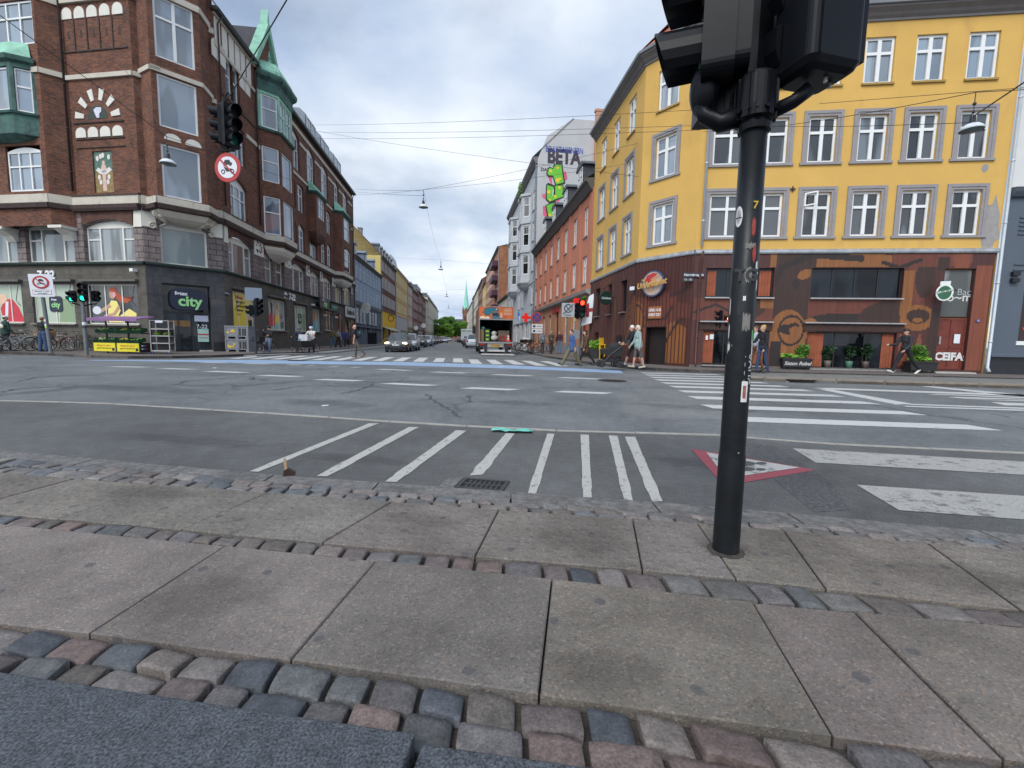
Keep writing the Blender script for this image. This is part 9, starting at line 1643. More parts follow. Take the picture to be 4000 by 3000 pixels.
# ================= CARS =================
def car(M,label,color,cname,W=1.74,Lc=4.1,H=1.48,front=True,group='cars along the side street',lights=False,suv=False,plate=None):
    """-y is the front"""
    c=root('parked_car' if not lights else 'car',M,label=label,cat='car',group=group);P_=mat('car_'+cname,color,.22,.05,2,spec=.6,metal=.25);G=glassmat('car_glass',(.02,.026,.03),ior=1.7,rough=.03,var=.3)
    hb=.78 if not suv else .9;z0=.2 if not suv else .24;belt=.92 if not suv else 1.02
    st=[(-Lc/2,.45,.62,.80),(-Lc/2+.06,.28,.70,.93),(-Lc/2+.25,z0,.76,.985),(-Lc/2+.6,z0,.84,1.0),(-Lc/2+1.05,z0,belt-.0,1.0),(-.3,z0,belt+.02,1.0),(.6,z0,belt+.04,1.0),(Lc/2-.75,z0,belt+.06,1.0),(Lc/2-.3,z0,belt+.05,.985),(Lc/2-.08,.28,belt-.0,.94),(Lc/2,.42,belt-.12,.86)]
    vs=[];n=0
    for y,zb,zt,k in st:
        w=W/2*k;sec=[(0,zb),(w*.80,zb),(w*.97,zb+.06),(w,zb+(zt-zb)*.45),(w*.985,zb+(zt-zb)*.75),(w*.93,zt-.035),(w*.80,zt),(0,zt+.035)];sec=[(-x,z) for x,z in sec[1:-1]][::-1];full=[(0,zb)]+[(w*.80,zb),(w*.97,zb+.06),(w,zb+(zt-zb)*.45),(w*.985,zb+(zt-zb)*.75),(w*.93,zt-.035),(w*.80,zt),(0,zt+.035)]+sec;n=len(full);vs+=[(x,y,z) for x,z in full]
    mb=MB();mb.add(vs,[(i*n+j,i*n+(j+1)%n,(i+1)*n+(j+1)%n,(i+1)*n+j) for i in range(len(st)-1) for j in range(n)]+[tuple(range(n-1,-1,-1)),tuple(range((len(st)-1)*n,len(st)*n))]);body=obj('body',mb,P_,None,c,smooth=True,fixn=True);sm=body.modifiers.new('s','SUBSURF');sm.levels=1;sm.render_levels=1
    # cabin
    ca=[(-Lc/2+1.0,belt-.02,W/2*.86),(-Lc/2+1.75,H-.06,W/2*.66),(-.1,H,W/2*.68),(Lc/2-1.0,H-.03,W/2*.66),(Lc/2-.32,belt+.03,W/2*.82)]
    g=MB();vs=[];
    for y,z,w in ca: vs+=[(-w,y,z),(w,y,z)]
    base=[(-W/2*.88,-Lc/2+1.0,belt-.03),(W/2*.88,-Lc/2+1.0,belt-.03),(W/2*.90,0,belt),(W/2*.86,Lc/2-.32,belt+.02),(-W/2*.86,Lc/2-.32,belt+.02),(-W/2*.90,0,belt)]
    vs+=base;g.add(vs,[(0,1,3,2),(6,7,9,8),(1,12,5,3),(12,13,7,5),(9,7,13),(0,2,4,15),(15,4,6,14),(8,14,6)]);obj('windows',g,G,None,c)
    mb=MB();vs=[(x*1.01,y,z+.006) for y,z,w in ca[1:4] for x in (-w,w)];mb.add(vs,[(0,1,3,2),(2,3,5,4)]);
    for s in (-1,1):
        mb.tube([(s*W/2*.86,-Lc/2+1.02,belt-.02),(s*W/2*.665,-Lc/2+1.75,H-.06),(s*W/2*.685,-.1,H-.01),(s*W/2*.665,Lc/2-1.0,H-.04),(s*W/2*.82,Lc/2-.34,belt+.02)],.035,6);mb.tube([(s*W/2*.685,0,H-.02),(s*W/2*.89,.05,belt)],.03,6)
    obj('roof',mb,P_,None,c,smooth=False)
    for s in (-1,1):
        for y in (-Lc/2+.78,Lc/2-.75):
            Mw=M@Matrix.Translation((s*(W/2-.10),y,.32));w=obj('wheel',MB().lathe([(.0,-.1),(.22,-.1),(.3,-.1),(.325,-.06),(.325,.06),(.3,.1),(.22,.1),(0,.1)],20,Matrix.Rotation(R_(90),4,'Y')),RUB,Mw,c,smooth=False);obj('rim',MB().lathe([(0,.108),(.08,.112),(.2,.106),(.215,.1)],10,Matrix.Rotation(R_(90*s),4,'Y')),CHR,Mw,w)
            obj('wheel_arch',MB().lathe([(.0,0),(.37,0)],20,Matrix.Rotation(R_(90),4,'Y')),DARKM,M@Matrix.Translation((s*(W/2-.0)*1.003,y,.36)),c) if False else None
        obj('mirror',MB().ell((s*(W/2+.07),-Lc/2+1.35,belt+.08),(.09,.06,.065),10,8),P_,None,c,smooth=True)
    HL=mat('headlamp_lit',(1,.80,.45),.3,emit=4.0) if lights else mat('headlamp',(.55,.58,.6),.15,.1,9);TL=mat('taillamp',(.3,.01,.01),.25)
    for s in (-1,1):
        obj('headlight',MB().ell((s*W/2*.74,-Lc/2+.16,.68),(.2,.14,.09),12,8),HL,None,c,smooth=True);obj('taillight',MB().ell((s*W/2*.80,Lc/2-.07,belt-.16),(.13,.08,.14),12,8),TL,None,c,smooth=True)
        obj('fog_lamp_recess',MB().ell((s*W/2*.76,-Lc/2+.06,.40),(.15,.06,.07),10,8),DARKM,None,c,smooth=True)
    obj('grille',MB().prism([(-.42,.30),(.42,.30),(.55,.5),(.3,.56),(-.3,.56),(-.55,.5)],-Lc/2-.02,-Lc/2+.1,'y'),DARKM,None,c);obj('number_plate',MB().box(-.26,.26,-Lc/2-.035,-Lc/2-.021,.50,.61),PAP,None,c);obj('number_plate',MB().box(-.26,.26,Lc/2+.01,Lc/2+.025,.62 if not suv else .75,.73 if not suv else .86),PAP,None,c)
    obj('underbody',MB().box(-W/2*.86,W/2*.86,-Lc/2+.15,Lc/2-.15,.14,.34),DARKM,None,c)
    if plate: text('plate_lettering',plate,.1,BLK,M@Matrix.Translation((.03,-Lc/2-.037,.555)),c,ext=.001,bold=.002,sx=.9);obj('badge',MB().ell((0,-Lc/2-.02,.68),(.09,.02,.045),12,8),CHR,None,c,smooth=True)
    return c
def carat(px,D,rz,*a,**k): x,y=rayat(px,D);return car(TM(x,y,RZ,rz),*a,**k)
# nearest car
x0,y0=gp(1487,1376,RZ)[:2];p=Vector(gp(1533,1376,RZ)[:2])
car(TM(p.x,p.y+2.0,RZ,7),'dark grey hatchback with lit headlights driving towards the zebra',(.085,.08,.085),'graphite',W=1.72,Lc=4.0,lights=True,plate='CM 17 310')
for px,D,rz,lab,c_,cn,kw in (
 (1597,41,7,'silver car half hidden behind the dark grey hatchback',(.36,.39,.42),'silver',{}),(1634,55,7,'low black car parked at the left kerb, first beyond the silver one',(.012,.012,.014),'black',dict(H=1.42,W=1.86,Lc=4.6)),(1662,63,7,'light blue-grey parked car beside the person in white',(.42,.46,.5),'paleblue',{}),(1671,70,7,'white parked car fourth in the left row',(.6,.61,.62),'white',{}),(1683,78,7,'dark red parked car behind the white one',(.10,.03,.03),'darkred',{}),(1694,86,7,'black parked car in the middle of the left row',(.012,.012,.014),'black',dict(suv=True,H=1.6)),(1706,97,7,'dark blue parked car farther along the left kerb',(.03,.04,.07),'darkblue',{}),(1715,110,7,'grey parked car near the far end of the left row',(.15,.16,.17),'grey',{}),
 (1736,112,7,'silver car driving towards us in the middle distance',(.40,.44,.48),'silver',{}),(1753,175,7,'tiny white car at the far end of the road',(.6,.61,.62),'white',{}),
 (1849,54,7,'white suv parked at the right kerb beside the truck',(.50,.56,.62),'whiteblue',dict(suv=True,H=1.62,W=1.85,Lc=4.5)),(1832,64,7,'dark grey parked car next beyond the white suv',(.06,.065,.07),'darkgrey',{}),(1806,112,7,'black parked car beyond the white van on the right',(.012,.012,.014),'black',{}),(1797,130,7,'dark parked car far along the right kerb',(.04,.04,.045),'charcoal',{}),(1789,150,7,'brownish parked car at the far right end',(.2,.13,.1),'bronze',{})):
    carat(px,D,rz+(180 if px>1780 else 0),lab,c_,cn,**kw)
p0=Vector(rayat(1664,60));person(TM(p0.x+.9,p0.y-1,RZ,90),'person in a white top standing in the road by the left parked cars',H=1.72,top='white_top2',topc=(.5,.55,.62),bot='blue_trousers2',botc=(.1,.15,.25))
# white box van
x,y=rayat(1823,88);vn=root('delivery_van',TM(x,y,RZ,7+180),label='white box van with green lettering parked on the right beyond the suv',cat='van');M=wm(vn)
obj('box',MB().box(-1.1,1.1,-1.6,2.6,.8,2.95),mat('van_white',(.5,.53,.53),.5,.05,1),M,vn);obj('rear_shutter',MB().box(-1.0,1.0,2.6,2.62,.9,2.3),mat('van_shutter',(.42,.44,.44),.5),M,vn);text('lettering','Cykler kommer',.38,GREENS,M@Matrix.Translation((0,2.64,2.6))@Matrix.Rotation(R_(180),4,'Z'),vn,ext=.005,bold=.01);obj('chassis',MB().box(-1.0,1.0,-2.9,2.6,.35,.8),DARKM,M,vn);obj('cab',MB().prism([(-2.9,.5),(-1.6,.5),(-1.6,2.1),(-2.2,2.1),(-2.85,1.3)],-.95,.95,'x'),mat('van_white',(.5,.5,.5)),M,vn)
for s in (-1,1):
    for yy in (-2.2,1.7): obj('wheel',MB().lathe([(0,-.12),(.36,-.12),(.38,0),(.36,.12),(0,.12)],16,Matrix.Translation((s*.9,yy,.38))@Matrix.Rotation(R_(90),4,'Y')),RUB,M,vn)
    obj('taillight',MB().box(s*.98-.08,s*.98+.08,2.6,2.66,.65,.85),mat('taillamp',(.3,.01,.01)),M,vn)
# ---------------- delivery truck with open rear ----------------
x,y=rayat(1938,32.2);tk=root('delivery_truck',TM(x,y,RZ,7),label='delivery truck seen from behind with its tail open and an orange painted header',cat='truck');M=wm(tk)
TW=1.24;zf,zt=.98,3.42;TRK=mat('truck_side_art',(.30,.13,.07),.45,.6,.7,dirt=(1.1,(.06,.25,.28),.5));TIN=mat('truck_inside',(.05,.05,.048),.8,.2,2);TWH=mat('truck_white',(.5,.5,.5),.5)
mb=MB();mb.box(-TW,-TW+.05,0,6.2,zf-.1,zt,mi=0);mb.box(TW-.05,TW,0,6.2,zf-.1,zt,mi=0);mb.box(-TW+.05,TW-.05,0,6.2,zt-.05,zt,mi=2);mb.box(-TW+.05,TW-.05,6.15,6.2,zf,zt-.05,mi=1);mb.box(-TW+.05,TW-.05,0,6.15,zf-.1,zf,mi=1);mb.box(-TW+.05,-TW+.06,.02,6.1,zf,zt-.05,mi=1);mb.box(TW-.06,TW-.05,.02,6.1,zf,zt-.05,mi=1);obj('cargo_body',mb,[TRK,TIN,TWH],None,tk)
OR1=mat('art_orange',(.48,.11,.03),.45,.25,1.3,dirt=(1.2,(.6,.34,.05),.55));hd=obj('painted_header',MB().box(-TW,TW,-.03,0,zt-.86,zt),OR1,None,tk);
TEAL=mat('art_teal',(.012,.14,.19),.4,.15,4);sh_=lambda p,m,d: obj('painted_shape',MB().prism([(a,zt-.86+b) for a,b in p],-.035-d,-.031-d,'y'),m,M,hd)
sh_([(-.95,.45),(-.82,.75),(-.5,.82),(.0,.8),(.15,.7),(.12,.52),(-.1,.55),(-.3,.5),(-.4,.35),(-.6,.22),(-.8,.3)],BLK,.0);sh_([(-.92,.47),(-.8,.72),(-.5,.79),(.0,.77),(.12,.68),(.08,.55),(-.15,.56),(-.35,.47),(-.45,.33),(-.6,.26),(-.78,.33)],TEAL,.005);sh_([(-.3,.02),(-.28,.3),(-.32,.48),(.1,.5),(.2,.3),(.3,.12),(.55,.02)],TEAL,.002);sh_([(-.3,.22),(.2,.22),(.14,.42),(-.3,.42)],BLK,.007);sh_([(.24,.1),(.28,.4),(.36,.5),(.44,.3),(.4,.08)],mat('art_pink',(.7,.3,.2),.5),.007);sh_([(-.05,.66),(.04,.66),(.04,.72),(-.05,.72)],PAP,.009)
for k in range(5): sh_([(.5,.3+.1*k),(1.1,.32+.1*k),(1.1,.34+.1*k),(.6,.33+.1*k)],mat('art_cream',(.7,.6,.45),.5),.002)
sh_([(-1.2,.02),(-1.15,.16),(-.95,.2),(-.8,.12),(-.6,.18),(-.45,.02)],mat('art_cream',(.7,.6,.45)),.0)
obj('rear_frame',MB().box(-TW-.02,TW+.02,-.08,-.035,zt-.93,zt-.86).box(-TW-.02,-TW+.05,-.08,-.01,zf-.1,zt-.93).box(TW-.05,TW+.02,-.08,-.01,zf-.1,zt-.93).box(-TW-.02,TW+.02,-.10,0,zf-.16,zf-.06).box(-TW,TW,-.04,-.005,zt,zt+.03),mat('truck_frame_grey',(.28,.28,.28),.4,.1,4,metal=.4),None,tk)
bp=obj('bumper',MB().box(-TW*.95,TW*.95,.0,.12,.52,.82),mat('bumper_black',(.03,.03,.032),.5),None,tk);obj('bumper_panel',MB().box(-.62,.55,-.02,0,.55,.82),mat('bumper_metal',(.36,.33,.28),.4,.2,3,metal=.4),None,tk);obj('number_plate',MB().box(-.34,.28,-.035,-.021,.58,.74),mat('plate_yellow',(.5,.28,.03),.5),None,tk);text('plate_lettering','DV 10 604',.15,BLK,M@Matrix.Translation((-.03,-.038,.66)),tk,ext=.001,bold=.003,sx=.85)
for s in (-1,1): obj('taillight',MB().box(s*.98-.2,s*.98+.2,-.04,0,.68,.82),mat('taillamp',(.3,.01,.01)),None,tk);obj('wheel',MB().lathe([(0,-.15),(.42,-.15),(.46,-.05),(.46,.1),(.42,.15),(0,.15)],18,Matrix.Translation((s*1.02,1.4,.46))@Matrix.Rotation(R_(90),4,'Y')),RUB,None,tk);obj('lift_arm',MB().box(s*.75-.1,s*.75+.1,-.05,.1,.18,.55).box(s*.75-.12,s*.75+.12,-.15,.0,.1,.2),BLK,None,tk)
obj('underrun_bar',MB().box(-1.1,1.1,.1,.2,.22,.36),TWH,None,tk);obj('cab',MB().box(-1.1,1.1,6.35,8.2,.5,2.6),TWH,None,tk)
for s in (-1,1): obj('wheel',MB().lathe([(0,-.15),(.42,-.15),(.46,0),(.42,.15),(0,.15)],18,Matrix.Translation((s*1.02,7.2,.46))@Matrix.Rotation(R_(90),4,'Y')),RUB,None,tk)
obj('side_mirror',MB().box(-1.5,-1.2,6.6,6.7,1.6,2.2),BLK,None,tk)
lp=[gp(1875,1387,RZ),gp(1992,1388,RZ),gp(2017,1400,RZ),gp(1872,1396,RZ)];mb=MB();Mi=M.inverted();pts=[(Mi@Vector((a,b,RZ)))[:2] for a,b,_ in lp];mb.prism([(-1.12,-2.3),(1.12,-2.3),(1.12,-.25),(-1.12,-.25)],.03,.09);obj('tail_lift_plate',mb,mat('lift_aluminium',(.48,.48,.47),.5,.3,6,bump=.6,bsc=60),None,tk);mb=MB();mb.prism([(-1.18,-2.4),(1.18,-2.4),(1.18,-2.3),(-1.18,-2.3)],.015,.05);obj('lift_edge',mb,BLK,None,tk)
def item(name,mb,m,loc,lab,cat,group=None,smooth=False): o=obj(name,mb,m,M@Matrix.Translation(loc),None,smooth=smooth);return tag(o,lab,cat,group)
CARD=mat('cardboard',(.32,.20,.10),.8,.15,4);CRG=mat('crate_green',(.012,.06,.03),.6,.15,5);CRY=mat('crate_print',(.35,.5,.04),.5)
item('cardboard_box',MB().box(-.14,.14,-.2,.2,0,.62).box(-.1,.1,-.205,-.2,.1,.14).box(-.1,.1,-.205,-.2,.4,.44),CARD,(-1.02,.5,zf),'tall cardboard box at the left of the open truck','box');item('cardboard_box',MB().box(-.14,.14,-.2,.2,0,.2).box(-.12,.12,-.203,-.2,.05,.09),CARD,(-1.02,.5,zf+.63),'small cardboard box stacked on the tall one in the truck','box');item('plastic_bag',MB().ell((0,0,.1),(.16,.14,.1),12,8).ell((-.08,0,.06),(.08,.1,.06),8,6),mat('mint_plastic',(.10,.45,.36)),(-.93,.5,zf+.83),'pale green bag lying on the stacked boxes in the truck','bag',smooth=True)
for i in range(3):
    cr_=root('bottle_crate',M@Matrix.Translation((-.62,.45,zf+i*.29)),label=['lowest','middle','topmost'][i]+' green bottle crate of the stack inside the truck',cat='crate',group='crates stacked in the truck');obj('shell',MB().box(-.19,.19,-.15,.15,0,.27).box(-.2,.2,-.16,.16,.25,.285),CRG,None,cr_);obj('print',MB().prism([(-.12,.06),(.12,.06),(.08,.13),(.12,.18),(-.12,.18),(-.08,.13)],-.165,-.16,'y'),CRY,None,cr_)
PLB=mat('clear_bag',(.42,.41,.36),.25,.35,9,bump=.9,bsc=14)
for a,b,c_,lab in (((-.1,.4,.0),(.26,.24,.22),0,'lower clear bin bag in the middle of the truck bed'),((-.12,.5,.36),(.2,.2,.19),0,'upper clear bin bag resting on the lower one')): item('bin_bag',MB().ell((0,0,b[2]),b,16,12).ell((b[0]*.5,0,b[2]*1.2),(b[0]*.6,b[1]*.7,b[2]*.6),12,8),PLB,(a[0],a[1],zf+a[2]),lab,'bag',smooth=True)
item('pallet_box',MB().box(-.42,.42,-.05,.3,0,.78).box(-.43,.43,-.06,-.05,.7,.78),mat('pallet_wrap',(.22,.17,.12),.6,.35,6),(.62,.9,zf),'wrapped brown pallet box behind the traffic cone in the truck','box');item('cable_reel',MB().torus((0,0,.2),.16,.06,'y',18,6).box(-.2,-.16,-.1,.1,0,.4).box(.16,.2,-.1,.1,0,.4),mat('reel_red',(.28,.03,.03),.5),(.5,.35,zf),'red and black cable reel on the truck bed','reel')
cn=root('traffic_cone',M@Matrix.Translation((.92,.3,zf)),label='orange traffic cone with white bands in the open truck',cat='cone');obj('cone',MB().lathe([(.14,.03),(.02,.5),(0,.5)],16),mat('cone_orange',(.7,.06,.02),.5),None,cn,smooth=True);obj('base',MB().box(-.18,.18,-.18,.18,0,.03),mat('cone_orange',(.7,.06,.02)),None,cn);obj('band',MB().lathe([(.108,.16),(.08,.26)],16).lathe([(.066,.32),(.042,.42)],16),PAP,None,cn)
item('blue_bag',MB().box(-.3,.3,-.1,.1,0,.5).box(-.34,.34,-.12,.12,.48,.54),mat('navy_cloth',(.02,.025,.04),.8),(.45,3.5,zf+1.1),'dark holdall hanging at the back of the truck interior','bag')
# ================= SHOP STANDS AND STREET THINGS =================
x,y=gp(485,1380,0)[:2];fs=root('fruit_stand',TM(x,y,0,-8),label='black fruit and vegetable stand with a mauve awning before the supermarket window',cat='market stand');M=wm(fs)
mb=MB()
for X in (-1.25,1.25,0): mb.box(X-.03,X+.03,.25,.31,0,1.62)
mb.box(-1.3,1.3,-.35,.35,.08,.52);mb.box(-1.3,1.3,-.2,.3,.95,1.0);obj('frame',mb,BLK,None,fs);obj('awning',MB().prism([(-.55,1.62),(-.55,1.66),(.35,1.80),(.35,1.74)],-1.42,1.42,'x').box(-1.42,1.42,-.56,-.54,1.54,1.66),mat('mauve_awning',(.24,.12,.26),.7,.15,3),None,fs)
for i,X in enumerate((-.65,.65)):
    o=obj('banner',MB().box(X-.6,X+.6,-.365,-.352,.1,.5),mat('banner_yellow',(.72,.62,.02),.5,.03,3),None,fs);text('banner_lettering','Økologi, der også er',.11,FRED,M@Matrix.Translation((X-.02,-.368,.38)),fs,ext=.001,bold=.001,sx=.85);text('banner_lettering','godt for din økonomi',.11,BLK,M@Matrix.Translation((X-.02,-.368,.25)),fs,ext=.001,bold=.001,sx=.85);obj('banner_logo',MB().prism(rr_(X+.42,X+.56,.13,.27,.03),-.37,-.366,'y'),NAVY,None,fs)
GRC=mat('crate_dark_green',(.006,.05,.02),.55,.15,6);PROD=leafmat('produce_green',(.12,.24,.04))
k_=0
for zz,yy in ((.55,-.15),(1.02,-.05)):
    for X in (-.95,-.32,.32,.95):
        cr_=root('vegetable_crate',M@Matrix.Translation((X,yy,zz))@Matrix.Rotation(R_(16),4,'X'),label='%s crate of vegetables on the %s shelf of the fruit stand'%(['first','second','third','fourth'][k_%4],'lower' if zz<1 else 'upper'),cat='crate',group='green vegetable crates on the stand');k_+=1
        mb=MB();mb.box(-.29,.29,-.2,.2,0,.02);mb.box(-.3,-.28,-.2,.2,.0,.17);mb.box(.28,.3,-.2,.2,0,.17);mb.box(-.28,.28,-.2,-.18,.02,.05);mb.box(-.28,.28,-.2,-.18,.08,.10);mb.box(-.28,.28,-.2,-.18,.13,.17);mb.box(-.28,.28,.18,.2,.02,.17);obj('crate_shell',mb,GRC,None,cr_)
        mb=MB();rr=random.Random(k_);
        for q in range(9): mb.ell((rr.uniform(-.22,.22),rr.uniform(-.13,.13),.12+rr.uniform(0,.04)),(.06,.055,.045),8,6)
        obj('vegetables',mb,mat(['veg_green','veg_pale','veg_dark','veg_yellow'][k_%4],[(.10,.2,.04),(.28,.34,.12),(.03,.09,.03),(.3,.26,.05)][k_%4],.6,.25,12),None,cr_,smooth=True)
for i in range(6): obj('sticker',MB().box(1.302,1.306,-.28+.1*(i%3),-.2+.1*(i%3),.2+.15*(i//3),.27+.15*(i//3)),[PAP,mat('sign_blue',(.05,.2,.55)),FRED][i%3],None,fs)
x,y=gp(640,1383,0)[:2];rc=root('roll_container',TM(x,y,0,15),label='tall grey wire roll container with shelves beside the supermarket door',cat='trolley');mb=MB()
for X in (-.38,.38):
    for Y in (-.28,.28): mb.tube([(X,Y,.12),(X,Y,1.62)],.024,6)
    for z in (.14,.5,.85,1.2,1.6): mb.tube([(X,-.28,z),(X,.28,z)],.01,5)
for z in (.14,1.6): mb.tube([(-.38,-.28,z),(.38,-.28,z)],.014,6);mb.tube([(-.38,.28,z),(.38,.28,z)],.014,6)
obj('frame',mb,STEEL,None,rc);
for z in (.14,.5,.85,1.18): obj('shelf',MB().box(-.37,.37,-.27,.27,z,z+.05),STEEL,None,rc)
obj('back_panel',MB().box(-.36,.36,.265,.275,.2,1.58),BLK,None,rc);obj('price_card',MB().box(-.15,.15,-.3,-.29,1.5,1.6),PAP,None,rc);leaves('green_plants',[(-.2,0,.98,.14,.12,.1,1),(.18,0,.98,.15,.12,.1,1.1)],60,.06,LEAF2,wm(rc),rc,7)
for X in (-.34,.34): obj('castor',MB().lathe([(0,-.02),(.05,-.02),(.05,.02),(0,.02)],10,Matrix.Translation((X,-.25,.055))@Matrix.Rotation(R_(90),4,'Y')),mat('castor_blue',(.03,.1,.3),.5),None,rc)
x,y=gp(943,1373,0)[:2]
PBX=mat('pallet_box_grey',(.20,.21,.23),.6,.12,4)
for i in range(2):
    g=root('pallet_box',TM(x,y,i*.76,8),label=['lower','upper'][i]+' grey plastic pallet box by the granite corner, yellow stickers on its left side',cat='crate',group='grey pallet boxes stacked by the corner');mb=MB();mb.box(-.62,.62,-.5,.5,.12,.74);
    for X in (-.55,0,.55): mb.box(X-.08,X+.08,-.5,.5,.0,.12)
    mb.box(-.65,.65,-.53,.53,.68,.755);mb.box(-.64,-.58,-.53,-.5,.12,.68);mb.box(.58,.64,-.53,-.5,.12,.68);mb.box(-.03,.09,-.53,-.5,.12,.68);obj('box_shell',mb,PBX,None,g);mb=MB();
    for X in (.18,.34,.46): mb.box(X-.05,X+.05,-.505,-.5,.18,.6)
    obj('slots',mb,mat('slot_dark',(.03,.032,.035),.8),None,g);mb=MB();rr=random.Random(i+4);
    for q in range(5): X,Z=rr.uniform(-.5,-.12),rr.uniform(.25,.5);mb.prism(ov(X,Z,.07,.055,q),-.51-.001*q,-.502,'y')
    obj('stickers',mb,mat('sticker_yellow',(.65,.42,.02),.6),None,g)
# planters
def planter(px,py,z,rz,w,d,h,lab,m,plants,castors=True,txt=None):
    x,y=gp(px,py,z)[:2];p=root('planter',TM(x,y,z,rz),label=lab,cat='planter');M=wm(p);mb=MB();z0=.1 if castors else 0;mb.prism([(-w/2+.03,z0),(w/2-.03,z0),(w/2,h),(-w/2,h)],-d/2,d/2,'y');mb.box(-w/2-.02,w/2+.02,-d/2-.02,d/2+.02,h-.05,h);obj('box',mb,m,None,p);obj('soil',MB().box(-w/2+.04,w/2-.04,-d/2+.04,d/2-.04,h,h+.02),SOIL,None,p)
    if castors:
        for X in (-w/2+.1,w/2-.1): obj('castor',MB().lathe([(0,-.02),(.05,-.02),(.05,.02),(0,.02)],10,Matrix.Translation((X,-d/2+.08,.055))@Matrix.Rotation(R_(90),4,'X')),DARKM,None,p)
    for i,(cl,sz,mm,nm) in enumerate(plants): o=leaves(nm,[(a,b,h+c,r1,r2,r3,t) for a,b,c,r1,r2,r3,t in cl],150,sz,mm,M,p,seed=i+3,aspect=2.2);mb=MB();[mb.tube([(a,b,h),(a,b,h+c)],.008,4) for a,b,c,*_ in cl];obj('stems',mb,BARK,M,p)
    if txt: text('painted_lettering',txt,.2,mat('spray_white',(.62,.62,.6)),M@Matrix.Translation((0,-d/2-.003,h*.55)),p,ext=.002,bold=.002,shear=.3)
    return p
PLK=mat('planter_black',(.018,.018,.02),.6,.2,6,bump=.4)
planter(3103,1443,0,-6,1.12,.4,.44,'long black planter on castors with a scrawled tag below the painted swirl',PLK,[([(-.35,0,.1,.2,.15,.1,1.2),(-.1,0,.08,.2,.15,.08,1.2),(.1,0,.08,.2,.15,.08,1)],.07,LEAF2,'low_leaves'),([(.28,0,.4,.2,.15,.16,.9),(.3,0,.25,.16,.12,.12,.8),(.15,0,.3,.12,.1,.1,.9)],.09,LEAF,'shrub')],txt='Siston Rebel')
planter(3590,1456,0,-6,.95,.42,.42,'black planter with bushy greenery behind the man in the cap',PLK,[([(-.2,0,.12,.22,.16,.12,1.2),(.15,0,.1,.22,.16,.1,1.2)],.07,LEAF2,'low_leaves'),([(-.12,0,.45,.24,.16,.2,.8),(-.1,0,.3,.2,.14,.16,.7),(.05,0,.32,.14,.12,.14,.8)],.08,LEAF,'shrub')])
planter(2322,1400,0,-10,.7,.6,.52,'square black planter with pale leaves left of the stacked red chairs',PLK,[([(0,0,.2,.3,.25,.2,1.3),(-.15,0,.35,.12,.12,.15,1.1),(.12,0,.4,.12,.12,.15,1.1)],.1,LEAF2,'low_leaves')],castors=False)
planter(2288,1393,0,-10,.65,.6,.52,'second square black planter with flowers, behind and left of the first',PLK,[([(0,0,.2,.28,.22,.2,1.0),(.05,0,.5,.08,.08,.25,1.1)],.09,LEAF,'low_leaves')],castors=False)
# plants in the bar window
for x_,h_,c_,lab in ((5.35,.62,(.10,.09,.07),'leafy pot plant behind the lower bar window, left one'),(6.15,.7,(.05,.14,.10),'plant in a green vase in the middle of the lower bar window'),(6.75,.75,(.07,.05,.045),'broad-leaved plant at the right of the lower bar window')):
    p=root('pot_plant',FA.M(x_,.1,-.05),label=lab,cat='plant',group='plants in the bar window');obj('pot',MB().lathe([(0,0),(.1,0),(.13,.28),(0,.28)],12),mat('pot%g'%c_[1],c_,.5),None,p,smooth=True);leaves('foliage',[(0,0,.28+h_*.4,.16,.03,h_*.35,.8),(.05,0,.28+h_*.7,.2,.03,h_*.25,.9),(-.08,0,.28+h_*.6,.17,.03,h_*.2,.7)],30,.09,leafmat('leaf_dark',(.025,.075,.028)),wm(p),p,seed=int(x_*10),aspect=2.5);obj('stem',MB().tube([(0,0,.25),(0,0,.28+h_*.8)],.012,5),BARK,None,p)
leaves('climbing_plant',[(0,0,.3,.25,.2,.4,1),(0,-.1,-.1,.2,.15,.35,.8),(.1,0,.6,.15,.1,.2,1)],70,.12,LEAF,FC.M(-8.0,3.0,.3),None,5,label='leafy hanging plant by the corner of the salmon house under the red cross',cat='plant')
leaves('balcony_plant',[(0,0,.3,.3,.25,.9,1),(0,0,-.5,.2,.2,.6,.8)],60,.2,LEAF2,FRB.M(-5.8,19.0,1.1),None,5,label='green plant growing on top of the grey house bay',cat='plant')
# chairs
def stool(M,lab,m,up=False):
    c=root('stacking_chair',M,label=lab,cat='chair',group='stacked plastic chairs by the bar');mb=MB();mb.box(-.22,.22,-.22,.22,.42,.46);obj('seat',mb,m,None,c);mb=MB();mb.prism([(.2,.46),(.24,.46),(.28,.82),(.24,.82)],-.22,.22,'x');obj('backrest',mb,m,None,c)
    for sx in (-1,1):
        for sy in (-1,1): obj('leg',MB().prism([(sx*.2-.02,0),(sx*.2+.02,0),(sx*.19+.02,.42),(sx*.19-.02,.42)],sy*.19-.02,sy*.19+.02,'y'),m,None,c)
    return c
YC_=mat('chair_yellow',(.65,.42,.02),.5,.06,4);RC_=mat('chair_red',(.16,.012,.02),.5,.1,4)
x,y=gp(2362,1403,0)[:2]
for i,(dx,z,m,lab) in enumerate(((0,.0,YC_,'yellow plastic chair standing on the pavement left of the stroller'),(.0,.36,YC_,'upper yellow chair stacked on the other yellow one'))): stool(TM(x+dx,y,z,30),lab,m)
for i,(dx,dy,z,lab) in enumerate(((.62,.1,0,'lower dark red chair against the bar wall'),(.62,.1,.4,'middle dark red chair stacked on the lower one'),(.3,.3,.85,'left upper dark red seat shell on the stack'),(.85,.15,.85,'right upper dark red seat shell on the stack'))): stool(TM(x+dx,y+dy,z,-10),lab,RC_)
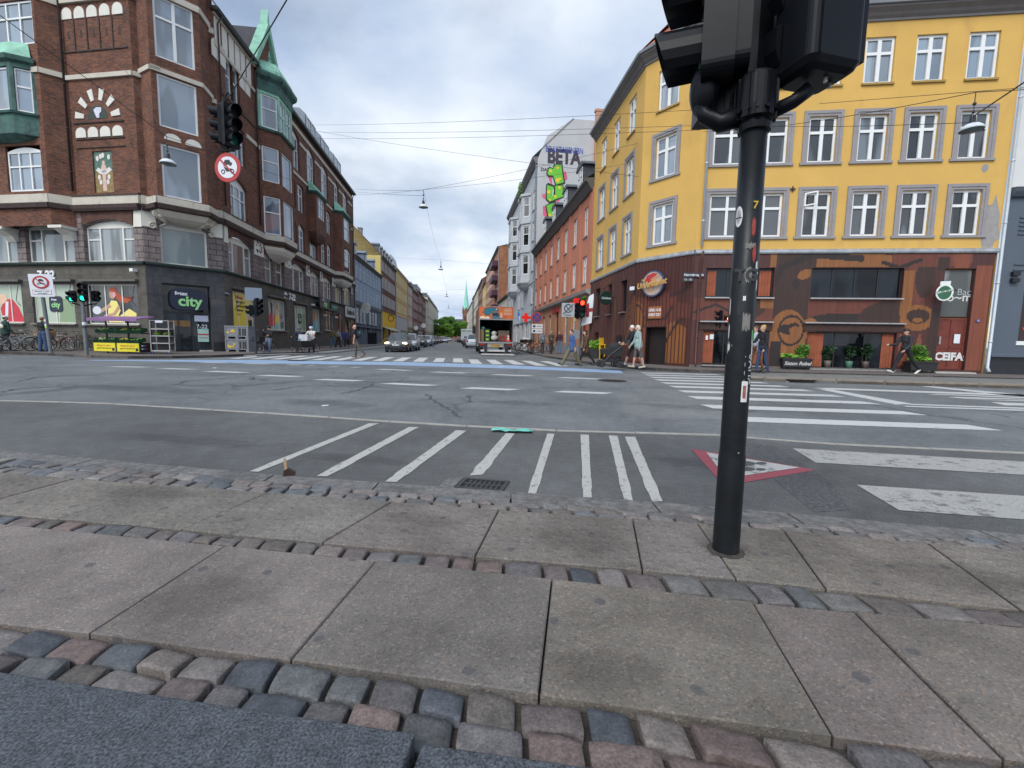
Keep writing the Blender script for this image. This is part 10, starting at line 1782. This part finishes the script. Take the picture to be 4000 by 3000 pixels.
obj('menu_board',MB().box(-.28,.28,-.03,.03,.2,1.3).box(-.2,.2,-.035,-.03,.55,.57),BLK,FC.M(-1.7,0,.15),root('chalk_board',FC.M(-1.7,0,.15),label='dark chalk board leaning on the bar wall behind the stroller',cat='board'))
# stroller
x,y=gp(2388,1434,0)[:2];s=root('stroller',TM(x,y,0,-86),label='black baby stroller with a long push handle beside the bar wall',cat='stroller');M=wm(s)
for Y,r_,X in ((-.42,.13,-.2),(-.42,.13,.2),(.22,.17,-.28),(.22,.17,.28)): w=obj('wheel',MB().torus((X,Y,r_),r_-.02,.025,'x',20,6),RUB,None,s,smooth=True);obj('hub',MB().lathe([(0,-.01),(r_*.6,-.01),(r_*.6,.01),(0,.01)],10,Matrix.Translation((X,Y,r_))@Matrix.Rotation(R_(90),4,'Y')),DARKM,None,w)
mb=MB()
for X in (-.24,.24): mb.tube([(X,-.42,.15),(X,-.1,.5),(X,.35,.85),(X,.6,1.02)],.016,6);mb.tube([(X,.22,.17),(X,-.05,.55)],.014,6)
mb.tube([(-.24,.6,1.02),(.24,.6,1.02)],.02,6);obj('frame',mb,DARKM,None,s);obj('carrycot',MB().prism([(-.4,.5),(.3,.42),(.38,.72),(-.05,.78),(-.42,.68)],-.22,.22,'x'),BLKB,None,s);obj('hood',MB().ell((0,.1,.72),(.23,.28,.24),14,10),BLKB,None,s,smooth=True);obj('basket',MB().prism([(-.25,.2),(.15,.2),(.2,.36),(-.3,.36)],-.2,.2,'x'),BLKB,None,s);obj('handle_cloth',MB().ell((0,.42,.88),(.14,.14,.035),10,6),mat('tan_cloth',(.4,.22,.10),.8,.3,20),None,s,smooth=True)
# far pavement things
x,y=gp(2047,1370,0)[:2];tag(obj('a_board',MB().box(-.35,.35,-.03,.03,.0,1.15),PAP,TM(x,y,.05,-10)@Matrix.Rotation(R_(12),4,'Y')),'white leaning board on the pavement left of the orange bikes',cat='board')
x,y=gp(2030,1366,0)[:2];s=root('picnic_table',TM(x,y,0,20),label='dark folding picnic table before the grey-white house',cat='table');obj('tabletop',MB().box(-.8,.8,-.35,.35,.7,.74),DARKM,None,s);obj('trestle',MB().tube([(-.6,-.5,0),(-.6,.3,.7)],.03,5).tube([(-.6,.5,0),(-.6,-.3,.7)],.03,5).tube([(.6,-.5,0),(.6,.3,.7)],.03,5).tube([(.6,.5,0),(.6,-.3,.7)],.03,5),DARKM,None,s);
for Y in (-.65,.65): obj('bench',MB().box(-.8,.8,Y-.12,Y+.12,.42,.45),DARKM,None,s)
s=root('pavement_billboard',FLB.M(4.5,.0,1.4)@Matrix.Rotation(R_(70),4,'Z'),label='small kiosk poster stand with a red and cream advert by the blue terrace',cat='poster stand');obj('frame',MB().box(-.7,.7,-.08,.08,0,1.6),DARKM,None,s);obj('poster',MB().box(-.62,.62,-.09,-.08,.1,1.5),mat('advert',(.5,.1,.03),.5,.6,3,dirt=(2,(.7,.55,.3),.5)),None,s)
for i,x_ in enumerate((24.5,29.5,34)): aw=MB().prism([(0,2.9),(1.6,2.3),(1.6,2.25),(0,2.8)],-2.1,2.1,'x');aw.v=[(v[0],-v[1],v[2]) for v in aw.v];tag(obj('shop_awning',aw,mat('awning_cream',(.42,.42,.37),.8,.1,2),FLB.M(x_,0,0)),['first','second','third'][i]+' cream shop awning along the bright yellow shop floor',cat='awning',group='cream awnings on the left row')
leaves('pavement_bush',[(0,0,1.2,1.0,.9,1.1,1),(.8,.3,1.0,.8,.7,.8,.8),(-.7,.2,.9,.7,.7,.8,.9)],180,.22,LEAF,FLB.M(44,0,2.2),None,9,label='dark green bush in front of the yellow terrace on the left pavement',cat='bush')
for px,D,zz,m,lab in ((1625,75,2.6,mat('sign_pale_grey',(.4,.42,.43),.6),'round white shop sign on the left side far down the street'),(1655,70,2.9,mat('sign_pale_grey',(.4,.42,.43)),'larger round white sign left of the trees')):
    p=gpD(px,1300,D);s=root('round_shop_sign',TM(p.x,p.y,0,10),label=lab,cat='sign');obj('disc',disc(.36,-.05,.05,24,0,zz),m,None,s);obj('post',MB().tube([(0,0,0),(0,0,zz-.5)],.05,6),DARKM,None,s)
